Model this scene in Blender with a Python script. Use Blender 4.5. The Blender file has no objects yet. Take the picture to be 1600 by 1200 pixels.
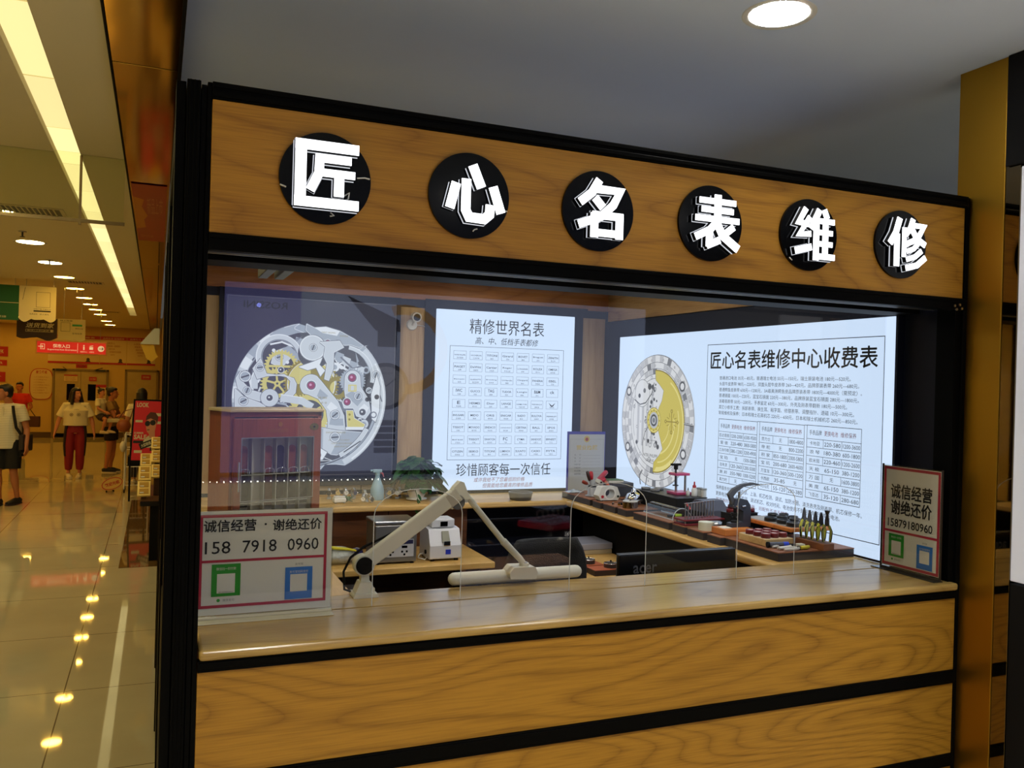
import bpy, bmesh, math, random
from mathutils import Vector, Matrix
random.seed(7)
PI = math.pi
scene = bpy.context.scene
COL = scene.collection

# ------------------------------------------------------------------ camera
YAW, PITCH, ROLL = math.radians(22.649), math.radians(-0.078), math.radians(1.591)
cam_data = bpy.data.cameras.new('camera')
cam_data.sensor_width = 36.0
cam_data.lens = 1331.18 / 1600 * 36.0
cam_data.clip_start = 0.05
cam = bpy.data.objects.new('camera', cam_data)
COL.objects.link(cam)
_f = Vector((math.sin(YAW) * math.cos(PITCH), math.cos(YAW) * math.cos(PITCH), math.sin(PITCH)))
_r = Vector((math.cos(YAW), -math.sin(YAW), 0))
_u = _r.cross(_f)
_r2 = math.cos(ROLL) * _r + math.sin(ROLL) * _u
_u2 = -math.sin(ROLL) * _r + math.cos(ROLL) * _u
cam.matrix_world = Matrix(((_r2.x, _u2.x, -_f.x, 0), (_r2.y, _u2.y, -_f.y, 0), (_r2.z, _u2.z, -_f.z, 1.95), (0, 0, 0, 1)))
scene.camera = cam

# ------------------------------------------------------------------ world, exposure, lamp strengths
world = bpy.data.worlds.new('mall_air')
scene.world = world
world.use_nodes = True
world.node_tree.nodes['Background'].inputs[0].default_value = (1.0, 0.93, 0.82, 1)
world.node_tree.nodes['Background'].inputs[1].default_value = 0.07
vs = scene.view_settings
vs.view_transform = 'Standard'
vs.look = 'None'
vs.exposure = 0.0
vs.gamma = 1.0
vs.use_curve_mapping = False
scene.cycles.use_denoising = True
scene.cycles.max_bounces = 7
scene.cycles.diffuse_bounces = 3
scene.cycles.glossy_bounces = 4
scene.cycles.transmission_bounces = 4
scene.cycles.transparent_max_bounces = 16
scene.cycles.caustics_reflective = False
scene.cycles.caustics_refractive = False
scene.cycles.sample_clamp_indirect = 4.0

HALL_LAMP = (1.0, 0.54, 0.07)      # warm lamps of the far hall
HALL_LAMP_NEAR = (1.0, 0.87, 0.46)
HALL_POWER = 60.0
HALL_POWER_NEAR = 78.0
INNER_LAMP = (1.0, 0.93, 0.84)     # lamps in the kiosk ceiling
INNER_POWER = 48.0
RAIL_WATTS = 14.0                  # small spots on the rail behind the sign beam
COVE_POWER = 4.0
FRONT_LAMP = (1.0, 0.96, 0.90)     # whiter lamps in front of the kiosk
FRONT_POWER = 98.0
AISLE_WATTS = 195.0                # unseen spots added over the aisle; floor bounce brightens the ceiling
BOX_WHITE = (0.63, 0.78, 1.0)     # back-lit sign boxes
BOX_POWER = 1.02

# ------------------------------------------------------------------ materials
def lin(c):
    return tuple((x / 255 / 12.92) if x / 255 <= 0.04045 else ((x / 255 + 0.055) / 1.055) ** 2.4 for x in c)
MATS = {}
def mat(name, col, rough=0.5, metal=0.0, spec=0.5, emit=None, power=0.0, bump=0.0, bscale=60.0, vary=0.0, vscale=6.0, coat=0.0):
    """procedural principled material; col in sRGB 0-255"""
    if name in MATS: return MATS[name]
    m = bpy.data.materials.new(name); m.use_nodes = True
    nt = m.node_tree; b = nt.nodes['Principled BSDF']
    c = lin(col)
    b.inputs['Base Color'].default_value = (*c, 1)
    b.inputs['Roughness'].default_value = rough
    b.inputs['Metallic'].default_value = metal
    b.inputs['Specular IOR Level'].default_value = spec
    b.inputs['Coat Weight'].default_value = coat
    if emit is not None:
        b.inputs['Emission Color'].default_value = (*emit, 1)
        b.inputs['Emission Strength'].default_value = power
    if bump or vary:
        tc = nt.nodes.new('ShaderNodeTexCoord')
        if vary:
            n = nt.nodes.new('ShaderNodeTexNoise'); n.inputs['Scale'].default_value = vscale; n.inputs['Detail'].default_value = 4
            nt.links.new(tc.outputs['Object'], n.inputs['Vector'])
            r = nt.nodes.new('ShaderNodeValToRGB')
            r.color_ramp.elements[0].position = 0.3; r.color_ramp.elements[1].position = 0.7
            r.color_ramp.elements[0].color = (*[x * (1 - vary) for x in c], 1)
            r.color_ramp.elements[1].color = (*[min(1, x * (1 + vary)) for x in c], 1)
            nt.links.new(n.outputs['Fac'], r.inputs['Fac']); nt.links.new(r.outputs['Color'], b.inputs['Base Color'])
        if bump:
            n = nt.nodes.new('ShaderNodeTexNoise'); n.inputs['Scale'].default_value = bscale
            nt.links.new(tc.outputs['Object'], n.inputs['Vector'])
            bp = nt.nodes.new('ShaderNodeBump'); bp.inputs['Strength'].default_value = bump; bp.inputs['Distance'].default_value = 0.01
            nt.links.new(n.outputs['Fac'], bp.inputs['Height']); nt.links.new(bp.outputs['Normal'], b.inputs['Normal'])
    MATS[name] = m
    return m

def glow(name, col, power):
    """something that gives off light: lamp face, back-lit film"""
    if name in MATS: return MATS[name]
    m = bpy.data.materials.new(name); m.use_nodes = True
    b = m.node_tree.nodes['Principled BSDF']
    b.inputs['Base Color'].default_value = (0.02, 0.02, 0.02, 1)
    b.inputs['Roughness'].default_value = 0.35
    b.inputs['Emission Color'].default_value = (*col, 1)
    b.inputs['Emission Strength'].default_value = power
    MATS[name] = m
    return m

def wood(name, c1, c2, axis='X', scale=1.0, rough=0.45, rings=9.0, seed=0.0, spec=0.4, contrast=1.0):
    """oak veneer: cathedral contour lines from stretched noise plus fine pores"""
    if name in MATS: return MATS[name]
    m = bpy.data.materials.new(name); m.use_nodes = True
    nt = m.node_tree; b = nt.nodes['Principled BSDF']; L = nt.links.new
    tc = nt.nodes.new('ShaderNodeTexCoord')
    mp = nt.nodes.new('ShaderNodeMapping')
    st = {'X': (0.6, 3.0, 3.0), 'Y': (3.0, 0.6, 3.0), 'Z': (3.0, 3.0, 0.6)}[axis]
    mp.inputs['Scale'].default_value = [s * scale for s in st]
    mp.inputs['Location'].default_value = (seed, seed * 0.7, seed * 1.3)
    L(tc.outputs['Object'], mp.inputs['Vector'])
    n = nt.nodes.new('ShaderNodeTexNoise'); n.inputs['Scale'].default_value = 0.8; n.inputs['Detail'].default_value = 2.0; n.inputs['Roughness'].default_value = 0.4
    L(mp.outputs['Vector'], n.inputs['Vector'])
    mu = nt.nodes.new('ShaderNodeMath'); mu.operation = 'MULTIPLY'; mu.inputs[1].default_value = rings * 1.5 * 3.1416
    L(n.outputs['Fac'], mu.inputs[0])
    sn = nt.nodes.new('ShaderNodeMath'); sn.operation = 'SINE'; L(mu.outputs[0], sn.inputs[0])
    mp2 = nt.nodes.new('ShaderNodeMapping')
    st2 = {'X': (6, 190, 190), 'Y': (190, 6, 190), 'Z': (190, 190, 6)}[axis]
    mp2.inputs['Scale'].default_value = st2
    L(tc.outputs['Object'], mp2.inputs['Vector'])
    n2 = nt.nodes.new('ShaderNodeTexNoise'); n2.inputs['Scale'].default_value = 1.0; n2.inputs['Detail'].default_value = 3
    L(mp2.outputs['Vector'], n2.inputs['Vector'])
    ab = nt.nodes.new('ShaderNodeMath'); ab.operation = 'ABSOLUTE'; L(sn.outputs[0], ab.inputs[0])
    pw = nt.nodes.new('ShaderNodeMath'); pw.operation = 'POWER'; pw.inputs[1].default_value = 0.45; L(ab.outputs[0], pw.inputs[0])
    ma = nt.nodes.new('ShaderNodeMath'); ma.operation = 'MULTIPLY_ADD'; ma.inputs[1].default_value = 0.38 * contrast; ma.inputs[2].default_value = 0.30 - 0.25 * contrast
    L(pw.outputs[0], ma.inputs[0])
    ad = nt.nodes.new('ShaderNodeMath'); ad.operation = 'MULTIPLY_ADD'; ad.inputs[1].default_value = 0.75
    L(n2.outputs['Fac'], ad.inputs[0]); L(ma.outputs[0], ad.inputs[2])
    r = nt.nodes.new('ShaderNodeValToRGB')
    r.color_ramp.elements[0].position = 0.25; r.color_ramp.elements[1].position = 0.85
    r.color_ramp.elements[0].color = (*lin(c1), 1); r.color_ramp.elements[1].color = (*lin(c2), 1)
    L(ad.outputs[0], r.inputs['Fac']); L(r.outputs['Color'], b.inputs['Base Color'])
    b.inputs['Roughness'].default_value = rough; b.inputs['Specular IOR Level'].default_value = spec
    MATS[name] = m
    return m

def glass(name, tint=(1, 1, 1), ior=1.45, rough=0.0, gain=1.0):
    if name in MATS: return MATS[name]
    m = bpy.data.materials.new(name); m.use_nodes = True
    nt = m.node_tree; nt.nodes.clear(); L = nt.links.new
    out = nt.nodes.new('ShaderNodeOutputMaterial'); mx = nt.nodes.new('ShaderNodeMixShader')
    tr = nt.nodes.new('ShaderNodeBsdfTransparent'); tr.inputs['Color'].default_value = (*tint, 1)
    gl = nt.nodes.new('ShaderNodeBsdfGlossy'); gl.inputs['Roughness'].default_value = rough
    # Schlick reflectance, the same from both sides of a sheet
    geo = nt.nodes.new('ShaderNodeNewGeometry'); dt = nt.nodes.new('ShaderNodeVectorMath'); dt.operation = 'DOT_PRODUCT'
    L(geo.outputs['Incoming'], dt.inputs[0]); L(geo.outputs['Normal'], dt.inputs[1])
    ab = nt.nodes.new('ShaderNodeMath'); ab.operation = 'ABSOLUTE'; L(dt.outputs['Value'], ab.inputs[0])
    om = nt.nodes.new('ShaderNodeMath'); om.operation = 'SUBTRACT'; om.inputs[0].default_value = 1.0; L(ab.outputs[0], om.inputs[1])
    pw = nt.nodes.new('ShaderNodeMath'); pw.operation = 'POWER'; pw.inputs[1].default_value = 5.0; L(om.outputs[0], pw.inputs[0])
    f0 = ((ior - 1) / (ior + 1)) ** 2 * gain
    mul = nt.nodes.new('ShaderNodeMath'); mul.operation = 'MULTIPLY_ADD'; mul.inputs[1].default_value = 1 - f0; mul.inputs[2].default_value = f0; mul.use_clamp = True
    L(pw.outputs[0], mul.inputs[0])
    L(mul.outputs[0], mx.inputs['Fac']); L(tr.outputs[0], mx.inputs[1]); L(gl.outputs[0], mx.inputs[2]); L(mx.outputs[0], out.inputs['Surface'])
    MATS[name] = m
    return m

M_ = lambda n: MATS[n]
FASCIA = wood('oak_fascia', (138, 88, 18), (196, 140, 42), 'X', 1.0, 0.5, 12.0, 3.1)
PANEL = wood('oak_panel', (120, 79, 14), (178, 129, 38), 'X', 0.9, 0.5, 19.0, 8.4)
COUNTER = wood('oak_counter', (138, 106, 52), (188, 156, 90), 'X', 0.8, 0.23, 9.0, 1.7, 0.5)
SHELF = wood('oak_shelf', (172, 130, 62), (216, 176, 104), 'X', 0.8, 0.35, 6.0, 4.4)
SHELFY = wood('oak_shelf_deep', (172, 130, 62), (216, 176, 104), 'Y', 0.8, 0.35, 6.0, 4.4)
BAND = wood('oak_band', (140, 82, 34), (196, 128, 62), 'X', 0.9, 0.5, 8.0, 6.2)
STRIP = wood('oak_strip', (158, 126, 88), (196, 166, 124), 'Z', 1.0, 0.5, 5.0, 2.2, 0.4, 0.6)
WALNUT = wood('dark_walnut', (62, 34, 16), (104, 62, 30), 'X', 0.9, 0.5, 7.0, 5.5)
MAHOG = wood('mahogany', (108, 54, 36), (144, 78, 54), 'Z', 1.2, 0.3, 6.0, 9.1, 0.5, 0.7)
TRAYW = wood('tray_wood', (104, 62, 40), (150, 98, 66), 'X', 2.0, 0.5, 5.0, 1.1)
BLOCKW = wood('block_wood', (176, 92, 36), (216, 136, 64), 'X', 2.0, 0.5, 4.0, 2.6)
PALEW = wood('pale_wood', (186, 150, 90), (222, 190, 130), 'X', 2.0, 0.5, 4.0, 7.6)
BLACK = mat('black_aluminium', (9, 9, 8), 0.5, 0.0, 0.04)
BLACKM = mat('matt_black', (12, 12, 13), 0.75, 0.0, 0.2)
GLOSSB = mat('gloss_black', (5, 5, 7), 0.14, 0.0, 0.18)
NAVY = mat('navy_board', (20, 24, 42), 0.5, 0.0, 0.2)
DARKROOM = mat('dark_interior', (14, 13, 14), 0.8, 0.0, 0.1)
WHITEP = mat('white_plastic', (222, 222, 216), 0.4)
CREAMP = mat('cream_plastic', (222, 220, 200), 0.4)
GREYP = mat('grey_plastic', (128, 130, 134), 0.45)
DKGREY = mat('dark_grey_metal', (52, 54, 62), 0.45, 0.2)
STEEL = mat('brushed_steel', (186, 188, 190), 0.28, 1.0)
CHROME = mat('chrome', (225, 225, 228), 0.08, 1.0)
GOLDM = mat('gold_metal', (212, 176, 90), 0.2, 1.0)
BRASSC = mat('brass_cylinder', (176, 140, 80), 0.25, 1.0)
RED = mat('red_plastic', (176, 24, 40), 0.35)
DKRED = mat('dark_red_plastic', (112, 18, 26), 0.35)
PINK = mat('anodised_pink', (196, 66, 110), 0.3, 0.3)
YELLOW = mat('yellow_green_grip', (212, 214, 60), 0.4)
BLUE = mat('blue_cloth', (40, 36, 150), 0.6)
WHITEPAPER = mat('white_paper', (226, 224, 216), 0.7)
INK = mat('black_ink', (14, 14, 16), 0.6)
REDINK = mat('red_ink', (176, 28, 62), 0.5)
REDTEXT = mat('red_text_ink', (150, 50, 52), 0.6)
GREENC = mat('green_card', (24, 150, 32), 0.4)
BLUEC = mat('blue_card', (36, 116, 206), 0.4)
CEILW = mat('ceiling_paint', (208, 224, 252), 0.9, 0, 0.1, vary=0.05, vscale=0.8)
HCEIL = mat('hall_ceiling_panel', (226, 214, 176), 0.6, 0, 0.3)
MIRRORG = mat('gold_mirror', (200, 160, 70), 0.10, 1.0, bump=0.06, bscale=1.3)
BRUSHG = mat('brushed_gold', (186, 142, 46), 0.38, 1.0, bump=0.03, bscale=300)
GLASSF = glass('front_glass', (0.985, 0.99, 0.988), 1.50, 0.0, 1.0)
GLASSC = glass('case_glass', (0.97, 0.985, 0.975), 1.45)
ACRYL = glass('clear_acrylic', (0.96, 0.97, 0.965), 1.45)
BAFFLE = glass('baffle_glass', (0.93, 0.96, 0.86), 1.45)
GEDGE = mat('glass_edge', (240, 246, 246), 0.2, 0, 0.5)
BOXW = glow('lightbox_white', BOX_WHITE, BOX_POWER)
SKIN = mat('skin', (196, 136, 96), 0.55)
SKIN2 = mat('skin_eye', (24, 16, 14), 0.4)
SKIN3 = mat('skin_lips', (150, 72, 62), 0.5)
HAIR = mat('black_hair', (16, 12, 11), 0.45, bump=0.3, bscale=120)

# ------------------------------------------------------------------ object helpers
def link(o, parent=None):
    COL.objects.link(o)
    if parent is not None: o.parent = parent
    return o
def tag(o, label=None, cat=None, group=None, kind=None):
    if label: o['label'] = label
    if cat: o['category'] = cat
    if group: o['group'] = group
    if kind: o['kind'] = kind
    return o
def thing(name, label, cat, loc=(0, 0, 0), rz=0.0, group=None):
    o = bpy.data.objects.new(name, None)
    o.empty_display_size = 0.05
    o.location = loc; o.rotation_euler = (0, 0, rz)
    link(o)
    return tag(o, label, cat, group)
def dup(src, loc=None, rz=None, label=None):
    r = src.copy(); COL.objects.link(r)
    if loc is not None: r.location = loc
    if rz is not None: r.rotation_euler = (0, 0, rz)
    if label: r['label'] = label
    def rec(a, b):
        for ch in a.children:
            c = ch.copy(); COL.objects.link(c); c.parent = b
            rec(ch, c)
    rec(src, r)
    return r

class Frame:
    """a flat drawing plane: origin, right, up; n is towards the viewer"""
    def __init__(s, o, u, v):
        s.o = Vector(o); s.u = Vector(u).normalized(); s.v = Vector(v).normalized(); s.n = s.u.cross(s.v)
    def p(s, u, v, n=0.0): return s.o + s.u * u + s.v * v + s.n * n

_TXT = {}
def glyphs(s, bold=0.0, shear=0.0):
    k = (s, bold, shear)
    if k not in _TXT:
        c = bpy.data.curves.new('lettering', 'FONT'); c.body = s; c.size = 1.0; c.resolution_u = 2; c.offset = bold; c.shear = shear
        o = bpy.data.objects.new('lettering', c); m = o.to_mesh()
        V = [(v.co.x, v.co.y) for v in m.vertices]; F = [tuple(p.vertices) for p in m.polygons]
        o.to_mesh_clear(); bpy.data.objects.remove(o); bpy.data.curves.remove(c)
        if not V: V = [(0, 0), (1, 0), (1, 1)]; F = []
        x0 = min(v[0] for v in V); x1 = max(v[0] for v in V); y0 = min(v[1] for v in V); y1 = max(v[1] for v in V)
        _TXT[k] = (V, F, x0, x1, y0, y1)
    return _TXT[k]

class MB:
    """collects primitives and links them as one mesh object"""
    def __init__(s): s.V = []; s.F = []; s.S = []; s.I = []; s.m = 0
    def add(s, V, F, smooth=False):
        b = len(s.V); s.V += [tuple(v) for v in V]
        for f in F: s.F.append(tuple(i + b for i in f)); s.S.append(smooth); s.I.append(s.m)
        return s
    def mi(s, i): s.m = i; return s
    def box(s, a, b, rot=None, piv=None):
        (x0, y0, z0), (x1, y1, z1) = a, b
        V = [Vector(p) for p in ((x0, y0, z0), (x1, y0, z0), (x1, y1, z0), (x0, y1, z0), (x0, y0, z1), (x1, y0, z1), (x1, y1, z1), (x0, y1, z1))]
        if rot is not None:
            c = Vector(piv) if piv is not None else (V[0] + V[6]) / 2
            V = [c + rot @ (v - c) for v in V]
        return s.add(V, [(0, 3, 2, 1), (4, 5, 6, 7), (0, 1, 5, 4), (1, 2, 6, 5), (2, 3, 7, 6), (3, 0, 4, 7)])
    def cyl(s, p0, p1, r0, r1=None, n=20, caps=True):
        p0 = Vector(p0); p1 = Vector(p1); r1 = r0 if r1 is None else r1
        d = (p1 - p0).normalized(); a = d.orthogonal().normalized(); b = d.cross(a)
        ring = lambda c, r: [c + (a * math.cos(2 * PI * i / n) + b * math.sin(2 * PI * i / n)) * r for i in range(n)]
        A, B = ring(p0, r0), ring(p1, r1)
        s.add(A + B, [(i, (i + 1) % n, n + (i + 1) % n, n + i) for i in range(n)], True)
        if caps:
            if r0 > 0: s.add(A, [tuple(reversed(range(n)))])
            if r1 > 0: s.add(B, [tuple(range(n))])
        return s
    def lathe(s, prof, c=(0, 0, 0), n=24, smooth=True):
        c = Vector(c); V = []; F = []
        for r, z in prof:
            V += [c + Vector((r * math.cos(2 * PI * i / n), r * math.sin(2 * PI * i / n), z)) for i in range(n)]
        for k in range(len(prof) - 1):
            for i in range(n):
                j = (i + 1) % n
                F.append((k * n + i, k * n + j, (k + 1) * n + j, (k + 1) * n + i))
        return s.add(V, F, smooth)
    def sph(s, c, r, n=14, rot=None):
        c = Vector(c); rr = (r, r, r) if not hasattr(r, '__len__') else r
        V = []; F = []; h = n // 2
        for k in range(h + 1):
            t = PI * k / h
            for i in range(n):
                q = Vector((rr[0] * math.sin(t) * math.cos(2 * PI * i / n), rr[1] * math.sin(t) * math.sin(2 * PI * i / n), rr[2] * math.cos(t)))
                V.append(c + (rot @ q if rot is not None else q))
        for k in range(h):
            for i in range(n):
                j = (i + 1) % n
                F.append((k * n + i, (k + 1) * n + i, (k + 1) * n + j, k * n + j))
        return s.add(V, F, True)
    def tube(s, pts, r, n=10, caps=True, flat=1.0):
        pts = [Vector(p) for p in pts]; R = r if hasattr(r, '__len__') else [r] * len(pts)
        V = []; F = []; ref = None
        for k, p in enumerate(pts):
            d = (pts[min(k + 1, len(pts) - 1)] - pts[max(k - 1, 0)]).normalized()
            if ref is None: ref = d.orthogonal().normalized()
            a = (ref - d * ref.dot(d)); a = a.normalized() if a.length > 1e-6 else d.orthogonal().normalized()
            ref = a; b = d.cross(a)
            V += [p + (a * math.cos(2 * PI * i / n) + b * math.sin(2 * PI * i / n) * flat) * R[k] for i in range(n)]
        for k in range(len(pts) - 1):
            for i in range(n):
                j = (i + 1) % n
                F.append((k * n + i, k * n + j, (k + 1) * n + j, (k + 1) * n + i))
        s.add(V, F, True)
        if caps:
            s.add(V[:n], [tuple(reversed(range(n)))]); s.add(V[-n:], [tuple(range(n))])
        return s
    def torus(s, c, R, r, axis=(0, 0, 1), n=24, m=8, a0=0.0, a1=2 * PI):
        c = Vector(c); w = Vector(axis).normalized(); a = w.orthogonal().normalized(); b = w.cross(a)
        full = abs(a1 - a0 - 2 * PI) < 1e-6
        k = n if full else n + 1
        P = [c + (a * math.cos(a0 + (a1 - a0) * i / n) + b * math.sin(a0 + (a1 - a0) * i / n)) * R for i in range(k)]
        if full:
            V = []; F = []
            for p in P:
                d = (p - c).normalized()
                V += [p + (d * math.cos(2 * PI * j / m) + w * math.sin(2 * PI * j / m)) * r for j in range(m)]
            for i in range(n):
                for j in range(m):
                    i2 = (i + 1) % n; j2 = (j + 1) % m
                    F.append((i * m + j, i2 * m + j, i2 * m + j2, i * m + j2))
            return s.add(V, F, True)
        return s.tube(P, r, m)
    # ---- flat drawing on a frame
    def poly(s, fr, pts, n=0.0):
        return s.add([fr.p(u, v, n) for u, v in pts], [tuple(range(len(pts)))])
    def rect(s, fr, u0, v0, u1, v1, n=0.0): return s.poly(fr, [(u0, v0), (u1, v0), (u1, v1), (u0, v1)], n)
    def disc(s, fr, u, v, r, n=0.0, k=28, ry=None):
        ry = r if ry is None else ry
        return s.poly(fr, [(u + r * math.cos(2 * PI * i / k), v + ry * math.sin(2 * PI * i / k)) for i in range(k)], n)
    def band(s, fr, u, v, r0, r1, a0=0.0, a1=360.0, n=0.0, k=40):
        a0, a1 = math.radians(a0), math.radians(a1); V = []; F = []
        for i in range(k + 1):
            t = a0 + (a1 - a0) * i / k
            V += [fr.p(u + r0 * math.cos(t), v + r0 * math.sin(t), n), fr.p(u + r1 * math.cos(t), v + r1 * math.sin(t), n)]
        for i in range(k): F.append((2 * i, 2 * i + 1, 2 * i + 3, 2 * i + 2))
        return s.add(V, F)
    def gear(s, fr, u, v, r0, r1, teeth, n=0.0, hole=0.0):
        V = []; F = []
        for i in range(teeth * 4):
            r = r1 if (i % 4) in (1, 2) else r0
            t = 2 * PI * i / (teeth * 4)
            V += [fr.p(u + hole * math.cos(t), v + hole * math.sin(t), n), fr.p(u + r * math.cos(t), v + r * math.sin(t), n)]
        k = teeth * 4
        for i in range(k): F.append((2 * i, 2 * i + 1, 2 * ((i + 1) % k) + 1, 2 * ((i + 1) % k)))
        return s.add(V, F)
    def line(s, fr, pts, w, n=0.0):
        """flat polyline of width w"""
        P = [Vector((a, b)) for a, b in pts]; V = []; F = []
        for i, p in enumerate(P):
            d0 = (P[i] - P[i - 1]).normalized() if i else (P[1] - P[0]).normalized()
            d1 = (P[i + 1] - P[i]).normalized() if i + 1 < len(P) else d0
            t = (d0 + d1); t = t.normalized() if t.length > 1e-6 else d0
            q = Vector((-t.y, t.x)); k = 1 / max(0.55, abs(q.dot(Vector((-d0.y, d0.x)))))
            V += [fr.p(*(p + q * w / 2 * k), n), fr.p(*(p - q * w / 2 * k), n)]
        for i in range(len(P) - 1): F.append((2 * i, 2 * i + 1, 2 * i + 3, 2 * i + 2))
        return s.add(V, F)
    def frame(s, fr, u0, v0, u1, v1, w, n=0.0):
        s.rect(fr, u0, v0, u1, v0 + w, n); s.rect(fr, u0, v1 - w, u1, v1, n)
        s.rect(fr, u0, v0 + w, u0 + w, v1 - w, n); return s.rect(fr, u1 - w, v0 + w, u1, v1 - w, n)
    def text(s, fr, t, u0, v0, u1=None, v1=None, h=None, n=0.001, bold=0.0, shear=0.0, align='L', thick=0.0):
        V, F, x0, x1, y0, y1 = glyphs(t, bold, shear)
        if h is not None: sy = h / 0.9; yo = v0 + 0.08 * sy
        else: sy = (v1 - v0) / max(1e-6, y1 - y0); yo = v0 - y0 * sy
        sx = (u1 - u0) / max(1e-6, x1 - x0) if (u1 is not None) else sy
        w = (x1 - x0) * sx
        xo = u0 - x0 * sx - (w / 2 if align == 'C' else (w if align == 'R' else 0))
        return s.add([fr.p(xo + x * sx, yo + y * sy, n) for x, y in V], F)
    def textb(s, fr, t, u0, v0, u1, v1, e=0.0012, n=0.001):
        """heavier lettering: the same outline set four times, shifted by a hair"""
        for k, (a, b) in enumerate(((-e, 0), (e, 0), (0, -e), (0, e))): s.text(fr, t, u0 + a, v0 + b, u1 + a, v1 + b, n=n + k * 0.00004)
        return s
    def solid(s, fr, pts, d0, d1):
        """extruded polygon standing off a frame"""
        k = len(pts); A = [fr.p(u, v, d0) for u, v in pts]; B = [fr.p(u, v, d1) for u, v in pts]
        s.add(A + B, [tuple(reversed(range(k))), tuple(range(k, 2 * k))])
        return s.add(A + B, [(i, (i + 1) % k, k + (i + 1) % k, k + i) for i in range(k)])
    def build(s, name, mats, parent=None, bevel=0.0, loc=None, seg=2, label=None, kind=None):
        me = bpy.data.meshes.new(name); me.from_pydata(s.V, [], s.F)
        if not isinstance(mats, (list, tuple)): mats = [mats]
        for m in mats: me.materials.append(m)
        me.polygons.foreach_set('use_smooth', s.S); me.polygons.foreach_set('material_index', s.I)
        me.update()
        o = bpy.data.objects.new(name, me); link(o, parent)
        if loc is not None: o.location = loc
        if bevel:
            b = o.modifiers.new('soft_edges', 'BEVEL'); b.width = bevel; b.segments = seg; b.limit_method = 'ANGLE'; b.angle_limit = math.radians(40)
        if label: o['label'] = label
        if kind: o['kind'] = kind
        return o
def bx(name, a, b, m, parent=None, bevel=0.0, **k): return MB().box(a, b).build(name, m, parent, bevel, **k)
def struct(name, a, b, m, bevel=0.0):
    c = tuple((p + q) / 2 for p, q in zip(a, b))
    o = MB().box([p - q for p, q in zip(a, c)], [p - q for p, q in zip(b, c)]).build(name, m, None, bevel, loc=c)
    o['kind'] = 'structure'
    return o
ORD = ['first', 'second', 'third', 'fourth', 'fifth', 'sixth', 'seventh', 'eighth', 'ninth', 'tenth', 'eleventh', 'twelfth']
# ------------------------------------------------------------------ the setting
def floor_mat():
    m = bpy.data.materials.new('polished_tile'); m.use_nodes = True
    nt = m.node_tree; b = nt.nodes['Principled BSDF']; L = nt.links.new
    tc = nt.nodes.new('ShaderNodeTexCoord')
    mp = nt.nodes.new('ShaderNodeMapping'); mp.inputs['Location'].default_value = (0.22, 0.3, 0); L(tc.outputs['Object'], mp.inputs['Vector'])
    br = nt.nodes.new('ShaderNodeTexBrick'); br.offset = 0.0; br.squash = 1.0
    br.inputs['Scale'].default_value = 1.0; br.inputs['Brick Width'].default_value = 1.2; br.inputs['Row Height'].default_value = 1.2
    br.inputs['Mortar Size'].default_value = 0.004; br.inputs['Mortar Smooth'].default_value = 0.1
    c = lin((206, 192, 154))
    br.inputs['Color1'].default_value = (*c, 1); br.inputs['Color2'].default_value = (*[x * 0.95 for x in c], 1)
    br.inputs['Mortar'].default_value = (*lin((120, 104, 76)), 1)
    L(mp.outputs[0], br.inputs['Vector'])
    n = nt.nodes.new('ShaderNodeTexNoise'); n.inputs['Scale'].default_value = 1.7; n.inputs['Detail'].default_value = 6
    L(tc.outputs['Object'], n.inputs['Vector'])
    mx = nt.nodes.new('ShaderNodeMixRGB'); mx.blend_type = 'MULTIPLY'; mx.inputs['Fac'].default_value = 0.3
    L(br.outputs['Color'], mx.inputs[1]); L(n.outputs['Fac'], mx.inputs[2]); L(mx.outputs[0], b.inputs['Base Color'])
    b.inputs['Roughness'].default_value = 0.03; b.inputs['Specular IOR Level'].default_value = 0.6
    return m
FLOOR = floor_mat()
HWALL = mat('hall_wall_paint', (206, 174, 108), 0.7, 0, 0.2, vary=0.04, vscale=1.5)
struct('floor', (-6, -4, -0.1), (5.5, 28.2, 0), FLOOR)
struct('wall_back', (-6, 27.8, 0), (1.0, 28.0, 3.6), HWALL)
struct('wall_left', (-6.2, -4, 0), (-6.0, 28.0, 3.6), HWALL)
struct('wall_front', (-6, -4.2, 0), (5.5, -4.0, 3.6), mat('front_wall_paint', (120, 112, 104), 0.8))
struct('baseboard_back', (-6, 27.77, 0), (1.0, 27.8, 0.16), mat('base_brown', (84, 62, 38), 0.5))
# hall ceiling: panels left and right of the light slot, slot sides and top, joints as thin gaps
HC = 3.25
for k, (x0, x1, y0, y1) in enumerate([(-6, -0.595, -4, 5.74), (-6, -0.595, 5.752, 28), (-0.455, -0.214, -4, 5.74), (-0.455, -0.214, 5.752, 28), (-0.595, -0.455, 21.4, 28)]):
    struct('ceiling', (x0, y0, HC), (x1, y1, HC + 0.04), HCEIL)
struct('ceiling', (-0.70, -4, HC + 0.19), (-0.36, 21.4, HC + 0.22), HCEIL)
struct('trim_1', (-0.70, -4, HC + 0.04), (-0.68, 21.4, HC + 0.20), HCEIL)
struct('trim_2', (-0.38, -4, HC + 0.04), (-0.36, 21.4, HC + 0.20), HCEIL)
struct('trim_2', (-0.70, 21.4, HC + 0.0405), (-0.36, 21.43, HC + 0.22), HCEIL)
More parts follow.
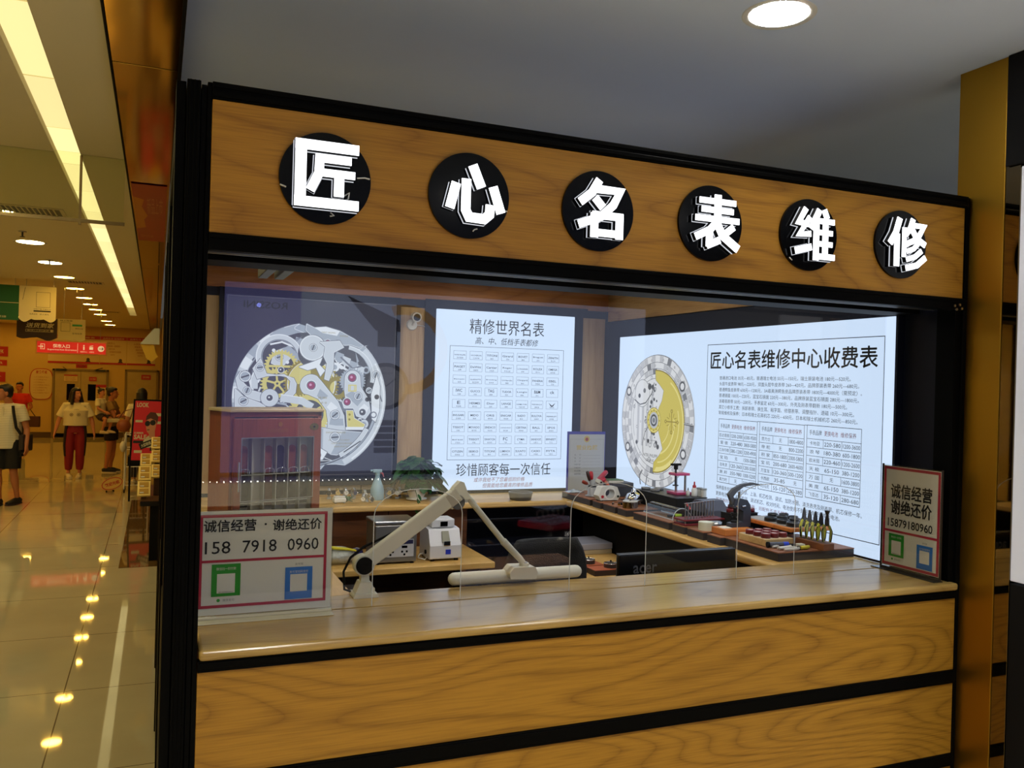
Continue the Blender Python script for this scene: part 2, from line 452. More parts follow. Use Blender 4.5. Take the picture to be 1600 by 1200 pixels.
# gold mirror soffit in two-metre panels, black edge trim, pale kiosk-side ceiling
y = -3.9
k = 0
while y < 27.9:
    y1 = {0: 1.0, 1: 3.96, 2: 8.36}.get(k, y + 3.2)
    struct('trim_3', (-0.206, y, HC), (0.052, y1 - 0.012, HC + 0.03), MIRRORG, 0.002)
    y = y1; k += 1
struct('trim_4', (-0.214, -4, HC - 0.012), (-0.207, 27.8, HC + 0.05), BLACK)
struct('trim_5', (0.053, -4, HC - 0.015), (0.066, 6.3, 3.46), BLACK)
struct('ceiling', (0.066, -4, 3.436), (5.5, 6.3, 3.48), CEILW)
struct('ceiling', (-0.206, -4, HC + 0.05), (0.053, 28, HC + 0.09), HCEIL)
# brushed gold pier beside the kiosk, mirror strip, and the wall behind it
struct('wall_right', (3.402, 2.62, 0), (3.60, 2.86, 3.436), BRUSHG, 0.002)
struct('trim_6', (3.404, 2.548, 0), (3.60, 2.617, 3.436), mat('smoked_mirror', (150, 132, 100), 0.03, 1.0), 0.001)
# kiosk shell
struct('wall_rear', (0.06, 6.16, 0), (3.60, 6.24, 3.43), NAVY)
struct('wall_right', (3.415, 2.87, 0), (3.60, 6.16, 2.78), NAVY)
struct('ceiling', (0.105, 4.75, 2.70), (3.41, 6.155, 2.74), DARKROOM)
struct('floor', (0.06, 2.86, 0.001), (3.41, 6.155, 0.012), mat('kiosk_floor', (40, 34, 30), 0.6))
# oak trims on the back and right wall inside the kiosk
struct('trim_7', (0.06, 6.135, 2.552), (3.41, 6.158, 2.69), BAND)
for n_, (x0, x1) in zip((8, 9, 10), ((0.25, 0.402), (1.648, 1.862), (3.13, 3.37))):
    struct('trim_%d' % n_, (x0, 6.137, 1.14), (x1, 6.158, 2.49), STRIP)
struct('trim_11', (3.392, 2.95, 2.47), (3.414, 6.13, 2.69), wood('oak_side_band', (150, 104, 50), (204, 158, 92), 'Y', 0.9, 0.5, 8.0, 3.3))
struct('trim_12', (1.40, 6.138, 1.142), (1.64, 6.158, 1.235), mat('beige_board', (190, 178, 158), 0.7))
struct('trim_13', (0.42, 6.138, 1.142), (1.39, 6.158, 1.235), mat('beige_board', (190, 178, 158), 0.7))
# far end of the neighbouring stalls, right-hand side of the hall
struct('wall_right', (0.10, 6.3, 0), (0.2, 27.8, 3.25), mat('stall_side', (96, 72, 46), 0.5))

# doors in the back wall
DOORP = mat('door_paint', (178, 158, 112), 0.5, vary=0.05)
FRAMEP = mat('door_frame', (126, 106, 72), 0.45)
def door(name, x0, x1, z1, leaves):
    mb = MB(); mb.box((x0, 27.74, 0), (x0 + 0.06, 27.80, z1)); mb.box((x1 - 0.06, 27.74, 0), (x1, 27.80, z1)); mb.box((x0, 27.74, z1 - 0.06), (x1, 27.80, z1))
    w = (x1 - x0 - 0.12) / leaves
    d = MB()
    for i in range(leaves):
        a = x0 + 0.06 + w * i
        d.box((a + 0.004, 27.755, 0.01), (a + w - 0.004, 27.795, z1 - 0.065))
    o = d.build(name, DOORP, None, 0.004); o['kind'] = 'structure'
    mb.build('door_frame', FRAMEP, o, 0.004)
    h = MB()
    for i in range(leaves):
        xx = x0 + 0.06 + w * i + (w - 0.09 if i == 0 and leaves == 2 else 0.09)
        h.cyl((xx, 27.755, 1.0), (xx, 27.69, 1.0), 0.012); h.cyl((xx, 27.70, 1.0), (xx + (-0.1 if i == 0 and leaves == 2 else 0.1), 27.70, 1.0), 0.011)
    h.build('door_handle', STEEL, o)
    if leaves == 2:
        c = MB()
        for i, xx in enumerate((x0 + 0.22, x1 - 0.22)):
            c.box((xx - 0.13, 27.69, z1 - 0.06), (xx + 0.13, 27.745, z1 + 0.0)); c.tube([(xx, 27.70, z1 - 0.02), (xx + 0.16 * (1 if i == 0 else -1), 27.62, z1 - 0.02), (xx + 0.05, 27.74, z1 + 0.05)], 0.012, 6)
        c.build('door_closer', DKGREY, o, 0.005)
        for xx in (-2.29, -1.74):
            MB().box((xx - 0.105, 27.745, 1.09), (xx + 0.105, 27.757, 1.565)).build('door_window', GLOSSB, o, 0.004)
    k = MB(); k.box((x0 + 0.07, 27.748, 0.02), (x1 - 0.07, 27.757, 0.13)); k.build('kick_plate', BLACK, o)
    return o
door('door_1', -2.77, -1.30, 2.0, 2)
door('door_2', -0.87, 0.06, 2.03, 1)

# ------------------------------------------------------------------ kiosk: frame, fascia, counter
YF = 2.79
fr_ = thing('aluminium_kiosk', 'black aluminium kiosk frame of posts and roller shutter beam around the counter', 'frame', (0.08, YF, 0))
def loc_(p, o): return (p[0] - o[0], p[1] - o[1], p[2] - o[2])
O = (0.08, YF, 0)
def kb(name, a, b, m=BLACK, bevel=0.004, parent=fr_): return MB().box(loc_(a, O), loc_(b, O)).build(name, m, parent, bevel)
# corner post: a bundle of ribbed profiles
mb = MB()
for x0, x1, y0, y1, z1 in ((0.034, 0.062, 2.80, 2.92, 2.845), (0.064, 0.104, 2.785, 2.92, 2.85), (0.106, 0.122, 2.795, 2.90, 2.842), (0.123, 0.1365, 2.788, 2.90, 2.85)):
    mb.box(loc_((x0, y0, 0), O), loc_((x1, y1, z1), O))
for x0 in (0.072, 0.084, 0.096): mb.box(loc_((x0, 2.781, 0), O), loc_((x0 + 0.004, 2.786, 2.85), O))
mb.build('corner_post', BLACK, fr_, 0.003)
mb = MB(); mb.box(loc_((3.376, 2.788, 0), O), loc_((3.400, 2.90, 2.85), O)); mb.box(loc_((3.34, 2.80, 1.1), O), loc_((3.375, 2.90, 2.36), O))
mb.build('corner_post', BLACK, fr_, 0.003)
mb = MB(); mb.box(loc_((0.137, 2.782, 2.80), O), loc_((3.377, 2.87, 2.852), O)); mb.box(loc_((0.137, 2.774, 2.806), O), loc_((3.377, 2.782, 2.822), O)); mb.box(loc_((0.137, 2.776, 2.834), O), loc_((3.377, 2.782, 2.850), O))
mb.build('top_rail', BLACK, fr_, 0.002)
mb = MB(); mb.box(loc_((0.137, 2.782, 2.335), O), loc_((3.377, 2.83, 2.389), O)); mb.box(loc_((0.137, 2.776, 2.372), O), loc_((3.377, 2.782, 2.386), O))
mb.box(loc_((0.137, 3.03, 2.336), O), loc_((3.377, 3.20, 2.40), O))
mb.build('bottom_rail', BLACK, fr_, 0.002)
mb = MB()
for yy in (2.865, 2.90, 2.94): mb.box(loc_((0.14, yy, 2.345), O), loc_((3.375, yy + 0.012, 2.352), O))
mb.build('shutter_track', mat('track_grey', (120, 120, 120), 0.3, 0.8), fr_, 0.001)
mb = MB(); mb.box(loc_((0.137, 2.84, 2.36), O), loc_((3.377, 3.02, 2.375), O)); mb.build('shutter_slats', BLACKM, fr_)
mb = MB()
for dx, dz in ((0, 0), (0.03, 0.012), (0.012, -0.03), (0.044, -0.02)):
    mb.cyl(loc_((3.31 + dx, 2.781, 2.352 + dz * 0.5), O), loc_((3.31 + dx, 2.776, 2.352 + dz * 0.5), O), 0.006, n=10)
mb.build('bolt', STEEL, fr_)
# bracket and spot seen through the gap above the glass
mb = MB(); mb.box(loc_((0.40, 3.24, 2.38), O), loc_((0.44, 3.9, 2.42), O)); mb.box(loc_((0.47, 3.24, 2.38), O), loc_((0.51, 3.9, 2.42), O))
mb.build('rail_bracket', mat('bracket_grey', (70, 68, 62), 0.4, 0.5), fr_, 0.003)
# left flank of the kiosk (seen edge-on from the hall) 
mb = MB()
for y0 in (3.9, 5.0, 6.08): mb.box(loc_((0.034, y0, 0), O), loc_((0.10, y0 + 0.06, 2.75), O))
mb.box(loc_((0.04, 2.93, 0), O), loc_((0.09, 6.14, 1.05), O)); mb.box(loc_((0.034, 2.93, 2.66), O), loc_((0.10, 6.14, 2.76), O))
mb.build('side_frame', BLACK, fr_, 0.003)
MB().box(loc_((0.062, 2.93, 1.05), O), loc_((0.070, 6.08, 2.66), O)).build('side_glass', GLASSC, fr_)

fs = thing('fascia_sign_board', 'long oak veneer fascia board above the kiosk opening carrying six glowing signs', 'sign board', (1.75, YF, 2.59))
MB().box((-1.612, -0.006, -0.202), (1.612, 0.03, 0.208)).build('board', FASCIA, fs, 0.002)
MB().box((-1.60, 0.032, -0.20), (1.60, 0.062, 0.205)).build('back_panel', BLACKM, fs)

# the six back-lit characters, drawn stroke by stroke
def hook(): return [(.34, .74), (.34, .24), (.40, .13), (.66, .12), (.75, .20), (.76, .36)]
GL = {
 '匠': [([(.02, .925), (.97, .925)], .15), ([(.105, .99), (.105, .02)], .165), ([(.02, .075), (.985, .075)], .15), ([(.33, .745), (.86, .745)], .125), ([(.385, .80), (.375, .52), (.25, .25)], .135), ([(.40, .53), (.92, .53)], .115), ([(.68, .54), (.68, .19)], .15)],
 '心': [([(.17, .66), (.07, .25)], .155), (hook(), .155), ([(.44, .97), (.60, .62)], .16), ([(.80, .66), (.95, .24)], .155)],
 '名': [([(.42, .99), (.28, .76), (.06, .58)], .145), ([(.32, .83), (.83, .83), (.70, .58), (.46, .36), (.04, .20)], .14), ([(.34, .68), (.50, .52)], .14), ([(.34, .42), (.34, .0)], .145), ([(.30, .385), (.90, .385)], .13), ([(.83, .43), (.83, .0)], .145), ([(.30, .085), (.86, .085)], .125)],
 '表': [([(.10, .865), (.90, .865)], .105), ([(.15, .705), (.85, .705)], .105), ([(.02, .54), (.98, .54)], .11), ([(.5, .99), (.5, .50)], .145), ([(.52, .53), (.34, .34), (.03, .19)], .135), ([(.33, .38), (.33, .03)], .14), ([(.28, .05), (.56, .17)], .13), ([(.46, .52), (.62, .25), (.97, .03)], .15), ([(.86, .43), (.66, .28)], .125)],
 '维': [([(.27, .98), (.10, .70), (.34, .68)], .115), ([(.37, .82), (.12, .47), (.40, .50)], .115), ([(.03, .15), (.42, .25)], .13), ([(.60, .98), (.40, .60)], .13), ([(.53, .76), (.53, .0)], .13), ([(.71, .99), (.79, .82)], .12), ([(.52, .765), (.97, .765)], .105), ([(.55, .545), (.93, .545)], .10), ([(.55, .325), (.93, .325)], .10), ([(.52, .08), (.99, .08)], .115), ([(.75, .78), (.75, .06)], .13)],
 '修': [([(.27, .98), (.17, .68), (.02, .45)], .135), ([(.205, .66), (.205, .0)], .135), ([(.40, .80), (.40, .20)], .105), ([(.63, .99), (.56, .80), (.44, .66)], .12), ([(.58, .86), (.93, .86), (.80, .66), (.66, .55), (.46, .47)], .115), ([(.60, .78), (.74, .60), (.98, .48)], .12), ([(.78, .50), (.66, .385), (.48, .32)], .10), ([(.88, .36), (.70, .225), (.47, .155)], .105), ([(.99, .23), (.76, .055), (.46, -.02)], .12)],
}
LETF = glow('letter_face', (0.93, 0.95, 1.0), 2.6)
LETB = glow('letter_rim', (0.85, 0.88, 0.95), 0.75)
def ribbon(pts, w):
    P = [Vector(p) for p in pts]; A = []; B = []
    for i, p in enumerate(P):
        d0 = (P[i] - P[i - 1]).normalized() if i else (P[1] - P[0]).normalized()
        d1 = (P[i + 1] - P[i]).normalized() if i + 1 < len(P) else d0
        t = (d0 + d1).normalized(); q = Vector((-t.y, t.x)); k = 1 / max(0.6, abs(q.dot(Vector((-d0.y, d0.x)))))
        A.append(p + q * w / 2 * k); B.append(p - q * w / 2 * k)
    return A, B
def stroke(mb, fr, pts, w, d0, d1, sc, oc):
    A, B = ribbon(pts, w)
    T = lambda p: ((p.x - 0.5) * sc + oc[0], (p.y - 0.5) * sc + oc[1])
    for i in range(len(A) - 1):
        mb.solid(fr, [T(A[i]), T(B[i]), T(B[i + 1]), T(A[i + 1])], d0, d1)
NAMES = ['craftsman', 'heart', 'name', 'watch', 'maintain', 'repair']
CH_LAB = ['black disc with a glowing square-framed white character, leftmost on the fascia', 'black disc with a glowing white character of three dots and a hook', 'black disc with a glowing white character ending in a small box, third on the fascia',
          'black disc with a glowing white character of three crossbars, fourth on the fascia', 'black disc with a glowing white two-part ladder character, second from the right', 'black disc with the rightmost glowing white character, three slanted strokes at its foot']
CX = [(0.487, 2.591), (0.979, 2.59), (1.482, 2.589), (1.977, 2.592), (2.462, 2.592), (2.968, 2.597)]
OFFS = [(0.0, 0.006), (0.012, 0.0), (0.004, 0.004), (0.012, 0.004), (0.008, 0.0), (0.012, 0.006)]
for ch, (cx, cz), lab, off in zip('匠心名表维修', CX, CH_LAB, OFFS):
    t = thing('sign_character', lab, 'sign', (cx, YF - 0.006, cz), 0, 'glowing sign characters on the fascia')
    fr = Frame((0, 0, 0), (1, 0, 0), (0, 0, 1))
    MB().cyl((0, -0.0005, 0), (0, -0.012, 0), 0.147, n=64).build('disc', GLOSSB, t, 0.001)
    sc = 0.212
    a, b, c = MB(), MB(), MB()
    for k, (pts, w) in enumerate(GL[ch]):
        e = k * 0.00012
        stroke(a, fr, pts, w + 0.035, 0.0125, 0.0155 + e, sc, off)
        stroke(b, fr, pts, w + 0.012, 0.0160, 0.036 + e, sc, off)
        stroke(c, fr, pts, w, 0.036, 0.040 + e, sc, off)
    a.build('back_rim', LETB, t); b.build('letter_body', BLACKM, t); c.build('letter_face', LETF, t)
    if ch in '匠心维':
        if ch == '匠': paths = [[(0.10, -0.016, 0.012), (0.125, -0.02, 0.015), (0.142, -0.014, 0.014)], [(0.06, -0.016, -0.05), (0.075, -0.024, -0.04), (0.072, -0.022, -0.06), (0.062, -0.016, -0.066)], [(0.018, -0.014, -0.108), (0.028, -0.02, -0.118), (0.016, -0.016, -0.12)], [(-0.143, -0.014, -0.035), (-0.125, -0.018, -0.042)]]
        elif ch == '心': paths = [[(0.03, -0.014, -0.112), (0.018, -0.02, -0.116), (0.014, -0.016, -0.122)], [(0.11, -0.016, -0.035), (0.138, -0.02, -0.042)]]
        else: paths = [[(-0.10, -0.014, -0.10), (-0.09, -0.02, -0.112)]]
        for p in paths: MB().tube(p, 0.0026, 6).build('feed_wire', WHITEP, t)

# counter front: black strips and oak panels
cf = thing('service_counter', 'kiosk counter front of wide oak panels divided by black metal strips', 'counter', (1.755, YF, 0))
for z0, z1 in ((0.704, 1.029), (0.325, 0.644), (0.02, 0.268)):
    MB().box((-1.617, -0.004, z0), (1.617, 0.02, z1)).build('oak_panel', wood('oak_panel_%d' % int(z0 * 100), (120, 79, 14), (178, 129, 38), 'X', 0.9, 0.5, 19.0, 8.4 + z0 * 7), cf, 0.002)
for z0, z1 in ((1.030, 1.066), (0.645, 0.703), (0.269, 0.324)):
    mb = MB(); mb.box((-1.617, -0.012, z0), (1.617, 0.02, z1))
    mb.box((-1.617, -0.016, z0 + 0.012), (1.617, -0.012, z1 - 0.006)); mb.build('black_strip', BLACK, cf, 0.003)
MB().box((-1.60, 0.021, 0.02), (1.60, 0.05, 1.06)).build('carcass', DARKROOM, cf)
ct = thing('worktop', 'oak laminate kiosk counter top with a rounded front edge and a return on the left', 'counter top', (1.755, 3.05, 1.10))
MB().box((-1.614, -0.285, -0.033), (1.614, 0.083, 0)).build('front_slab', COUNTER, ct, 0.012, seg=4)
MB().box((-1.614, 0.086, -0.033), (1.614, 0.275, 0)).build('rear_slab', COUNTER, ct, 0.002)
MB().box((-1.614, 0.277, -0.033), (-1.02, 1.75, -0.0005)).build('side_return', SHELFY, ct, 0.003)

# front glass with three arched service openings
gt = thing('counter_glass', 'tall clear glass screen standing on the counter with three arched hand openings', 'glass screen', (0, 3.135, 1.10))
def arch(x0, x1, zs, zp, n=14):
    c = (x0 + x1) / 2; w = (x1 - x0) / 2
    return [(x0, 0)] + [(c - w * math.cos(PI * i / n), zs + (zp - zs) * math.sin(PI * i / n) ** 0.9) for i in range(n + 1)] + [(x1, 0)]
ARCH = [(0.763, 1.112, 0.335, 0.435), (1.585, 1.946, 0.335, 0.442), (2.421, 2.745, 0.333, 0.420)]
g = MB(); ZT = 1.235
xs = 0.14
def gsolid(pts):
    fr = Frame((0, 0, 0), (1, 0, 0), (0, 0, 1)); g.solid(fr, pts, 0.0, 0.008)
for (x0, x1, zs, zp) in ARCH:
    gsolid([(xs, 0.001), (x0, 0.001), (x0, ZT), (xs, ZT)])
    A = arch(x0, x1, zs, zp)[1:-1]
    for p, q in zip(A[:-1], A[1:]): gsolid([p, q, (q[0], ZT), (p[0], ZT)])
    full = arch(x0, x1, zs, zp); ed = MB()
    for p, q in zip(full[:-1], full[1:]):
        ed.tube([(p[0], -0.004, p[1] + 0.001), (q[0], -0.004, q[1] + 0.001)], 0.0016, 6)
    ed.build('arch_edge', GEDGE, gt)
    xs = x1
gsolid([(xs, 0.001), (3.27, 0.001), (3.27, ZT), (xs, ZT)])
# drop inner shared faces so only the two sheet sides remain
VV = g.V; keep = [i for i, f in enumerate(g.F) if len({round(VV[k][1], 4) for k in f}) == 1]
g.F = [g.F[i] for i in keep]; g.S = [False] * len(keep); g.I = [0] * len(keep)
g.build('pane', GLASSF, gt)
# ------------------------------------------------------------------ back-lit boxes
def E(name, rgb, k=0.92): return glow('film_' + name, tuple(x * 1.0 for x in lin(rgb)), k)
BFR = BLACKM
# --- brand list box on the back wall
t = thing('brand_list_lightbox', 'tall white back-lit brand list box in the middle of the back wall', 'light box', (2.5, 6.13, 1.8))
o = (2.5, 6.13, 1.8)
fr = Frame((-2.5, -0.032, -1.8), (1, 0, 0), (0, 0, 1))
MB().box((-0.575, -0.030, -0.676), (0.575, 0.025, 0.69)).build('face', BOXW, t, 0.003)
mb = MB(); mb.box((-0.60, -0.036, -0.715), (0.60, 0.02, -0.677)); mb.box((-0.575, -0.0315, -0.684), (0.575, -0.029, -0.676)); mb.build('lower_frame', BFR, t, 0.003)
mb = MB(); mb.box((-0.66, -0.01, 0.692), (0.70, 0.02, 0.76)); mb.box((-0.66, -0.01, -0.68), (-0.577, 0.02, 0.692)); mb.box((0.577, -0.01, -0.68), (0.66, 0.02, 0.692)); mb.build('surround', NAVY, t)
gl_ = MB(); tx_ = gl_
gl_.text(fr, '精修世界名表', 2.184, 2.315, 2.806, 2.43, n=0.001); gl_.text(fr, '高、中、低档手表都修', 2.232, 2.238, 2.758, 2.292, n=0.001, shear=0.22); gl_.text(fr, '珍惜顾客每一次信任', 2.107, 1.232, 2.893, 1.328, n=0.001)
gl_.mi(1).text(fr, '或许我给不了您最低的价格', 2.25, 1.185, 2.673, 1.219, n=0.001, shear=0.25); gl_.text(fr, '但我能给您最高的维修品质', 2.324, 1.141, 2.743, 1.175, n=0.001, shear=0.25); gl_.mi(0)
BR = [['PATEK PHILIPPE|百达翡丽', 'VACHERON|江诗丹顿', 'TITONI|梅花', 'Girard|芝柏', 'BOVET|播威', 'Breguet|宝玑', 'ZENITH|真力时'],
      ['PIAGET|伯爵', 'DeWitt|迪威特', 'Cartier|卡地亚', 'Roger|罗杰杜彼', 'LONGINES|浪琴', 'ROLEX|劳力士', 'OMEGA|欧米茄'],
      ['Blancpain|宝珀', 'GLASHUTTE|格拉苏蒂', 'Breitling|百年灵', 'U-Nardin|雅典', 'Chopard|萧邦', 'PANERAI|沛纳海', 'EBEL|玉宝'],
      ['IWC|万国', 'GUCCI|古驰', 'TAG|豪雅', 'TUDOR|帝舵', 'Longio|朗格', 'B&M|名士', 'ck|'],
      ['E|依波路', 'HERMES|爱马仕', 'Dior|迪奥', 'LANGE|朗格', 'HAMILTON|汉密尔顿', 'FREDERIQUE|康斯登', 'W|阿玛尼'],
      ['BVLGARI|宝格丽', 'MIDO|美度', 'ORIS|豪利时', 'ENICAR|英纳格', 'RADO|雷达', 'BULOVA|宝路华', 'PERRELET|伯特莱'],
      ['TISSOT|天梭', 'MOVADO|摩凡陀', 'SINDACO|辛达克', 'JUNGHANS|荣汉斯', 'CERTINA|雪铁纳', 'BALL|波尔', 'EPOS|爱宝时'],
      ['MONT BLANC|万宝龙', 'TISSOT|天梭', 'SWATCH|斯沃琪', 'FC|飞菲', 'CYMA|西马', 'SANDOZ|山度士', 'ERNEST|艾力'],
      ['CITIZEN|西铁城', 'SEIKO|精工', 'TITONI|梅花', 'LUMINOX|鲁美诺斯', 'SUUNTO|颂拓', 'CASIO|卡西欧', 'FIYTA|飞亚达']]
gl_.frame(fr, 2.03, 1.355, 2.982, 2.219, 0.0028, n=0.001)
cw, chh = 0.103, 0.064
for r in range(9):
    for c in range(7):
        cx = 2.112 + c * 0.1298; cy = 2.150 - r * 0.0918
        gl_.frame(fr, cx - cw / 2, cy - chh / 2, cx + cw / 2, cy + chh / 2, 0.0016, n=0.001)
        a, b = BR[r][c].split('|')
        if a == 'W':
            tx_.poly(fr, [(cx - 0.03, cy + 0.018), (cx, cy - 0.006), (cx + 0.03, cy + 0.018), (cx + 0.012, cy - 0.008), (cx, cy - 0.016), (cx - 0.012, cy - 0.008)], 0.001)
        else:
            w = min(0.086, 0.013 * len(a) + 0.012); hh = 0.024 if len(a) < 4 else (0.016 if len(a) < 8 else 0.010)
            tx_.text(fr, a, cx - w / 2, cy - 0.004, cx + w / 2, cy - 0.004 + hh, n=0.001, bold=0.01)
        if b: tx_.text(fr, b, cx - 0.0065 * len(b), cy - 0.026, cx + 0.0065 * len(b), cy - 0.0145, n=0.001)
gl_.build('brand_print', [INK, REDTEXT], t)

# --- movement picture box on the back wall, left
t = thing('movement_lightbox', 'dark back-lit box picturing a big steel watch movement, left on the back wall', 'light box', (1.0, 6.13, 1.88))
fr = Frame((-1.0, -0.031, -1.88), (1, 0, 0), (0, 0, 1))
MB().box((-0.575, -0.030, -0.63), (0.615, 0.025, 0.622)).build('face', glow('film_navy', (0.020, 0.024, 0.052), 0.8), t, 0.003)
mb = MB(); mb.box((-0.60, -0.036, -0.70), (0.64, 0.02, -0.631)); mb.box((-0.60, -0.036, 0.623), (0.64, 0.02, 0.67)); mb.box((-0.62, -0.036, -0.70), (-0.576, 0.02, 0.67)); mb.box((0.616, -0.036, -0.70), (0.645, 0.02, 0.67)); mb.build('surround', NAVY, t, 0.002)
mb = MB(); mb.frame(fr, 0.432, 1.258, 1.61, 2.496, 0.004, n=0.002); mb.build('cover_edge', mat('acrylic_edge', (120, 124, 134), 0.3), t)
SL, SM, SD, LN, WH = E('steel_light', (196, 206, 218)), E('steel_mid', (158, 170, 186)), E('steel_dark', (66, 70, 82)), E('line_grey', (108, 116, 132)), E('steel_white', (222, 230, 240))
GD, GDD, RB, RBL = E('gold', (204, 196, 120)), E('gold_dark', (140, 128, 48)), E('ruby', (140, 40, 92)), E('ruby_light', (206, 150, 190))
MATL = [SL, SM, SD, LN, WH, GD, GDD, RB, RBL]
pm = MB(); N = [0.001]
def nx(): N[0] += 0.00002; return N[0]
def D(i, u, v, r, **k): pm.mi(i).disc(fr, u, v, r, n=nx(), **k)
def RG(i, u, v, r0, r1, a0=0, a1=360): pm.mi(i).band(fr, u, v, r0, r1, a0, a1, n=nx())
def PG(i, *pts): pm.mi(i).poly(fr, pts, nx())
def LI(i, pts, w): pm.mi(i).line(fr, pts, w, nx())
def GR(i, u, v, r0, r1, t_, h): pm.mi(i).gear(fr, u, v, r0, r1, t_, nx(), h)
def arcp(u, v, r, a0, a1, k=14): return [(u + r * math.cos(math.radians(a0 + (a1 - a0) * i / k)), v + r * math.sin(math.radians(a0 + (a1 - a0) * i / k))) for i in range(k + 1)]
def plate(i, pts, edge=3, w=0.006):
    """a bridge plate: outline drawn under the plate"""
    P = pts + [pts[0]]; pm.mi(edge).line(fr, P, w * 2, nx()); pm.mi(i)
    # triangulate concave outline through a fan about its box-free order using bmesh
    bm = bmesh.new(); vs_ = [bm.verts.new((a, b, 0)) for a, b in pts]; bm.faces.new(vs_); bmesh.ops.triangulate(bm, faces=bm.faces[:])
    z = nx(); bm.verts.index_update(); pm.add([fr.p(v.co.x, v.co.y, z) for v in bm.verts], [tuple(v.index for v in f.verts) for f in bm.faces]); bm.free()
    pm.mi(4).line(fr, P, w * 0.55, nx())
def screw(u, v, r=0.026, a=35):
    D(3, u, v, r * 1.12); D(4, u, v, r); D(1, u, v, r * 0.84)
    c, s_ = math.cos(math.radians(a)), math.sin(math.radians(a)); LI(2, [(u - c * r * .8, v - s_ * r * .8), (u + c * r * .8, v + s_ * r * .8)], r * 0.28)
def jewel(u, v, r=0.022, dark=False): D(4, u, v, r * 1.45); D(3, u, v, r * 1.25); D(7 if not dark else 2, u, v, r); D(8 if not dark else 4, u - r * .2, v + r * .15, r * .35)
cu, cv = 1.01, 1.80
# silhouette with stepped rim
plate(1, arcp(cu, cv, 0.53, 100, 262, 30) + [(0.96, 1.30), (1.09, 1.30), (1.12, 1.335), (1.20, 1.335)] + arcp(cu, cv, 0.535, -62, 46, 24) + [(1.40, 2.19), (1.365, 2.175)] + arcp(cu, cv - 0.01, 0.50, 48, 86, 8) + [(0.955, 2.26), (0.885, 2.285), (0.885, 2.30)])
RG(0, cu, cv, 0.485, 0.525, 128, 255); RG(2, cu, cv, 0.475, 0.482, 128, 300); RG(0, cu, cv, 0.49, 0.53, -62, 44); RG(3, cu, cv, 0.484, 0.49, -62, 44); RG(4, cu, cv, 0.516, 0.53, -55, 30)
D(2, cu, cv, 0.47)
rnd = random.Random(9)
for k in range(120):
    a = rnd.uniform(0, 2 * PI); r = 0.45 * math.sqrt(rnd.random()); uu, vv = cu + r * math.cos(a), cv + r * math.sin(a); q = rnd.uniform(0.010, 0.035)
    if k % 3 == 0: D(rnd.choice((0, 1, 3, 4)), uu, vv, q, k=16); D(rnd.choice((1, 2, 3)), uu, vv, q * 0.55, k=12)
    elif k % 3 == 1: LI(rnd.choice((0, 1, 4, 3)), [(uu, vv), (uu + rnd.uniform(-.08, .08), vv + rnd.uniform(-.06, .06)), (uu + rnd.uniform(-.09, .09), vv + rnd.uniform(-.09, .09))], rnd.uniform(0.006, 0.02))
    else: PG(rnd.choice((0, 1, 3)), (uu, vv), (uu + q * 2, vv - q * .6), (uu + q * 1.7, vv + q), (uu + q * .3, vv + q * 1.4))
for k in range(9):
    a = 112 + k * 12; PG(4 if k % 2 else 1, *(arcp(cu, cv, 0.475, a, a + 9, 3) + arcp(cu, cv, 0.532, a + 9, a, 3)))
D(1, 0.785, 2.085, 0.155); D(2, 0.785, 2.085, 0.115); plate(0, [(0.73, 2.04), (0.80, 2.01), (0.86, 2.08), (0.82, 2.15), (0.75, 2.12)]); screw(0.785, 2.085, 0.026, 20); D(4, 0.745, 2.13, 0.012); D(4, 0.84, 2.05, 0.012)
PG(1, (0.80, 2.14), (0.90, 2.06), (0.93, 2.09), (0.85, 2.17)); LI(4, [(0.72, 2.17), (0.80, 2.19), (0.88, 2.16)], 0.012)
RG(0, 0.785, 2.085, 0.122, 0.158, 15, 255); RG(4, 0.785, 2.085, 0.152, 0.159, 15, 255); RG(3, 0.785, 2.085, 0.118, 0.123, 15, 255)
LI(0, [(0.66, 2.02), (0.62, 1.93), (0.62, 1.86)], 0.05); LI(4, [(0.635, 2.02), (0.598, 1.93), (0.60, 1.86)], 0.008)
# gold wheels
GR(5, 0.80, 2.02, 0.105, 0.118, 30, 0.085); LI(5, [(0.71, 2.02), (0.89, 2.02)], 0.016); LI(5, [(0.80, 2.02), (0.80, 2.11)], 0.016)
GR(6, 0.93, 1.93, 0.088, 0.10, 26, 0.06); LI(5, [(0.87, 1.90), (0.99, 1.99)], 0.014)
GR(5, 0.775, 1.90, 0.10, 0.115, 28, 0.072); D(2, 0.775, 1.90, 0.072); [LI(5, [(0.775, 1.90), (0.775 + 0.08 * math.cos(a), 1.90 + 0.08 * math.sin(a))], 0.014) for a in (0.4, 1.66, 2.9, 4.2, 5.4)]; D(5, 0.775, 1.90, 0.022); D(2, 0.775, 1.90, 0.008)
GR(6, 1.01, 1.90, 0.18, 0.195, 52, 0.0); RG(5, 1.01, 1.90, 0.125, 0.165); RG(4, 1.01, 1.90, 0.162, 0.168); D(6, 1.01, 1.90, 0.12); pm.mi(5).band(fr, 1.01, 1.90, 0.05, 0.165, 95, 180, nx()); RG(0, 1.01, 1.90, 0.17, 0.176, 0, 95)
GR(5, 1.0, 1.69, 0.135, 0.15, 44, 0.10); D(2, 1.0, 1.69, 0.10); LI(5, [(0.92, 1.64), (1.08, 1.74)], 0.018); LI(5, [(0.95, 1.77), (1.05, 1.61)], 0.018)
GR(6, 1.19, 1.88, 0.08, 0.09, 26, 0.05)
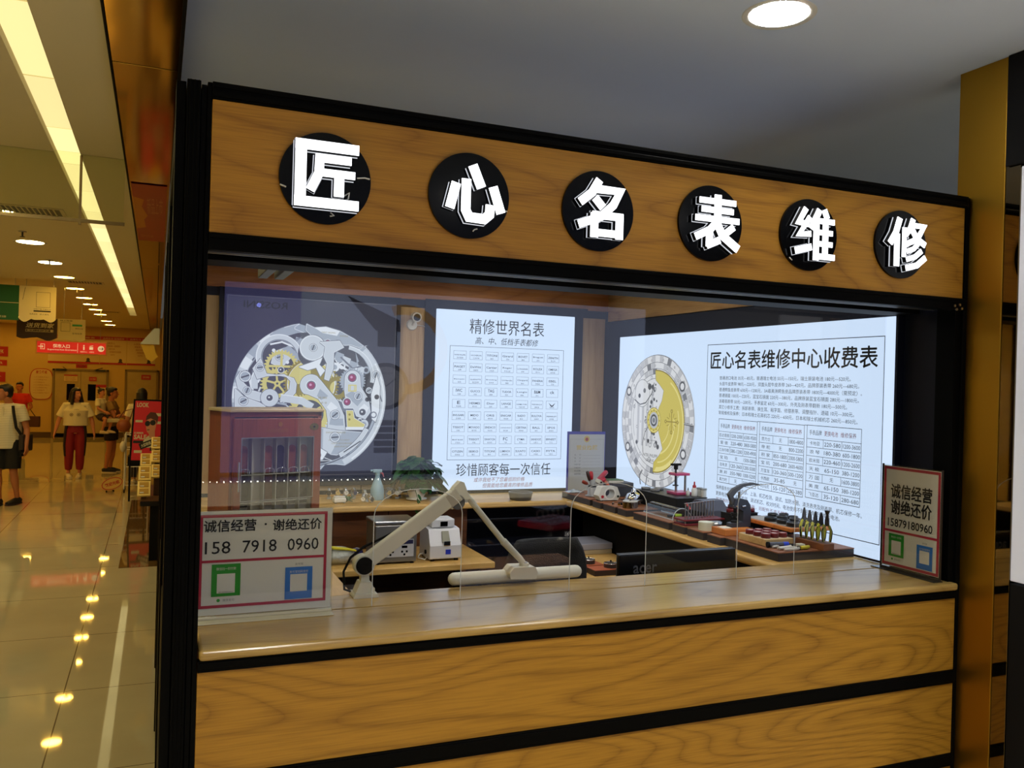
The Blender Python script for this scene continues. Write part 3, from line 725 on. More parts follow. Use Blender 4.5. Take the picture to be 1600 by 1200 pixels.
# left bridges
plate(0, [(0.66, 2.07), (0.70, 1.965), (0.80, 1.955), (0.885, 1.94), (0.905, 1.90), (0.90, 1.84), (0.86, 1.79), (0.80, 1.77), (0.80, 1.80), (0.86, 1.86), (0.865, 1.92), (0.82, 1.965), (0.70, 1.95), (0.64, 1.93), (0.61, 2.0)])
plate(0, [(0.53, 1.98), (0.55, 1.90), (0.60, 1.85), (0.68, 1.83), (0.70, 1.80), (0.66, 1.775), (0.58, 1.80), (0.515, 1.86), (0.50, 1.93)])
plate(0, [(0.495, 1.86), (0.56, 1.80), (0.66, 1.765), (0.70, 1.74), (0.62, 1.70), (0.50, 1.70)])
D(0, 0.726, 1.80, 0.062); D(3, 0.726, 1.80, 0.064, k=24); D(0, 0.726, 1.80, 0.06); jewel(0.726, 1.80, 0.018, True); jewel(0.798, 1.995, 0.016, True)
screw(0.56, 1.944, 0.036, 20); screw(0.576, 1.848, 0.026, 70); screw(0.656, 2.008, 0.026, 10); screw(0.553, 1.775, 0.03, 30)
LI(0, [(0.80, 1.80), (0.95, 1.78), (1.02, 1.74)], 0.05); LI(4, [(0.80, 1.825), (0.95, 1.805)], 0.006)
# column cap and top bridge
plate(1, [(0.965, 2.325), (1.02, 2.30), (1.10, 2.31), (1.20, 2.285), (1.30, 2.235), (1.375, 2.185), (1.34, 2.172), (1.28, 2.19), (1.24, 2.185), (1.16, 2.20), (1.06, 2.22), (1.00, 2.245), (0.96, 2.28)])
PG(4, (1.02, 2.30), (1.10, 2.31), (1.20, 2.285), (1.18, 2.25), (1.08, 2.265)); pm.mi(6)
pm.text(fr, 'TWENTY ONE JEWELS', 1.07, 2.262, 1.17, 2.276, n=nx()); pm.text(fr, 'SWISS', 1.20, 2.245, 1.26, 2.256, n=nx())
D(2, 1.02, 2.12, 0.11); D(3, 1.012, 2.156, 0.095); D(4, 1.01, 2.158, 0.09); D(0, 1.01, 2.158, 0.082); screw(1.015, 2.16, 0.026, 70)
jewel(1.116, 2.20, 0.017); screw(1.185, 2.195, 0.024, 50); screw(1.137, 2.106, 0.024, 60)
plate(0, [(1.06, 2.20), (1.20, 2.215), (1.23, 2.17), (1.16, 2.13), (1.16, 2.02), (1.13, 1.93), (1.10, 1.94), (1.115, 2.05), (1.09, 2.10), (1.10, 2.17)])
plate(4, [(0.92, 2.02), (1.02, 2.06), (1.08, 2.09), (1.06, 2.04), (1.10, 2.0), (1.07, 1.96), (1.04, 2.02), (0.98, 2.0)])
for k in range(4): PG(0 if k % 2 else 1, (1.18 + k * 0.05, 2.14 - k * 0.03), (1.235 + k * 0.05, 2.12 - k * 0.03), (1.225 + k * 0.05, 2.06 - k * 0.03), (1.17 + k * 0.05, 2.08 - k * 0.03))
RG(0, 1.23, 1.96, 0.20, 0.228, -10, 80); RG(4, 1.23, 1.96, 0.222, 0.228, -10, 80); LI(3, [(1.21, 2.10), (1.30, 2.02), (1.36, 2.04)], 0.012); LI(4, [(1.19, 2.05), (1.27, 2.0), (1.33, 2.02)], 0.016)
# curved centre bridge (swan neck)
plate(0, arcp(1.008, 1.893, 0.075, 60, 230, 12) + [(0.99, 1.83), (1.06, 1.80), (1.12, 1.72), (1.135, 1.63), (1.13, 1.59), (1.255, 1.575), (1.245, 1.68), (1.20, 1.78), (1.13, 1.86), (1.08, 1.92)])
PG(1, (1.07, 1.87), (1.13, 1.82), (1.08, 1.79), (1.05, 1.82)); PG(4, (1.15, 1.78), (1.20, 1.74), (1.16, 1.70), (1.12, 1.74)); PG(1, (1.15, 1.66), (1.24, 1.66), (1.245, 1.61), (1.14, 1.61))
pm.mi(6); pm.text(fr, '00 000', 1.06, 1.80, 1.12, 1.815, n=nx()); pm.text(fr, '0 0', 1.08, 1.765, 1.12, 1.778, n=nx())
jewel(1.008, 1.893, 0.026); screw(1.181, 1.687, 0.032, 40)
# right bridge with three jewels
GR(1, 1.30, 1.93, 0.085, 0.095, 28, 0.02)
plate(0, arcp(1.30, 1.95, 0.055, 0, 180, 10) + [(1.245, 1.86), (1.255, 1.80), (1.23, 1.775), (1.245, 1.735), (1.31, 1.735), (1.335, 1.68), (1.40, 1.66), (1.435, 1.71), (1.42, 1.80), (1.36, 1.89)])
PG(1, (1.25, 1.83), (1.30, 1.86), (1.38, 1.80), (1.34, 1.75)); PG(4, (1.35, 1.73), (1.39, 1.77), (1.425, 1.74), (1.40, 1.69))
pm.mi(5).frame(fr, 1.27, 1.855, 1.33, 1.905, 0.008, nx()); LI(5, [(1.285, 1.855), (1.285, 1.905)], 0.006); LI(5, [(1.315, 1.855), (1.315, 1.905)], 0.006)
jewel(1.297, 1.955, 0.026); jewel(1.265, 1.78, 0.022); jewel(1.378, 1.708, 0.02, True); screw(1.343, 1.823, 0.028, 65); screw(1.421, 1.866, 0.022, 30); screw(1.47, 1.979, 0.028, 70)
plate(5, [(1.26, 1.72), (1.31, 1.72), (1.32, 1.665), (1.40, 1.62), (1.39, 1.60), (1.27, 1.60)]); D(6, 1.285, 1.69, 0.008); D(6, 1.285, 1.655, 0.008)
PG(0, (1.13, 1.62), (1.255, 1.60), (1.255, 1.575), (1.13, 1.585)); PG(4, (1.26, 1.60), (1.40, 1.60), (1.40, 1.58), (1.26, 1.58)); D(2, 1.41, 1.80, 0.016)
plate(4, [(1.44, 1.84), (1.475, 1.98), (1.50, 1.90), (1.50, 1.72), (1.475, 1.64), (1.45, 1.66)]); D(2, 1.48, 1.82, 0.018); D(3, 1.46, 1.69, 0.024); D(4, 1.46, 1.69, 0.016)
# lower plate
plate(1, [(1.05, 1.60), (1.20, 1.575), (1.42, 1.56), (1.34, 1.46), (1.20, 1.40), (1.16, 1.405), (1.12, 1.43), (1.06, 1.45)])
PG(0, (1.10, 1.59), (1.24, 1.57), (1.16, 1.41), (1.10, 1.44)); pm.mi(6)
for i_, (tt, y_) in enumerate((('SWISS MADE', 1.555), ('ADJUSTED TO HEAT', 1.50), ('COLD ISOCHRONISM', 1.478), ('AND FIVE POSITIONS', 1.455))): pm.text(fr, tt, 1.12 + 0.02 * i_, y_, 1.26 + 0.03 * i_, y_ + 0.011, n=nx())
screw(1.185, 1.527, 0.034, 5); plate(0, arcp(cu, cv, 0.47, -62, -28, 8) + arcp(cu, cv, 0.44, -28, -62, 8)); LI(2, [(1.25, 1.42), (1.37, 1.50)], 0.008)
plate(4, [(1.02, 1.44), (1.08, 1.45), (1.13, 1.42), (1.10, 1.37), (1.03, 1.36)]); D(3, 1.065, 1.40, 0.026); D(4, 1.065, 1.40, 0.016)
pm.build('movement_print', MATL, t)

# --- price list box on the right wall
t = thing('price_list_lightbox', 'wide white back-lit price list box on the right kiosk wall', 'light box', (3.36, 4.515, 1.70))
MB().box((0, -1.355, -0.598), (0.05, 1.355, 0.632)).build('face', BOXW, t, 0.003)
mb = MB(); mb.box((0.004, -1.372, -0.598), (0.052, -1.356, 0.65)); mb.box((0.004, 1.356, -0.598), (0.052, 1.60, 0.65)); mb.box((0.004, -1.372, 0.633), (0.052, 1.60, 0.76)); mb.build('surround', NAVY, t, 0.002)
MB().box((-0.007, -1.355, -0.5975), (-0.0005, 1.355, -0.588)).build('lower_bead', BLACK, t)
fr = Frame((0, 1.355, -1.70), (0, -1, 0), (0, 0, 1))
N[0] = 0.0008
A = MB()
A.frame(fr, 1.164, 1.187, 2.652, 2.238, 0.004, n=0.001)
A.textb(fr, '匠心名表维修中心收费表', 1.203, 2.078, 2.608, 2.190, 0.0018)
LNS = ['普通进口电池 35元—85元，普通瑞士电池 55元—150元，瑞士原装电池 180元—520元。', '头层牛皮表带 98元—220元，双面头层牛皮表带 260—420元，品牌原装表带 260元—680元。',
       '普通鳄鱼皮表带 630元—1200元，3A级美洲鳄鱼皮品牌原装表带 1800元—4000元（需预定）。', '普通镜面 100元—220元，蓝宝石镜面 220元—380元，品牌原装蓝宝石镜面 280元—1800元。',
       '消毒钢表带 50元—200元，手表鉴定 60元—300元，外壳及刚表带翻新 180元—500元。', '其它小修手工费：拆卸表带、换生耳、粘字面、修理表带、调整指针、退磁 10元—300元。',
       '常规维修及保养：日本和瑞士石英机芯 220元—650元，日本和瑞士机械机芯 260元—850元。']
ENDS = [2.43, 2.49, 2.51, 2.49, 2.41, 2.46, 2.485]
for k, (s_, e_) in enumerate(zip(LNS, ENDS)):
    v = 2.018 - k * 0.0372
    A.text(fr, s_, 1.302, v - 0.012, e_, v + 0.0135, n=0.001)
TB = [[('百达翡丽', '1200-2000', '6500-9500'), ('爱 彼', '220-480', '3800-5800'), ('江诗丹顿', '580-1200', '3200-4900'), ('宝 珀', '无', '1500-5800'), ('百年灵', '120-360', '1200-5000'), ('萧 邦', '350-980', '1000-5200'), ('真力时', '无', '500-2500')],
      [('劳力士', '无', '1800-4800'), ('帝 舵', '无', '800-2200'), ('积 家', '850-1800', '2000-5800'), ('宝 玑', '200-680', '2600-4600'), ('万宝龙', '120-360', '500-1200'), ('卡西欧', '35-85', '无'), ('阿玛尼', '55-120', '220-380')],
      [('卡地亚', '220-580', '1200-3600'), ('浪 琴', '180-380', '600-1800'), ('欧米茄', '220-460', '1200-2600'), ('天 梭', '65-150', '380-1200'), ('万 国', '无', '1600-3800'), ('美 度', '65-150', '380-1200'), ('飞亚达', '35-120', '280-680')]]
TX = [(1.306, 1.690), (1.710, 2.096), (2.115, 2.516)]
G = A
for (u0, u1), rows in zip(TX, TB):
    z = 0.006
    vt, vh, vb = 1.757 + (u0 - 1.3) * z, 1.676 + (u0 - 1.3) * 0.012, 1.348 + (u0 - 1.3) * 0.01
    G.frame(fr, u0, vb, u1, vt, 0.003, n=0.001)
    w = u1 - u0; c1, c2 = u0 + 0.32 * w, u0 + 0.66 * w
    for k in range(7):
        a = vh - (vh - vb) * k / 7; b = vh - (vh - vb) * (k + 1) / 7; m_ = (a + b) / 2
        G.rect(fr, u0, a - 0.0012, u1, a + 0.0012, n=0.001)
        if k % 2 == 0:
            for cc in (c1, c2): G.rect(fr, cc - 0.0012, b, cc + 0.0012, a, n=0.001)
        for (x0, x1), s_ in zip(((u0, c1), (c1, c2), (c2, u1)), rows[k]):
            c = (x0 + x1) / 2; hw = min((x1 - x0) * 0.44, 0.0075 * len(s_) + 0.008 if s_[0].isdigit() else 0.013 * len(s_))
            A.text(fr, s_, c - hw, m_ - 0.011, c + hw, m_ + 0.011, n=0.001)
    Hh = A; Hh.mi(0).text(fr, '手表品牌', u0 + 0.02, vh + 0.022, u0 + 0.115, vh + 0.05, n=0.001)
    Hh.mi(1).text(fr, '更换电池', u0 + 0.135, vh + 0.022, u0 + 0.235, vh + 0.05, n=0.001); Hh.text(fr, '维修保养', u0 + 0.255, vh + 0.022, u0 + 0.365, vh + 0.05, n=0.001); A.mi(0)
G.rect(fr, 1.69, 1.756, 1.71, 1.759, n=0.001); G.rect(fr, 2.096, 1.758, 2.115, 1.761, n=0.001)
A.text(fr, '保养服务包括：清洗内部、上油、机芯检测、调试、加防水圈、清洗表壳及刚表带、机芯保修一年。', 1.297, 1.302, 2.532, 1.329, n=0.001)
A.text(fr, '更换电池包括：机芯检测、调试机芯、校对时间、电池使用不到期限免费更换新电池。', 1.297, 1.263, 2.38, 1.290, n=0.001)
A.mi(1).text(fr, '所更换的零件均为当日换新，旧配件不退于顾客。', 1.30, 1.226, 1.994, 1.250, n=0.001)
A.build('price_print', [INK, REDTEXT], t)
# automatic movement picture
PALE, PAL2, GREYL, GREYD = E('pale', (222, 224, 228)), E('pale_shade', (188, 190, 196)), E('grey_line', (120, 122, 128)), E('grey_dark', (70, 70, 74))
GO, GO2, GO3 = E('rotor_gold', (206, 190, 84)), E('rotor_light', (232, 220, 136)), E('rotor_dark', (150, 132, 40))
pm = MB()
cu, cv = 0.556, 1.700
rnd = random.Random(3)
D(2, cu, cv, 0.485, k=60); D(0, cu, cv, 0.482, k=60)
for ring, (r0, r1, nn) in enumerate(((0.43, 0.478, 54), (0.385, 0.428, 46), (0.345, 0.383, 40))):
    for k in range(nn):
        a = 360 / nn * k; q = rnd.random()
        PG(0 if q < .5 else (1 if q < .96 else 2), *(arcp(cu, cv, r0, a, a + 330 / nn, 2) + arcp(cu, cv, r1, a + 330 / nn, a, 2)))
        if ring < 2 and k % 3 == 0:
            uu, vv = cu + (r0 + .02) * math.cos(math.radians(a)), cv + (r0 + .02) * math.sin(math.radians(a)); D(2, uu, vv, 0.009, k=10); D(0, uu, vv, 0.005, k=8)
for r in (0.482, 0.43, 0.384, 0.344): RG(2, cu, cv, r - 0.002, r + 0.002)
D(0, cu, cv, 0.34, k=50); RG(2, cu, cv, 0.31, 0.314, 60, 300)
for k in range(9): PG(1 if k % 2 else 0, (0.27 + k * 0.032, 1.50 + abs(k - 4) * 0.01), (0.30 + k * 0.032, 1.50 + abs(k - 4) * 0.01), (0.30 + k * 0.032, 1.93 - abs(k - 4) * 0.012), (0.27 + k * 0.032, 1.93 - abs(k - 4) * 0.012))
for k in range(46):
    a = rnd.uniform(75, 285); r = rnd.uniform(0.08, 0.33); uu, vv = cu + r * math.cos(math.radians(a)), cv + r * math.sin(math.radians(a)); q = rnd.uniform(0.006, 0.02)
    D(2, uu, vv, q, k=12); D(rnd.choice((0, 1, 3)), uu, vv, q * 0.7, k=12)
D(0, 0.37, 1.90, 0.10, k=24); RG(2, 0.37, 1.90, 0.10, 0.104); D(3, 0.47, 1.95, 0.024, k=14); D(3, 0.33, 1.88, 0.017, k=14); D(2, 0.40, 1.92, 0.018, k=14)
LI(3, [(0.26, 1.85), (0.34, 1.815), (0.42, 1.83), (0.50, 1.90), (0.53, 1.98)], 0.008); LI(3, [(0.49, 1.69), (0.42, 1.61), (0.39, 1.53), (0.40, 1.46)], 0.006)
pm.mi(3); pm.text(fr, 'PATEK PHILIPPE', 0.40, 1.435, 0.60, 1.458, n=nx()); pm.text(fr, 'GENEVE', 0.44, 1.40, 0.55, 1.42, n=nx()); pm.text(fr, 'TWENTY SEVEN JEWELS', 0.44, 1.55, 0.58, 1.562, n=nx())
plate(4, arcp(cu, cv, 0.372, 92, -92, 36) + [(0.552, 1.40), (0.62, 1.455), (0.665, 1.505), (0.63, 1.58), (0.605, 1.63), (0.57, 1.69), (0.60, 1.795), (0.64, 1.85), (0.66, 1.925), (0.60, 1.97), (0.552, 2.0)], edge=3, w=0.003)
pm.mi(5)
for r, a0, a1, w in ((0.33, 60, -80, 0.012), (0.28, 20, -85, 0.01), (0.22, 10, -75, 0.012), (0.16, 0, -60, 0.008)): RG(5, cu + 0.02, cv - 0.01, r, r + w, a1, a0)
PG(5, *(arcp(cu, cv, 0.365, -50, -90, 8) + arcp(cu + 0.02, cv - 0.02, 0.31, -88, -50, 8))); RG(6, cu, cv, 0.366, 0.374, -92, 92)
RG(6, 0.538, 1.706, 0.088, 0.094); RG(4, 0.538, 1.706, 0.06, 0.09); RG(5, 0.538, 1.706, 0.078, 0.086)
for k in range(12): D(6, 0.538 + 0.074 * math.cos(k * PI / 6), 1.706 + 0.074 * math.sin(k * PI / 6), 0.007, k=8)
D(1, 0.538, 1.706, 0.06); RG(3, 0.538, 1.706, 0.03, 0.044); D(2, 0.538, 1.706, 0.018)
LI(6, [(0.68, 1.706), (0.86, 1.706)], 0.008); LI(6, [(0.77, 1.62), (0.77, 1.79)], 0.008)
for a, b in ((0, 1), (1, 0), (0, -1), (-1, 0)):
    D(6, 0.77 + a * 0.075, 1.706 + b * 0.075, 0.014, k=10); D(4, 0.77 + a * 0.075, 1.706 + b * 0.075, 0.007, k=8); LI(6, [(0.77 + a * .03 - b * .02, 1.706 + b * .03 + a * .02), (0.77 + a * .06 - b * .03, 1.706 + b * .06 + a * .03)], 0.005); LI(6, [(0.77 + a * .03 + b * .02, 1.706 + b * .03 - a * .02), (0.77 + a * .06 + b * .03, 1.706 + b * .06 - a * .03)], 0.005)
for uu, vv in ((0.176, 1.911), (0.892, 1.957), (0.179, 1.486), (0.923, 1.49)): D(3, uu, vv, 0.034, k=16); D(0, uu, vv, 0.024, k=16); RG(2, uu, vv, 0.034, 0.038)
PG(3, (0.925, 1.708), (1.03, 1.70), (1.03, 1.686), (0.925, 1.694)); PG(0, (0.925, 1.704), (1.03, 1.697), (1.03, 1.694), (0.925, 1.70))
LI(2, [(0.40, 1.33), (0.36, 1.285), (0.38, 1.22)], 0.014); LI(2, [(0.47, 1.30), (0.45, 1.22)], 0.012)
pm.build('movement_print', [PALE, PAL2, GREYL, GREYD, GO, GO2, GO3], t)

# --- acrylic counter signs
t = thing('counter_price_sign', 'wide acrylic counter sign with red border and phone number, left on the counter', 'sign', (0.375, 3.105, 1.10))
fr = Frame((-0.375, -0.0015, -1.10), (1, 0, 0), (0, 0, 1))
MB().box((-0.232, 0.0, 0.018), (0.228, 0.002, 0.378)).build('paper', WHITEPAPER, t)
mb = MB(); mb.box((-0.236, -0.006, 0.014), (0.233, -0.003, 0.382)); mb.box((-0.236, 0.0035, 0.014), (0.233, 0.0065, 0.382)); mb.build('sleeve', ACRYL, t, 0.001)
mb = MB(); mb.box((-0.236, -0.055, 0.0), (0.233, 0.022, 0.004)); mb.box((-0.236, -0.008, 0.004), (0.233, 0.008, 0.014)); mb.build('foot', mat('acrylic_foot', (206, 200, 176), 0.15), t, 0.002)
mb = MB(); mb.frame(fr, 0.150, 1.143, 0.585, 1.466, 0.010, n=0.0); mb.rect(fr, 0.16, 1.300, 0.575, 1.309, n=0.0)
mb.mi(1).textb(fr, '诚信经营', 0.163, 1.406, 0.336, 1.447, 0.0008, 0.0002); mb.rect(fr, 0.365, 1.424, 0.372, 1.431); mb.textb(fr, '谢绝还价', 0.394, 1.403, 0.564, 1.443, 0.0008, 0.0002)
for s_, a_, b_ in (('158', 0.168, 0.252), ('7918', 0.292, 0.408), ('0960', 0.446, 0.555)): mb.text(fr, s_, a_, 1.330, b_, 1.373, n=0.0, bold=0.004)
mb.build('sign_print', [REDINK, INK], t)
def paycard(fr, u0, v0, u1, v1, green, t):
    w, h = u1 - u0, v1 - v0
    mb = MB(); mb.rect(fr, u0, v0, u1, v1, n=0.0004); mb.build('green_pay_card' if green else 'blue_pay_card', GREENC if green else BLUEC, t)
    mb = MB(); mb.rect(fr, u0 + w * .19, v0 + h * (.10 if green else .24), u1 - w * .19, v0 + h * (.70 if green else .78), n=0.0008)
    mb.text(fr, '微信扫一扫付款' if green else '支付宝扫码支付', u0 + w * .16, v1 - h * .19, u1 - w * .16, v1 - h * .10, n=0.0008); mb.build('card_white', WHITEPAPER, t)
    mb = MB()
    if green:
        MB().disc(fr, u0 + w * .25, v0 - h * .12, w * .06, n=0.0004, k=14).build('pay_mark', GREENC, t); mb.mi(1).text(fr, '微信支付', u0 + w * .4, v0 - h * .16, u0 + w * .8, v0 - h * .08, n=0.0004)
        MB().text(fr, '推荐使用微信支付', u0 + w * .25, v0 + h * .115, u1 - w * .25, v0 + h * .15, n=0.0012).build('scan_hint', INK, t)
    else:
        mb.mi(1).text(fr, '支付宝', u0 + w * .35, v1 + h * .06, u1 - w * .35, v1 + h * .13, n=0.0004)
    mb.build('card_small_print', [GREENC, mat('grey_ink', (110, 110, 110), 0.6)], t)
paycard(fr, 0.192, 1.182, 0.288, 1.294, True, t)
paycard(fr, 0.440, 1.156, 0.536, 1.270, False, t)

t = thing('counter_price_sign', 'upright acrylic counter sign with red border and phone number, right end of the counter', 'sign', (3.29, 2.97, 1.10))
fr = Frame((-0.0012, 2.97 - 2.97, -1.10), (0, -1, 0), (0, 0, 1))
Y2 = lambda y_: 2.97 - y_
MB().box((0, -0.164, 0.02), (0.002, 0.166, 0.500)).build('paper', WHITEPAPER, t)
mb = MB(); mb.box((-0.0045, -0.169, 0.012), (-0.003, 0.170, 0.506)); mb.box((0.003, -0.169, 0.012), (0.005, 0.170, 0.506)); mb.build('sleeve', ACRYL, t, 0.0005)
mb = MB(); mb.box((-0.035, -0.169, 0.0), (0.02, 0.200, 0.004)); mb.box((-0.006, -0.169, 0.004), (0.006, 0.170, 0.014)); mb.box((-0.006, -0.172, 0.004), (0.006, -0.168, 0.508)); mb.box((-0.006, 0.169, 0.004), (0.006, 0.172, 0.508)); mb.build('foot', mat('dark_acrylic', (46, 42, 38), 0.15), t, 0.001)
mb = MB(); mb.frame(fr, -0.162, 1.123, 0.162, 1.597, 0.013, n=0.0); mb.rect(fr, -0.15, 1.284, 0.15, 1.295, n=0.0)
mb.mi(1).textb(fr, '诚信经营', Y2(3.088), 1.448, Y2(2.853), 1.516, 0.0016, 0.0002); mb.textb(fr, '谢绝还价', Y2(3.086), 1.372, Y2(2.854), 1.440, 0.0016, 0.0002); mb.text(fr, '15879180960', Y2(3.103), 1.310, Y2(2.846), 1.350, n=0.0, bold=0.014); mb.build('sign_print', [REDINK, INK], t)
paycard(fr, Y2(3.094), 1.168, Y2(3.004), 1.276, True, t)
paycard(fr, Y2(2.930), 1.140, Y2(2.842), 1.250, False, t)
# ------------------------------------------------------------------ shelves, benches and cabinets inside the kiosk
t = thing('wall_shelf', 'oak shelf top running along the back wall under the light boxes', 'shelf', (1.75, 5.87, 1.10))
MB().box((-1.66, -0.26, -0.04), (1.63, 0.26, 0)).build('shelf_top', SHELF, t, 0.012, seg=3)
MB().box((-1.66, 0.262, -0.04), (1.63, 0.285, 0.012)).build('back_lip', SHELF, t, 0.002)
t = thing('tool_shelf', 'oak tool shelf with a rounded edge along the right kiosk wall', 'shelf', (3.09, 4.47, 1.10))
MB().box((-0.30, -1.14, -0.042), (0.315, 1.13, 0)).build('shelf_top', SHELFY, t, 0.014, seg=4)
MB().box((-0.16, -1.10, -0.62), (0.315, 1.12, -0.044)).build('cabinet_body', DARKROOM, t)
t = thing('walnut_cabinet', 'dark walnut cabinet front below the back shelf', 'cabinet', (1.20, 5.92, 0.0))
MB().box((-1.10, -0.17, 0.0), (0.88, 0.2, 1.055)).build('body', WALNUT, t, 0.002)
for x in (-0.30, 0.30): MB().box((x, -0.176, 0.80), (x + 0.004, -0.169, 1.05)).build('door_gap', BLACKM, t)
t = thing('low_bench', 'low oak workbench in front of the walnut cabinet carrying the ultrasonic cleaner', 'workbench', (1.37, 5.44, 0.0))
MB().box((-0.63, -0.33, 0.75), (0.68, 0.30, 0.79)).build('bench_top', SHELF, t, 0.006)
for x in (-0.60, 0.62):
    for y in (-0.28, 0.24): MB().box((x - 0.02, y - 0.02, 0.012), (x + 0.02, y + 0.02, 0.75)).build('leg', BLACK, t)
t = thing('inner_desk', 'dark inner desk behind the counter holding the monitor', 'desk', (2.30, 3.62, 0.0))
MB().box((-0.55, -0.24, 0.77), (0.55, 0.25, 0.80)).build('desk_top', SHELF, t, 0.004)
for x in (-0.5, 0.5):
    MB().box((x - 0.02, -0.22, 0.012), (x + 0.02, 0.22, 0.77)).build('leg', BLACK, t)
t = thing('side_bench', 'low side bench under the tool shelf with watch trays on it', 'workbench', (2.62, 4.78, 0.0))
MB().box((-0.33, -0.32, 0.76), (0.30, 0.60, 0.80)).build('bench_top', SHELFY, t, 0.004)
for x in (-0.29, 0.26):
    for y in (-0.28, 0.54): MB().box((x - 0.02, y - 0.02, 0.012), (x + 0.02, y + 0.02, 0.76)).build('leg', BLACK, t)

# ------------------------------------------------------------------ desk lamp, monitor, chair
t = thing('bench_lamp', 'cream articulated bench lamp clamped on the counter with a long tube head', 'lamp', (0.772, 3.30, 1.10))
mb = MB(); fr = Frame((0, 0, 0), (1, 0, 0), (0, 0, 1))
mb.solid(fr, [(-0.050, 0.0), (0.050, 0.0), (0.046, 0.014), (-0.046, 0.014)], -0.045, 0.045); mb.solid(fr, [(-0.040, 0.014), (0.040, 0.014), (0.022, 0.058), (-0.022, 0.058)], -0.03, 0.03); mb.solid(fr, [(-0.017, 0.058), (0.017, 0.058), (0.015, 0.098), (-0.015, 0.098)], -0.016, 0.016)
mb.cyl((0.028, -0.034, 0.03), (0.028, -0.030, 0.03), 0.008, n=10); mb.build('clamp_base', CREAMP, t, 0.003)
el = Vector((-0.006, 0, 0.122)); pk = Vector((0.378, 0.01, 0.392)); dn = Vector((0.69, 0.015, 0.085))
mb = MB(); mb.cyl(el + Vector((0, -0.026, 0)), el + Vector((0, 0.026, 0)), 0.040, n=24); mb.build('elbow_joint', CREAMP, t)
MB().cyl(el + Vector((0, -0.031, 0)), el + Vector((0, -0.026, 0)), 0.034, n=24).build('elbow_cap', BLACKM, t)
d = (pk - el).normalized(); a_ = math.atan2(d.z, d.x); L_ = (pk - el).length
rot = Matrix.Rotation(-a_, 3, 'Y')
mb = MB(); mb.box(el + Vector((0.02, -0.017, -0.029)), el + Vector((L_ * 0.965, 0.017, 0.031)), rot, el); mb.build('lower_arm', CREAMP, t, 0.006)
mb = MB(); mb.box(el + Vector((L_ * 0.88, -0.0175, -0.031)), el + Vector((L_ * 1.0, 0.0175, 0.026)), rot, el); mb.build('arm_sleeve', mat('cream_shade', (190, 184, 164), 0.45), t, 0.004)
mb = MB(); hub = pk + Vector((0.003, 0, -0.005))
mb.solid(Frame(hub, (1, 0, 0), (0, 0, 1)), [(-0.06, -0.03), (-0.028, -0.06), (0.005, -0.02), (0.035, -0.035), (0.045, -0.01), (0.02, 0.05), (0.004, 0.054), (-0.02, 0.03)], -0.02, 0.02); mb.build('top_joint', CREAMP, t, 0.004)
MB().cyl(hub + Vector((-0.006, -0.026, -0.03)), hub + Vector((-0.006, 0.026, -0.03)), 0.030, n=24).build('joint_cap', mat('joint_grey', (84, 84, 82), 0.5), t)
mb = MB(); mb.tube([pk + Vector((0.015, 0, 0.02)), pk + (dn - pk) * 0.66, pk + (dn - pk) * 0.68], [0.0125, 0.0125, 0.0145], 14); mb.tube([pk + (dn - pk) * 0.68, pk + (dn - pk) * 0.8, dn + Vector((-0.022, 0, 0.022)), dn + Vector((-0.004, 0, 0.0)), dn + Vector((0, 0, -0.025))], [0.016, 0.0145, 0.0135, 0.013, 0.013], 14)
mb.build('upper_arm', CREAMP, t)
c = Vector((0.678, 0.02, 0.040)); fr2 = Frame(c, (1, 0, 0), (0, 0, 1))
mb = MB(); mb.solid(fr2, [(-0.062, -0.012), (0.055, -0.018), (0.062, 0.008), (0.05, 0.034), (-0.046, 0.036), (-0.066, 0.014)], -0.045, 0.04); mb.cyl(c + Vector((0.012, -0.005, 0.034)), c + Vector((0.012, -0.005, 0.046)), 0.021, n=18); mb.build('head_bracket', CREAMP, t, 0.005)
MB().cyl(c + Vector((0.012, -0.005, 0.046)), c + Vector((0.012, -0.005, 0.050)), 0.014, n=16).build('swivel', STEEL, t)
mb = MB(); mb.cyl((0.39, 0.05, 0.028), (0.955, 0.05, 0.028), 0.027, n=20); mb.sph((0.39, 0.05, 0.028), 0.027); mb.sph((0.955, 0.05, 0.028), 0.027); mb.build('tube_head', mat('tube_white', (224, 224, 206), 0.3), t)
mb = MB(); mb.tube([(-0.03, 0.03, 0.006), (-0.07, 0.035, 0.02), (-0.075, 0.035, 0.09), (-0.05, 0.03, 0.145), (0.0, 0.028, 0.185), (0.09, 0.024, 0.225), (0.12, 0.02, 0.24)], 0.005, 8); mb.build('cable', BLACKM, t)
t = thing('monitor', 'black monitor seen from behind, its top edge rising behind the counter', 'monitor', (2.39, 3.56, 0.80))
MB().box((-0.336, -0.03, 0.03), (0.336, 0.0, 0.345)).build('back_shell', mat('monitor_black', (15, 16, 19), 0.25), t, 0.006)
mb = MB(); mb.solid(Frame((0, 0, 0), (1, 0, 0), (0, 0, 1)), [(-0.06, 0), (0.06, 0), (0.035, 0.12), (-0.035, 0.12)], -0.025, -0.005); mb.box((-0.12, -0.06, 0.0), (0.12, 0.12, 0.012)); mb.build('stand', BLACKM, t, 0.003)
MB().text(Frame((0, -0.031, 0), (1, 0, 0), (0, 0, 1)), 'acer', -0.262, 0.252, -0.13, 0.292, n=0.0006, bold=0.012).build('maker_mark', mat('mark_grey', (92, 94, 98), 0.4), t)
MB().box((-0.336, 0.0005, 0.03), (0.336, 0.004, 0.347)).build('bezel_edge', mat('bezel_shine', (150, 152, 152), 0.2, 0.6), t)
t = thing('work_chair', 'black mesh office chair back showing behind the counter glass', 'chair', (2.06, 4.44, 0.012))
mb = MB(); R_ = []
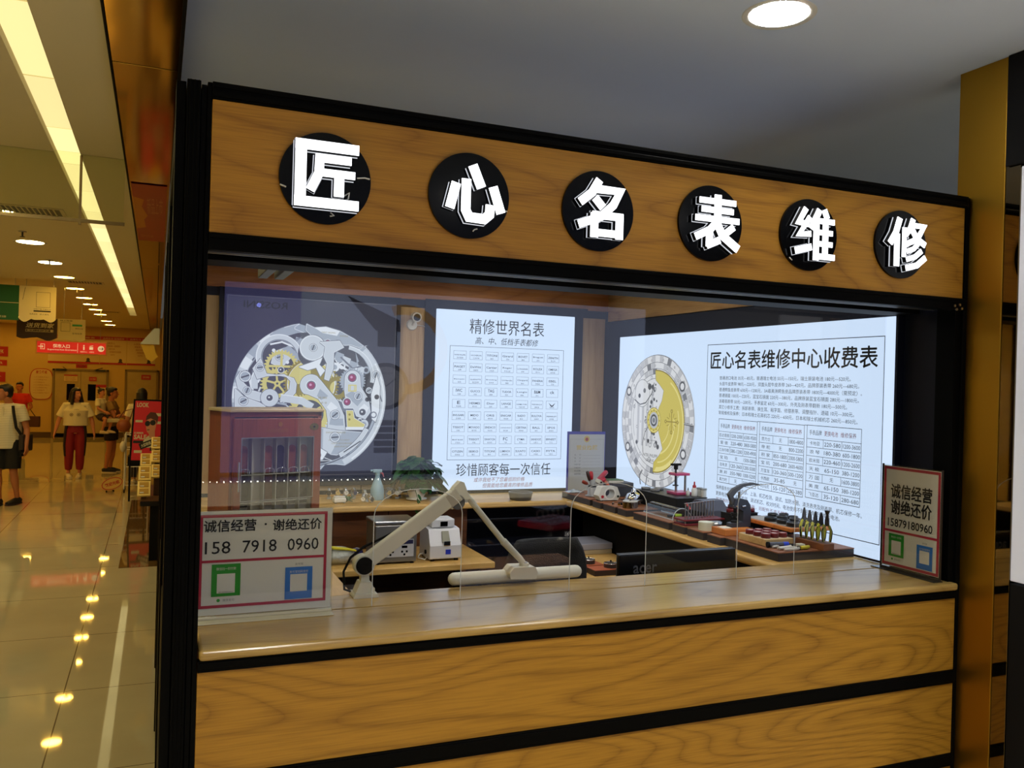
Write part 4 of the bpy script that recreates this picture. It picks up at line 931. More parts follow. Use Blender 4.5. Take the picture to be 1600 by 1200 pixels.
for i in range(13):
    a = -1.0 + 2.0 * i / 12; R_.append(a)
for sgn, dy in ((1, 0.0), (-1, 0.03)):
    pass
V = []; F = []; nn = 9
for i, a in enumerate(R_):
    for j in range(nn):
        z = 0.58 + 0.47 * j / (nn - 1); wv = 0.245 * (1 - 0.30 * max(0, (j - 5) / 3) ** 2)
        V.append((a * wv, -0.06 - 0.03 * (z - .5) + 0.09 * a * a * -1 + 0.06, z))
for i in range(12):
    for j in range(nn - 1): F.append((i * nn + j, (i + 1) * nn + j, (i + 1) * nn + j + 1, i * nn + j + 1))
mb.add(V, F, True)
o = mb.build('backrest', mat('chair_mesh', (16, 16, 18), 0.8, bump=0.6, bscale=180), t); m_ = o.modifiers.new('thickness', 'SOLIDIFY'); m_.thickness = 0.03
MB().box((-0.24, -0.0, 0.44), (0.24, -0.46, 0.50)).build('seat', BLACKM, t, 0.02)
mb = MB(); mb.cyl((0, -0.22, 0.10), (0, -0.22, 0.44), 0.03)
for k in range(5):
    a = 2 * PI * k / 5; mb.tube([(0, -0.22, 0.11), (0.28 * math.cos(a), -0.22 + 0.28 * math.sin(a), 0.07)], 0.02, 8); mb.sph((0.28 * math.cos(a), -0.22 + 0.28 * math.sin(a), 0.03), 0.03)
mb.box((-0.03, -0.03, 0.44), (0.03, 0.02, 0.62)); mb.build('base', BLACKM, t)

# ------------------------------------------------------------------ strap cabinet on the left return
t = thing('strap_cabinet', 'mahogany glass-door cabinet of leather watch straps on the left counter return', 'cabinet', (0.439, 3.764, 1.10), math.radians(20))
W, H, DP = 0.208, 0.70, 0.10
mb = MB()
for a, b in (((-W, -DP, 0), (-W + 0.02, DP, H)), ((W - 0.02, -DP, 0), (W, DP, H)), ((-W + .02, -DP, 0), (W - .02, DP, 0.02)), ((-W, -DP, H - 0.02), (W, DP, H)), ((-W + .02, DP - 0.01, 0.02), (W - .02, DP, H - 0.02))): mb.box(a, b)
mb.build('body', MAHOG, t, 0.003)
MB().box((-W - 0.006, -DP - 0.012, H), (W + 0.006, DP + 0.004, H + 0.014)).build('lid', mat('lid_cream', (196, 176, 140), 0.4), t, 0.004)
mb = MB(); y0, y1 = -DP - 0.014, -DP
for a, b in (((-W + .012, y0, 0.02), (-W + 0.045, y1, H - 0.025)), ((W - 0.045, y0, 0.02), (W - .012, y1, H - 0.025)), ((-W + 0.045, y0, H - 0.105), (W - 0.045, y1, H - 0.025)), ((-W + 0.045, y0, 0.02), (W - 0.045, y1, 0.06))): mb.box(a, b)
dr = mb.build('door', MAHOG, t, 0.002)
MB().box((-W + 0.045, -DP - 0.006, 0.06), (W - 0.045, -DP - 0.003, H - 0.105)).build('door_pane', GLASSC, dr)
mb = MB(); mb.frame(Frame((0, y0 - 0.001, 0), (1, 0, 0), (0, 0, 1)), -W + 0.043, 0.335, W - 0.043, H - 0.103, 0.004); mb.build('pane_trim', STEEL, dr)
MB().cyl((-W + 0.028, y0 - 0.016, 0.38), (-W + 0.028, y0 - 0.016, 0.50), 0.004, n=8).build('door_handle', STEEL, dr)
mb = MB(); fd = Frame((0, y0 - 0.001, 0), (1, 0, 0), (0, 0, 1)); mb.disc(fd, W - 0.045, H - 0.062, 0.021, n=0.001, ry=0.015); mb.build('lock_plate', GOLDM, dr)
MB().disc(fd, W - 0.045, H - 0.062, 0.005, n=0.0018, k=10).build('keyhole', BLACKM, dr)
mb = MB(); mb.text(fd, '时间就是金钱', -0.06, H - 0.085, 0.04, H - 0.068, n=0.001); mb.disc(fd, 0.005, H - 0.05, 0.01, n=0.001, k=12); mb.build('door_lettering', mat('faded_gold', (150, 100, 44), 0.5), dr)
mb = MB(); mb.rect(Frame((0, -DP + 0.036, 0), (1, 0, 0), (0, 0, 1)), -W + 0.02, 0.02, W - 0.02, H - 0.02); mb.build('lining', mat('lining_beige', (196, 190, 178), 0.8), t)
mb = MB(); cwid = (2 * W - 0.09) / 6
for k in range(7): mb.box((-W + 0.045 + cwid * k - 0.0015, -DP + 0.002, 0.03), (-W + 0.045 + cwid * k + 0.0015, -DP + 0.032, H - 0.105))
for z in (0.325, 0.44): mb.box((-W + 0.045, -DP + 0.002, z), (W - 0.045, -DP + 0.006, z + 0.004))
mb.build('compartments', mat('divider_clear', (186, 184, 178), 0.3), t)
LEATH = [mat('leather_tan', (140, 72, 44), 0.5), mat('leather_brown', (84, 44, 30), 0.5), mat('leather_black', (36, 26, 24), 0.5)]
for row, z0 in enumerate((0.36, 0.10)):
    for k in range(6):
        if row == 0 and k == 1: continue
        x = -W + 0.045 + cwid * (k + 0.5)
        s = thing('watch_strap', '%s leather watch strap in the %s row of the mahogany cabinet, %s compartment from left' % (('tan', 'brown')[row], ('upper', 'lower')[row], ORD[k]), 'watch strap', (0, 0, 0), 0, 'leather straps in the mahogany cabinet')
        s.location = Vector((0.439, 3.764, 1.10)) + Matrix.Rotation(math.radians(20), 3, 'Z') @ Vector((x, -DP + 0.016, z0)); s.rotation_euler = (0, 0, math.radians(20))
        hh = 0.20 if row == 0 else 0.19
        if row == 0:
            mb = MB(); mb.box((-0.016, 0.004, 0.075), (0.016, 0.010, hh - 0.016)); mb.cyl((0, 0.004, hh - 0.016), (0, 0.010, hh - 0.016), 0.016, n=14); mb.build('upper_band', LEATH[0 if k != 3 else 2], s)
            MB().box((-0.017, -0.004, -0.05), (0.017, 0.003, 0.085)).build('lower_band', LEATH[2 if k != 2 else 1], s, 0.002)
        else:
            MB().box((-0.016, -0.002, 0.0), (0.016, 0.004, hh - 0.07)).build('lower_band', LEATH[(k + 1) % 3], s, 0.002)
        zz = 0.10 if row == 0 else hh - 0.075
        mb = MB(); mb.tube([(-0.020, -0.008, zz - 0.02), (-0.020, -0.009, zz), (-0.010, -0.010, zz + 0.006), (0.010, -0.010, zz + 0.006), (0.020, -0.009, zz), (0.020, -0.008, zz - 0.02)], 0.0022, 6); mb.tube([(0, -0.010, zz + 0.006), (0, -0.009, zz - 0.02)], 0.0018, 6); mb.build('buckle', CHROME, s)

# ------------------------------------------------------------------ watches, plant and bottles on the back shelf
def watch(label, loc, rz=0, tilt=0.0, strap=STEEL, dial=None, r=0.018, stand=True, group='watches on the back shelf'):
    w = thing('wrist_watch', label, 'watch', loc, rz, group)
    z = 0.045 if stand else r + 0.004
    mb = MB(); mb.cyl((0, -0.008, z), (0, 0.004, z), r, n=22); mb.cyl((r, -0.002, z), (r + 0.005, -0.002, z), 0.003, n=8); mb.build('case', CHROME, w)
    mb = MB(); mb.cyl((0, -0.0086, z), (0, -0.0082, z), r * 0.84, n=20); mb.build('dial', dial or WHITEPAPER, w)
    mb = MB(); fr = Frame((0, -0.0088, z), (1, 0, 0), (0, 0, 1)); mb.line(fr, [(0, 0), (r * .45, r * .3)], 0.002, 0.0004); mb.line(fr, [(0, 0), (-r * .3, r * .55)], 0.0015, 0.0004); mb.build('hands', INK, w)
    R = 0.026 if stand else r
    mb = MB(); mb.torus((0, 0.020, z), 0.026, 0.0034, (1, 0, 0), 20, 6, 0.0, 2 * PI)
    V = []
    for i in range(22):
        a = 2 * PI * i / 22
        for x in (-0.009, 0.009): V.append((x, 0.022 + 0.026 * math.cos(a), z + 0.030 * math.sin(a)))
    mb2 = MB(); mb2.add(V, [(2 * i, 2 * i + 1, (2 * i + 3) % 44, (2 * i + 2) % 44) for i in range(22)], True)
    o = mb2.build('bracelet', strap, w); m_ = o.modifiers.new('thickness', 'SOLIDIFY'); m_.thickness = 0.003
    if stand: MB().box((-0.014, 0.010, 0.0), (0.014, 0.034, z - 0.028)).build('stand', mat('stand_clear', (176, 180, 182), 0.2), w, 0.003)
    return w
DIALS = [WHITEPAPER, mat('dial_black', (18, 18, 22), 0.3), mat('dial_blue', (28, 44, 96), 0.3), mat('dial_champagne', (206, 180, 110), 0.3)]
for k, (x, y, st, di) in enumerate(((1.13, 5.97, STEEL, 1), (1.19, 5.96, GOLDM, 3), (1.25, 5.97, STEEL, 0), (1.31, 5.96, STEEL, 2))):
    watch('%s watch in the back row left of the blue spray bottle, %s from left' % (('steel black-dial', 'gold', 'steel white-dial', 'steel blue-dial')[k], ORD[k]), (x, y, 1.10), 0.15 * (k - 1.5), 0, st, DIALS[di])
for k, (x, y, st, di) in enumerate(((1.335, 5.80, STEEL, 0), (1.385, 5.77, STEEL, 1), (1.36, 5.85, STEEL, 0), (1.545, 5.92, STEEL, 3), (1.60, 5.90, GOLDM, 0), (1.575, 5.96, STEEL, 1), (1.63, 5.95, STEEL, 0))):
    watch(['steel white-dial watch lying in front of the back row', 'steel black-dial watch nearest the shelf edge', 'steel watch just left of the blue spray bottle', 'steel champagne watch right of the spray bottle', 'gold bracelet watch between spray bottle and plant pot', 'steel black-dial watch behind the gold bracelet watch', 'steel white-dial watch closest to the potted plant'][k], (x, y, 1.10), (-0.5, 0.4, 0.1, 0.3, -0.3, 0.6, -0.2)[k], 0, st, DIALS[di], stand=(k > 1))
t = thing('soap_box', 'small white plastic box near the left end of the back shelf', 'box', (1.17, 5.80, 1.10))
MB().box((-0.042, -0.03, 0.004), (0.042, 0.03, 0.038)).build('box_body', WHITEP, t, 0.010, seg=3)
MB().box((-0.036, -0.025, 0.0385), (0.036, 0.025, 0.046)).build('lid', WHITEP, t, 0.003); mb = MB(); [mb.box((sx * 0.03 - 0.006, sy * 0.02 - 0.006, 0), (sx * 0.03 + 0.006, sy * 0.02 + 0.006, 0.005)) for sx in (-1, 1) for sy in (-1, 1)]; mb.build('feet', GREYP, t)
t = thing('spray_bottle', 'pale blue spray bottle with a pink trigger on the back shelf', 'spray bottle', (1.455, 5.90, 1.10))
MB().lathe([(0, 0), (0.045, 0), (0.048, 0.01), (0.048, 0.07), (0.040, 0.10), (0.022, 0.145), (0.015, 0.16), (0.015, 0.175), (0, 0.175)]).build('bottle', mat('pale_blue_plastic', (150, 186, 206), 0.3), t)
mb = MB(); mb.cyl((0, 0, 0.172), (0, 0, 0.192), 0.017); mb.box((-0.035, -0.011, 0.192), (0.03, 0.011, 0.214)); mb.cyl((-0.035, 0, 0.205), (-0.05, 0, 0.205), 0.007, n=10); mb.build('spray_head', mat('pale_blue_cap', (170, 204, 222), 0.35), t, 0.003)
mb = MB(); mb.tube([(0.012, 0, 0.195), (0.036, 0, 0.185), (0.044, 0, 0.16)], [0.007, 0.006, 0.004], 8); mb.build('trigger', mat('pale_pink', (216, 130, 150), 0.4), t)
def leaf(mb, base, tip, w, sag=0.02, fold=0.15):
    b, e = Vector(base), Vector(tip); d = e - b; sd = d.cross(Vector((0, 0, 1))); sd = sd.normalized() if sd.length > 1e-5 else Vector((1, 0, 0)); up = sd.cross(d).normalized()
    V = []; n = 6
    for i in range(n + 1):
        s_ = i / n; c = b + d * s_ + Vector((0, 0, -sag * s_ * s_)); ww = w * math.sin(PI * min(1, s_ * 0.92 + 0.06)) ** 0.8
        V += [c + sd * ww + up * ww * fold, c, c - sd * ww + up * ww * fold]
    F = []
    for i in range(n): F += [(3 * i, 3 * i + 3, 3 * i + 4, 3 * i + 1), (3 * i + 1, 3 * i + 4, 3 * i + 5, 3 * i + 2)]
    mb.add(V, F, True)
LEAF = mat('leaf_green', (30, 84, 30), 0.35, vary=0.4, vscale=14)
t = thing('herb_sprig', 'small green leafy sprig lying beside the white plastic box', 'plant', (1.235, 5.82, 1.10))
mb = MB(); rnd = random.Random(5)
for k in range(16):
    a = rnd.uniform(0, 2 * PI); r = rnd.uniform(0.02, 0.05); leaf(mb, (0.01 * math.cos(a), 0.01 * math.sin(a), 0.012), (r * math.cos(a), r * math.sin(a) * .7, rnd.uniform(0.008, 0.055)), 0.012, 0.004)
mb.build('leaves', LEAF, t); MB().tube([(-0.02, 0, 0.004), (0.0, 0, 0.012), (0.03, 0.0, 0.006)], 0.003, 6).build('stem', mat('stem_green', (70, 96, 40), 0.6), t)
t = thing('potted_plant', 'bushy green plant in a white bowl pot left of the brand list box', 'plant', (1.725, 5.84, 1.10))
MB().lathe([(0.0, 0.0), (0.052, 0.0), (0.072, 0.006), (0.074, 0.014), (0.050, 0.018), (0.056, 0.03), (0.068, 0.062), (0.070, 0.085), (0.064, 0.086), (0.058, 0.07), (0, 0.068)], n=30).build('pot', mat('pot_white', (216, 214, 206), 0.3), t)
MB().cyl((0, 0, 0.068), (0, 0, 0.074), 0.058, n=20).build('soil', mat('soil', (50, 36, 24), 0.9), t)
mb = MB(); st = MB(); rnd = random.Random(11)
for k in range(190):
    a = rnd.uniform(0, 2 * PI); ph = rnd.random(); r0 = rnd.uniform(0.02, 0.125); z0 = 0.13 + rnd.uniform(0, 0.20) * (1 - r0 * 2.6)
    p = Vector((r0 * math.cos(a) * 1.05 + 0.01, r0 * math.sin(a) * 0.7, z0)); L_ = rnd.uniform(0.055, 0.085)
    q = p + Vector((math.cos(a + rnd.uniform(-1.2, 1.2)) * L_, math.sin(a + rnd.uniform(-1.2, 1.2)) * L_ * 0.7, rnd.uniform(-0.07, 0.02))); leaf(mb, p, q, rnd.uniform(0.030, 0.044), 0.02)
    if k % 6 == 0: st.tube([(0.015 * math.cos(a), 0.015 * math.sin(a), 0.07), (p + Vector((0, 0, 0.07))) / 2, p], 0.0025, 5)
for k in range(26):
    x = rnd.uniform(0.10, 0.20); z = 0.20 - (x - 0.10) * 1.3 + rnd.uniform(-0.04, 0.03); p = Vector((x, rnd.uniform(-0.08, 0.03), z)); leaf(mb, p, p + Vector((0.05, rnd.uniform(-0.03, 0.02), -0.07)), 0.026, 0.02)
for k in range(7):
    p = Vector((-0.03 - rnd.uniform(0, 0.03), -0.12 - rnd.uniform(0, .08), 0.06 - 0.035 * k)); leaf(mb, p, p + Vector((rnd.uniform(-0.03, 0.03), -0.03, -0.035)), 0.013, 0.01)
mb.build('leaves', LEAF, t); st.tube([(-0.02, -0.03, 0.08), (-0.04, -0.12, 0.07), (-0.045, -0.19, 0.03), (-0.045, -0.27, -0.15)], 0.002, 5); st.build('stems', mat('stem_green', (70, 96, 40), 0.6), t)
t = thing('glass_tank', 'small clear glass tank behind the potted plant bowl', 'glass tank', (1.80, 6.04, 1.10))
mb = MB()
for a, b in (((-0.13, -0.07, 0.004), (0.13, -0.066, 0.13)), ((-0.13, 0.066, 0.004), (0.13, 0.07, 0.13)), ((-0.13, -0.066, 0.004), (-0.126, 0.066, 0.13)), ((0.126, -0.066, 0.004), (0.13, 0.066, 0.13)), ((-0.13, -0.07, 0), (0.13, 0.07, 0.004))): mb.box(a, b)
mb.build('tank', GLASSC, t)
mb = MB(); mb.box((-0.132, -0.072, 0.126), (0.132, -0.064, 0.132)); mb.box((-0.132, 0.064, 0.126), (0.132, 0.072, 0.132)); mb.build('rim', BLACKM, t)
t = thing('security_camera', 'round white security camera on the oak strip beside the movement picture', 'camera', (1.755, 6.137, 2.36))
mb = MB(); mb.cyl((-0.015, 0, 0.0), (-0.015, -0.018, 0.0), 0.042, 0.036, n=24); mb.tube([(-0.012, -0.015, 0.0), (-0.008, -0.04, 0.02), (0, -0.05, 0.045)], 0.010, 10); mb.build('mount', WHITEP, t)
mb = MB(); mb.cyl((0.0, -0.085, 0.052), (0.0, -0.03, 0.062), 0.036, 0.033, n=24); mb.build('camera_body', WHITEP, t)
MB().cyl((0.0, -0.088, 0.0515), (0.0, -0.084, 0.052), 0.026, n=20).build('lens', GLOSSB, t)
MB().tube([(0.02, -0.012, 0.0), (0.07, -0.012, -0.004), (0.10, -0.008, -0.015), (0.108, -0.006, -0.03)], 0.0025, 6).build('cable', WHITEP, t)
t = thing('licence_poster', 'blue-edged grey business licence leaning right of the brand list box', 'poster', (3.125, 5.95, 1.10))
fr = Frame((0, -0.0065, 0), (1, 0, 0), (0, 0, 1))
MB().box((-0.165, -0.006, 0.002), (0.170, 0.0, 0.484)).build('backing', mat('licence_blue', (44, 40, 150), 0.4), t, 0.001)
MB().rect(fr, -0.150, 0.006, 0.164, 0.462, n=0.0005).build('sheet', mat('licence_grey', (176, 178, 176), 0.35), t)
mb = MB(); mb.disc(fr, 0.005, 0.425, 0.026, n=0.001, k=24); mb.text(fr, '营业执照', -0.085, 0.340, 0.10, 0.378, n=0.001, bold=0.02); mb.build('gold_heading', mat('licence_gold', (190, 168, 84), 0.4), t)
mb = MB(); mb.disc(fr, 0.005, 0.423, 0.014, n=0.0014, k=16); mb.build('crest_centre', mat('crest_red', (150, 60, 50), 0.5), t)
mb = MB()
for k, s_ in enumerate(('名　　称', '类　　型', '住　　所', '法定代表', '注册资本', '成立日期', '经营范围')): mb.text(fr, s_, -0.10, 0.296 - k * 0.025, -0.045, 0.307 - k * 0.025, n=0.001); mb.rect(fr, -0.03, 0.296 - k * 0.025, 0.13, 0.2967 - k * 0.025, n=0.001)
mb.frame(fr, -0.14, 0.02, 0.155, 0.425, 0.001, n=0.0008); mb.build('licence_lettering', mat('licence_ink', (96, 96, 96), 0.6), t)

# ------------------------------------------------------------------ things on the low benches
t = thing('ultrasonic_cleaner', 'grey steel ultrasonic cleaner with a square lid on the low bench', 'cleaner', (1.415, 5.33, 0.79))
MB().box((-0.135, -0.12, 0.012), (0.135, 0.12, 0.245)).build('body', mat('cleaner_steel', (132, 132, 130), 0.35, 0.7), t, 0.006)
MB().box((-0.14, -0.125, 0.246), (0.14, 0.125, 0.272)).build('lid', STEEL, t, 0.008, seg=3)
fr = Frame((0, -0.121, 0), (1, 0, 0), (0, 0, 1))
MB().rect(fr, -0.07, 0.045, 0.115, 0.155, n=0.001).build('control_panel', mat('panel_pale', (176, 178, 182), 0.4), t)
MB().rect(fr, -0.06, 0.125, 0.11, 0.15, n=0.002).build('panel_header', mat('panel_navy', (30, 32, 70), 0.4), t)
mb = MB()
for gx in (-0.035, 0.055):
    mb.rect(fr, gx - 0.018, 0.100, gx + 0.018, 0.115, n=0.002)
    for dx, dz in ((-0.015, 0.078), (0.015, 0.078), (0, 0.06)): mb.rect(fr, gx + dx - 0.006, dz - 0.006, gx + dx + 0.006, dz + 0.006, n=0.002)
mb.build('display', GLOSSB, t); mb = MB(); [mb.cyl((sx * 0.11, sy * 0.1, 0), (sx * 0.11, sy * 0.1, 0.013), 0.014, n=10) for sx in (-1, 1) for sy in (-1, 1)]; mb.build('feet', BLACKM, t)
t = thing('watch_timing_machine', 'white desktop watch testing machine beside the ultrasonic cleaner', 'testing machine', (1.745, 5.33, 0.79))
mb = MB(); fr = Frame((0, 0, 0), (0, -1, 0), (0, 0, 1))
mb.solid(fr, [(-0.12, 0.014), (0.115, 0.014), (0.118, 0.10), (0.108, 0.115), (0.07, 0.20), (0.02, 0.205), (-0.11, 0.205)], -0.105, 0.105); mb.build('housing', mat('machine_white', (206, 208, 214), 0.35), t, 0.010, seg=3)
MB().box((-0.078, -0.055, 0.206), (0.078, 0.085, 0.262)).build('head', mat('machine_white', (206, 208, 214), 0.35), t, 0.008)
MB().box((-0.02, -0.060, 0.216), (0.028, -0.054, 0.246)).build('screen', GLOSSB, t)
f2 = Frame((0, -0.109, 0.117), (1, 0, 0), (0, 0.40, 0.92)); mb = MB(); mb.solid(f2, [(-0.022, 0.002), (0.03, 0.002), (0.025, 0.075), (-0.02, 0.075)], 0.001, 0.010); mb.build('holder', mat('holder_olive', (104, 104, 78), 0.3), t, 0.002)
mb = MB(); mb.box((-0.015, -0.124, 0.10), (0.03, -0.112, 0.13)); mb.build('clip', CHROME, t, 0.002)
MB().box((0.0, -0.1195, 0.045), (0.034, -0.117, 0.075)).build('badge', mat('badge_blue', (36, 54, 180), 0.4), t); MB().cyl((-0.1055, -0.03, 0.05), (-0.112, -0.03, 0.05), 0.014, n=14).build('knob', BLACKM, t)
mb = MB(); [mb.cyl((sx * 0.08, sy * 0.09, 0), (sx * 0.08, sy * 0.09, 0.015), 0.014, n=10) for sx in (-1, 1) for sy in (-1, 1)]; mb.build('feet', BLACKM, t)
MB().tube([(-0.11, 0.03, 0.03), (-0.14, 0.0, 0.03), (-0.155, -0.02, 0.012), (-0.12, -0.06, 0.006), (-0.10, -0.04, 0.02)], 0.004, 6).build('cable', WHITEP, t)
t = thing('tied_bag', 'silvery plastic bag tied with a yellow strip on the low bench', 'bag', (1.06, 5.33, 0.79))
mb = MB(); V = []; F = []; rnd = random.Random(2); n, h = 18, 9
for k in range(h):
    s_ = k / (h - 1); rr = (0.11 * math.sin(PI * (0.12 + 0.80 * s_)) ** 0.6)
    for i in range(n):
        a = 2 * PI * i / n; q = 1 + rnd.uniform(-0.07, 0.07); V.append((rr * math.cos(a) * q * 1.15, rr * math.sin(a) * q * 0.75, 0.002 + 0.10 * s_))
for k in range(h - 1):
    for i in range(n): F.append((k * n + i, k * n + (i + 1) % n, (k + 1) * n + (i + 1) % n, (k + 1) * n + i))
mb.add(V, F, True); mb.add(V[-n:], [tuple(range(n))]); mb.add(V[:n], [tuple(reversed(range(n)))]); mb.build('bag_body', mat('bag_silver', (176, 180, 172), 0.3, 0.2, bump=0.8, bscale=40), t)
mb = MB(); mb.tube([(-0.10, -0.05, 0.088), (-0.06, -0.055, 0.115), (0.0, -0.06, 0.105), (0.06, -0.055, 0.098), (0.12, -0.04, 0.082)], [0.008, 0.012, 0.010, 0.009, 0.006], 8); mb.tube([(-0.06, -0.05, 0.11), (-0.04, -0.05, 0.135)], [0.010, 0.003], 8); mb.build('tie_strip', mat('tie_yellow', (214, 206, 40), 0.5), t)
t = thing('blue_pouch', 'crumpled dark blue pouch on the low bench behind the lamp elbow', 'pouch', (1.225, 5.50, 0.79))
MB().sph((0, 0, 0.028), (0.05, 0.035, 0.028), 14).build('pouch_body', mat('pouch_blue', (40, 40, 130), 0.6, bump=0.8, bscale=50), t); MB().tube([(-0.03, -0.02, 0.05), (0.0, -0.025, 0.062), (0.03, -0.02, 0.052)], 0.004, 6).build('drawstring', mat('string_pale', (180, 180, 200), 0.6), t)

t = thing('grey_bin', 'dark grey round cup standing at the front edge of the back shelf', 'cup', (2.47, 5.70, 1.10))
mb = MB(); mb.lathe([(0.0, 0.0), (0.070, 0.0), (0.078, 0.004), (0.088, 0.052), (0.088, 0.056), (0.082, 0.056), (0.074, 0.006), (0, 0.006)], n=36); mb.build('cup_body', mat('cup_grey', (92, 92, 92), 0.5), t)
MB().torus((0, 0, 0.056), 0.085, 0.0035, n=36).build('rim', mat('cup_rim', (120, 120, 120), 0.4), t)
for k, (x, y) in enumerate(((2.49, 4.72), (2.57, 4.58))):
    t = thing('movement_tray', ('reddish wooden slab with a movement holder, further from the counter on the side bench', 'reddish wooden slab with a movement holder, nearest the monitor on the side bench')[k], 'tray', (x, y, 0.80), 0, 'movement slabs on the side bench')
    MB().box((-0.11, -0.06, 0.0), (0.11, 0.06, 0.032)).build('slab', mat('slab_dark', (46, 30, 24), 0.5), t, 0.002)
    MB().box((-0.109, -0.059, 0.0325), (0.109, 0.059, 0.036)).build('slab_top', mat('slab_top', (176, 92, 56), 0.45), t, 0.001)
    h = MB().cyl((0.03, 0.0, 0.0365), (0.03, 0.0, 0.060), 0.042, n=26).build('holder', mat('holder_dark', (70, 62, 58), 0.3, 0.4), t)
    mb = MB(); mb.torus((0.03, 0, 0.061), 0.040, 0.003, n=26); mb.cyl((0.03, 0, 0.06), (0.03, 0, 0.078), 0.006, n=8); mb.build('holder_rim', CHROME, h)
t = thing('plastic_case', 'flat clear plastic parts case at the far end of the side bench', 'case', (2.74, 5.24, 0.80))
MB().box((-0.17, -0.13, 0.0), (0.17, 0.13, 0.03)).build('case_base', mat('case_beige', (170, 158, 130), 0.5), t, 0.004); MB().box((-0.172, -0.132, 0.031), (0.172, 0.132, 0.075)).build('case_lid', mat('case_cloud', (150, 152, 166), 0.2), t, 0.006)
t = thing('paper_pad', 'pale green paper pad behind the movement slabs', 'paper pad', (2.47, 4.88, 0.80))
MB().box((-0.08, -0.06, 0.0), (0.08, 0.06, 0.02)).build('pages', mat('pad_green', (190, 200, 160), 0.7), t); MB().box((-0.08, 0.05, 0.0205), (0.08, 0.06, 0.023)).build('binding', GREYP, t)
# ------------------------------------------------------------------ trays and tools on the tool shelf (top of shelf z = 1.10)
SZ = 1.10; TT = 0.046
TRAYS = [(5.31, 5.78, 0.36), (5.155, 5.295, 0.21), (4.955, 5.14, 0.26), (4.81, 4.945, 0.24), (4.31, 4.74, 0.26), (4.15, 4.295, 0.26), (3.965, 4.14, 0.24), (3.81, 3.95, 0.26), (3.375, 3.80, 0.488)]
TLAB = ['wooden-topped dark slab at the back corner, carrying the plier holder', 'narrow dark slab under the white ring-shaped demagnetiser', 'dark slab carrying small loose watch parts', 'dark slab carrying the metal cylinder', 'long dark slab under the clear plastic dome', 'dark slab in front of the row of metal pins', 'dark slab under the white round pad', 'dark slab under the orange wood block of the press', 'largest dark slab nearest the counter, carrying pliers and torch']
SLABS = mat('slab_side', (44, 40, 42), 0.5)
for k, ((y0, y1, dx), lab) in enumerate(zip(TRAYS, TLAB)):
    x0 = 2.835 if k < 8 else 2.862
    t = thing('tool_tray', lab, 'tray', (x0, y0, SZ), 0, 'dark slabs along the tool shelf')
    y1 -= 0.022 if k < 8 else 0.0
    MB().box((0, 0, 0.0), (dx, y1 - y0, TT - 0.006)).build('slab', SLABS, t, 0.002)
    MB().box((-0.001, -0.001, TT - 0.0055), (dx + 0.001, y1 - y0 + 0.001, TT)).build('wood_top', TRAYW, t, 0.001)
TZ = SZ + TT + 0.0005
t = thing('tool_holder', 'grey and white round tool holder on the back corner slab', 'tool holder', (2.93, 5.46, TZ))
MB().lathe([(0, 0), (0.05, 0), (0.05, 0.006), (0.034, 0.008), (0.034, 0.066), (0.029, 0.066), (0.029, 0.012), (0, 0.012)], n=28).build('cup', mat('cup_grey2', (150, 152, 154), 0.35), t)
MB().cyl((0, 0, 0.012), (0, 0, 0.075), 0.0285, n=20).build('core', DKGREY, t)
def hand_tool(label, p0, p1, r, mh, tip=0.05, gp='red-handled tools at the back corner'):
    p0, p1 = Vector(p0), Vector(p1)
    t = thing('hand_tool', label, 'hand tool', p0, 0, gp)
    d = p1 - p0; u = d.normalized()
    MB().tube([u * tip * 0.9, u * tip, d * 0.7, d * 0.95, d], [r * .5, r * .8, r, r * .9, r * .4], 10).build('handle', mh, t)
    MB().tube([(0, 0, 0), u * tip], [0.002, 0.004], 8).build('shank', STEEL, t)
H0 = Vector((2.93, 5.46, TZ + 0.076))
hand_tool('red-handled tool fanned lowest left in the grey holder', H0 + Vector((-0.012, 0, 0)), H0 + Vector((-0.095, -0.03, 0.035)), 0.014, mat('amber_grip', (150, 50, 24), 0.35), 0.045)
hand_tool('dark-gripped tool standing tallest on the left of the grey holder', H0 + Vector((-0.008, 0.008, 0)), H0 + Vector((-0.045, 0.0, 0.105)), 0.013, mat('dark_grip', (60, 36, 32), 0.4), 0.04)
hand_tool('bright red tool leaning to the left of centre in the grey holder', H0 + Vector((0.0, 0.01, 0)), H0 + Vector((0.0, 0.03, 0.10)), 0.018, RED, 0.045)
hand_tool('crimson tool lying across the front of the grey holder', H0 + Vector((0.014, -0.012, 0.006)), H0 + Vector((0.085, -0.04, 0.055)), 0.018, mat('crimson_grip', (190, 24, 60), 0.35), 0.03)
hand_tool('pink-red tool leaning furthest right from the grey holder', H0 + Vector((0.02, 0.01, 0.01)), H0 + Vector((0.15, 0.06, 0.095)), 0.019, mat('rose_grip', (180, 60, 84), 0.35), 0.04)
hand_tool('white-shanked tool pointing down to the right of the grey holder', Vector((3.055, 5.37, TZ + 0.04)), Vector((3.00, 5.40, TZ + 0.115)), 0.011, mat('peach_grip', (206, 110, 90), 0.4), 0.055)
t = thing('steel_block', 'pale metal block lying on top of the grey tool holder', 'block', (2.965, 5.42, TZ + 0.078))
rot = Matrix.Rotation(0.5, 3, 'Y') @ Matrix.Rotation(0.6, 3, 'Z'); MB().box((-0.03, -0.02, 0.012), (0.03, 0.02, 0.042), rot).build('body', mat('block_pale', (196, 196, 186), 0.4), t, 0.004); MB().cyl((0, -0.03, 0.028), (0, -0.022, 0.028), 0.006, n=10).build('socket', BLACKM, t)
t = thing('grey_case', 'charcoal instrument case behind the white demagnetiser', 'case', (3.14, 5.45, TZ))
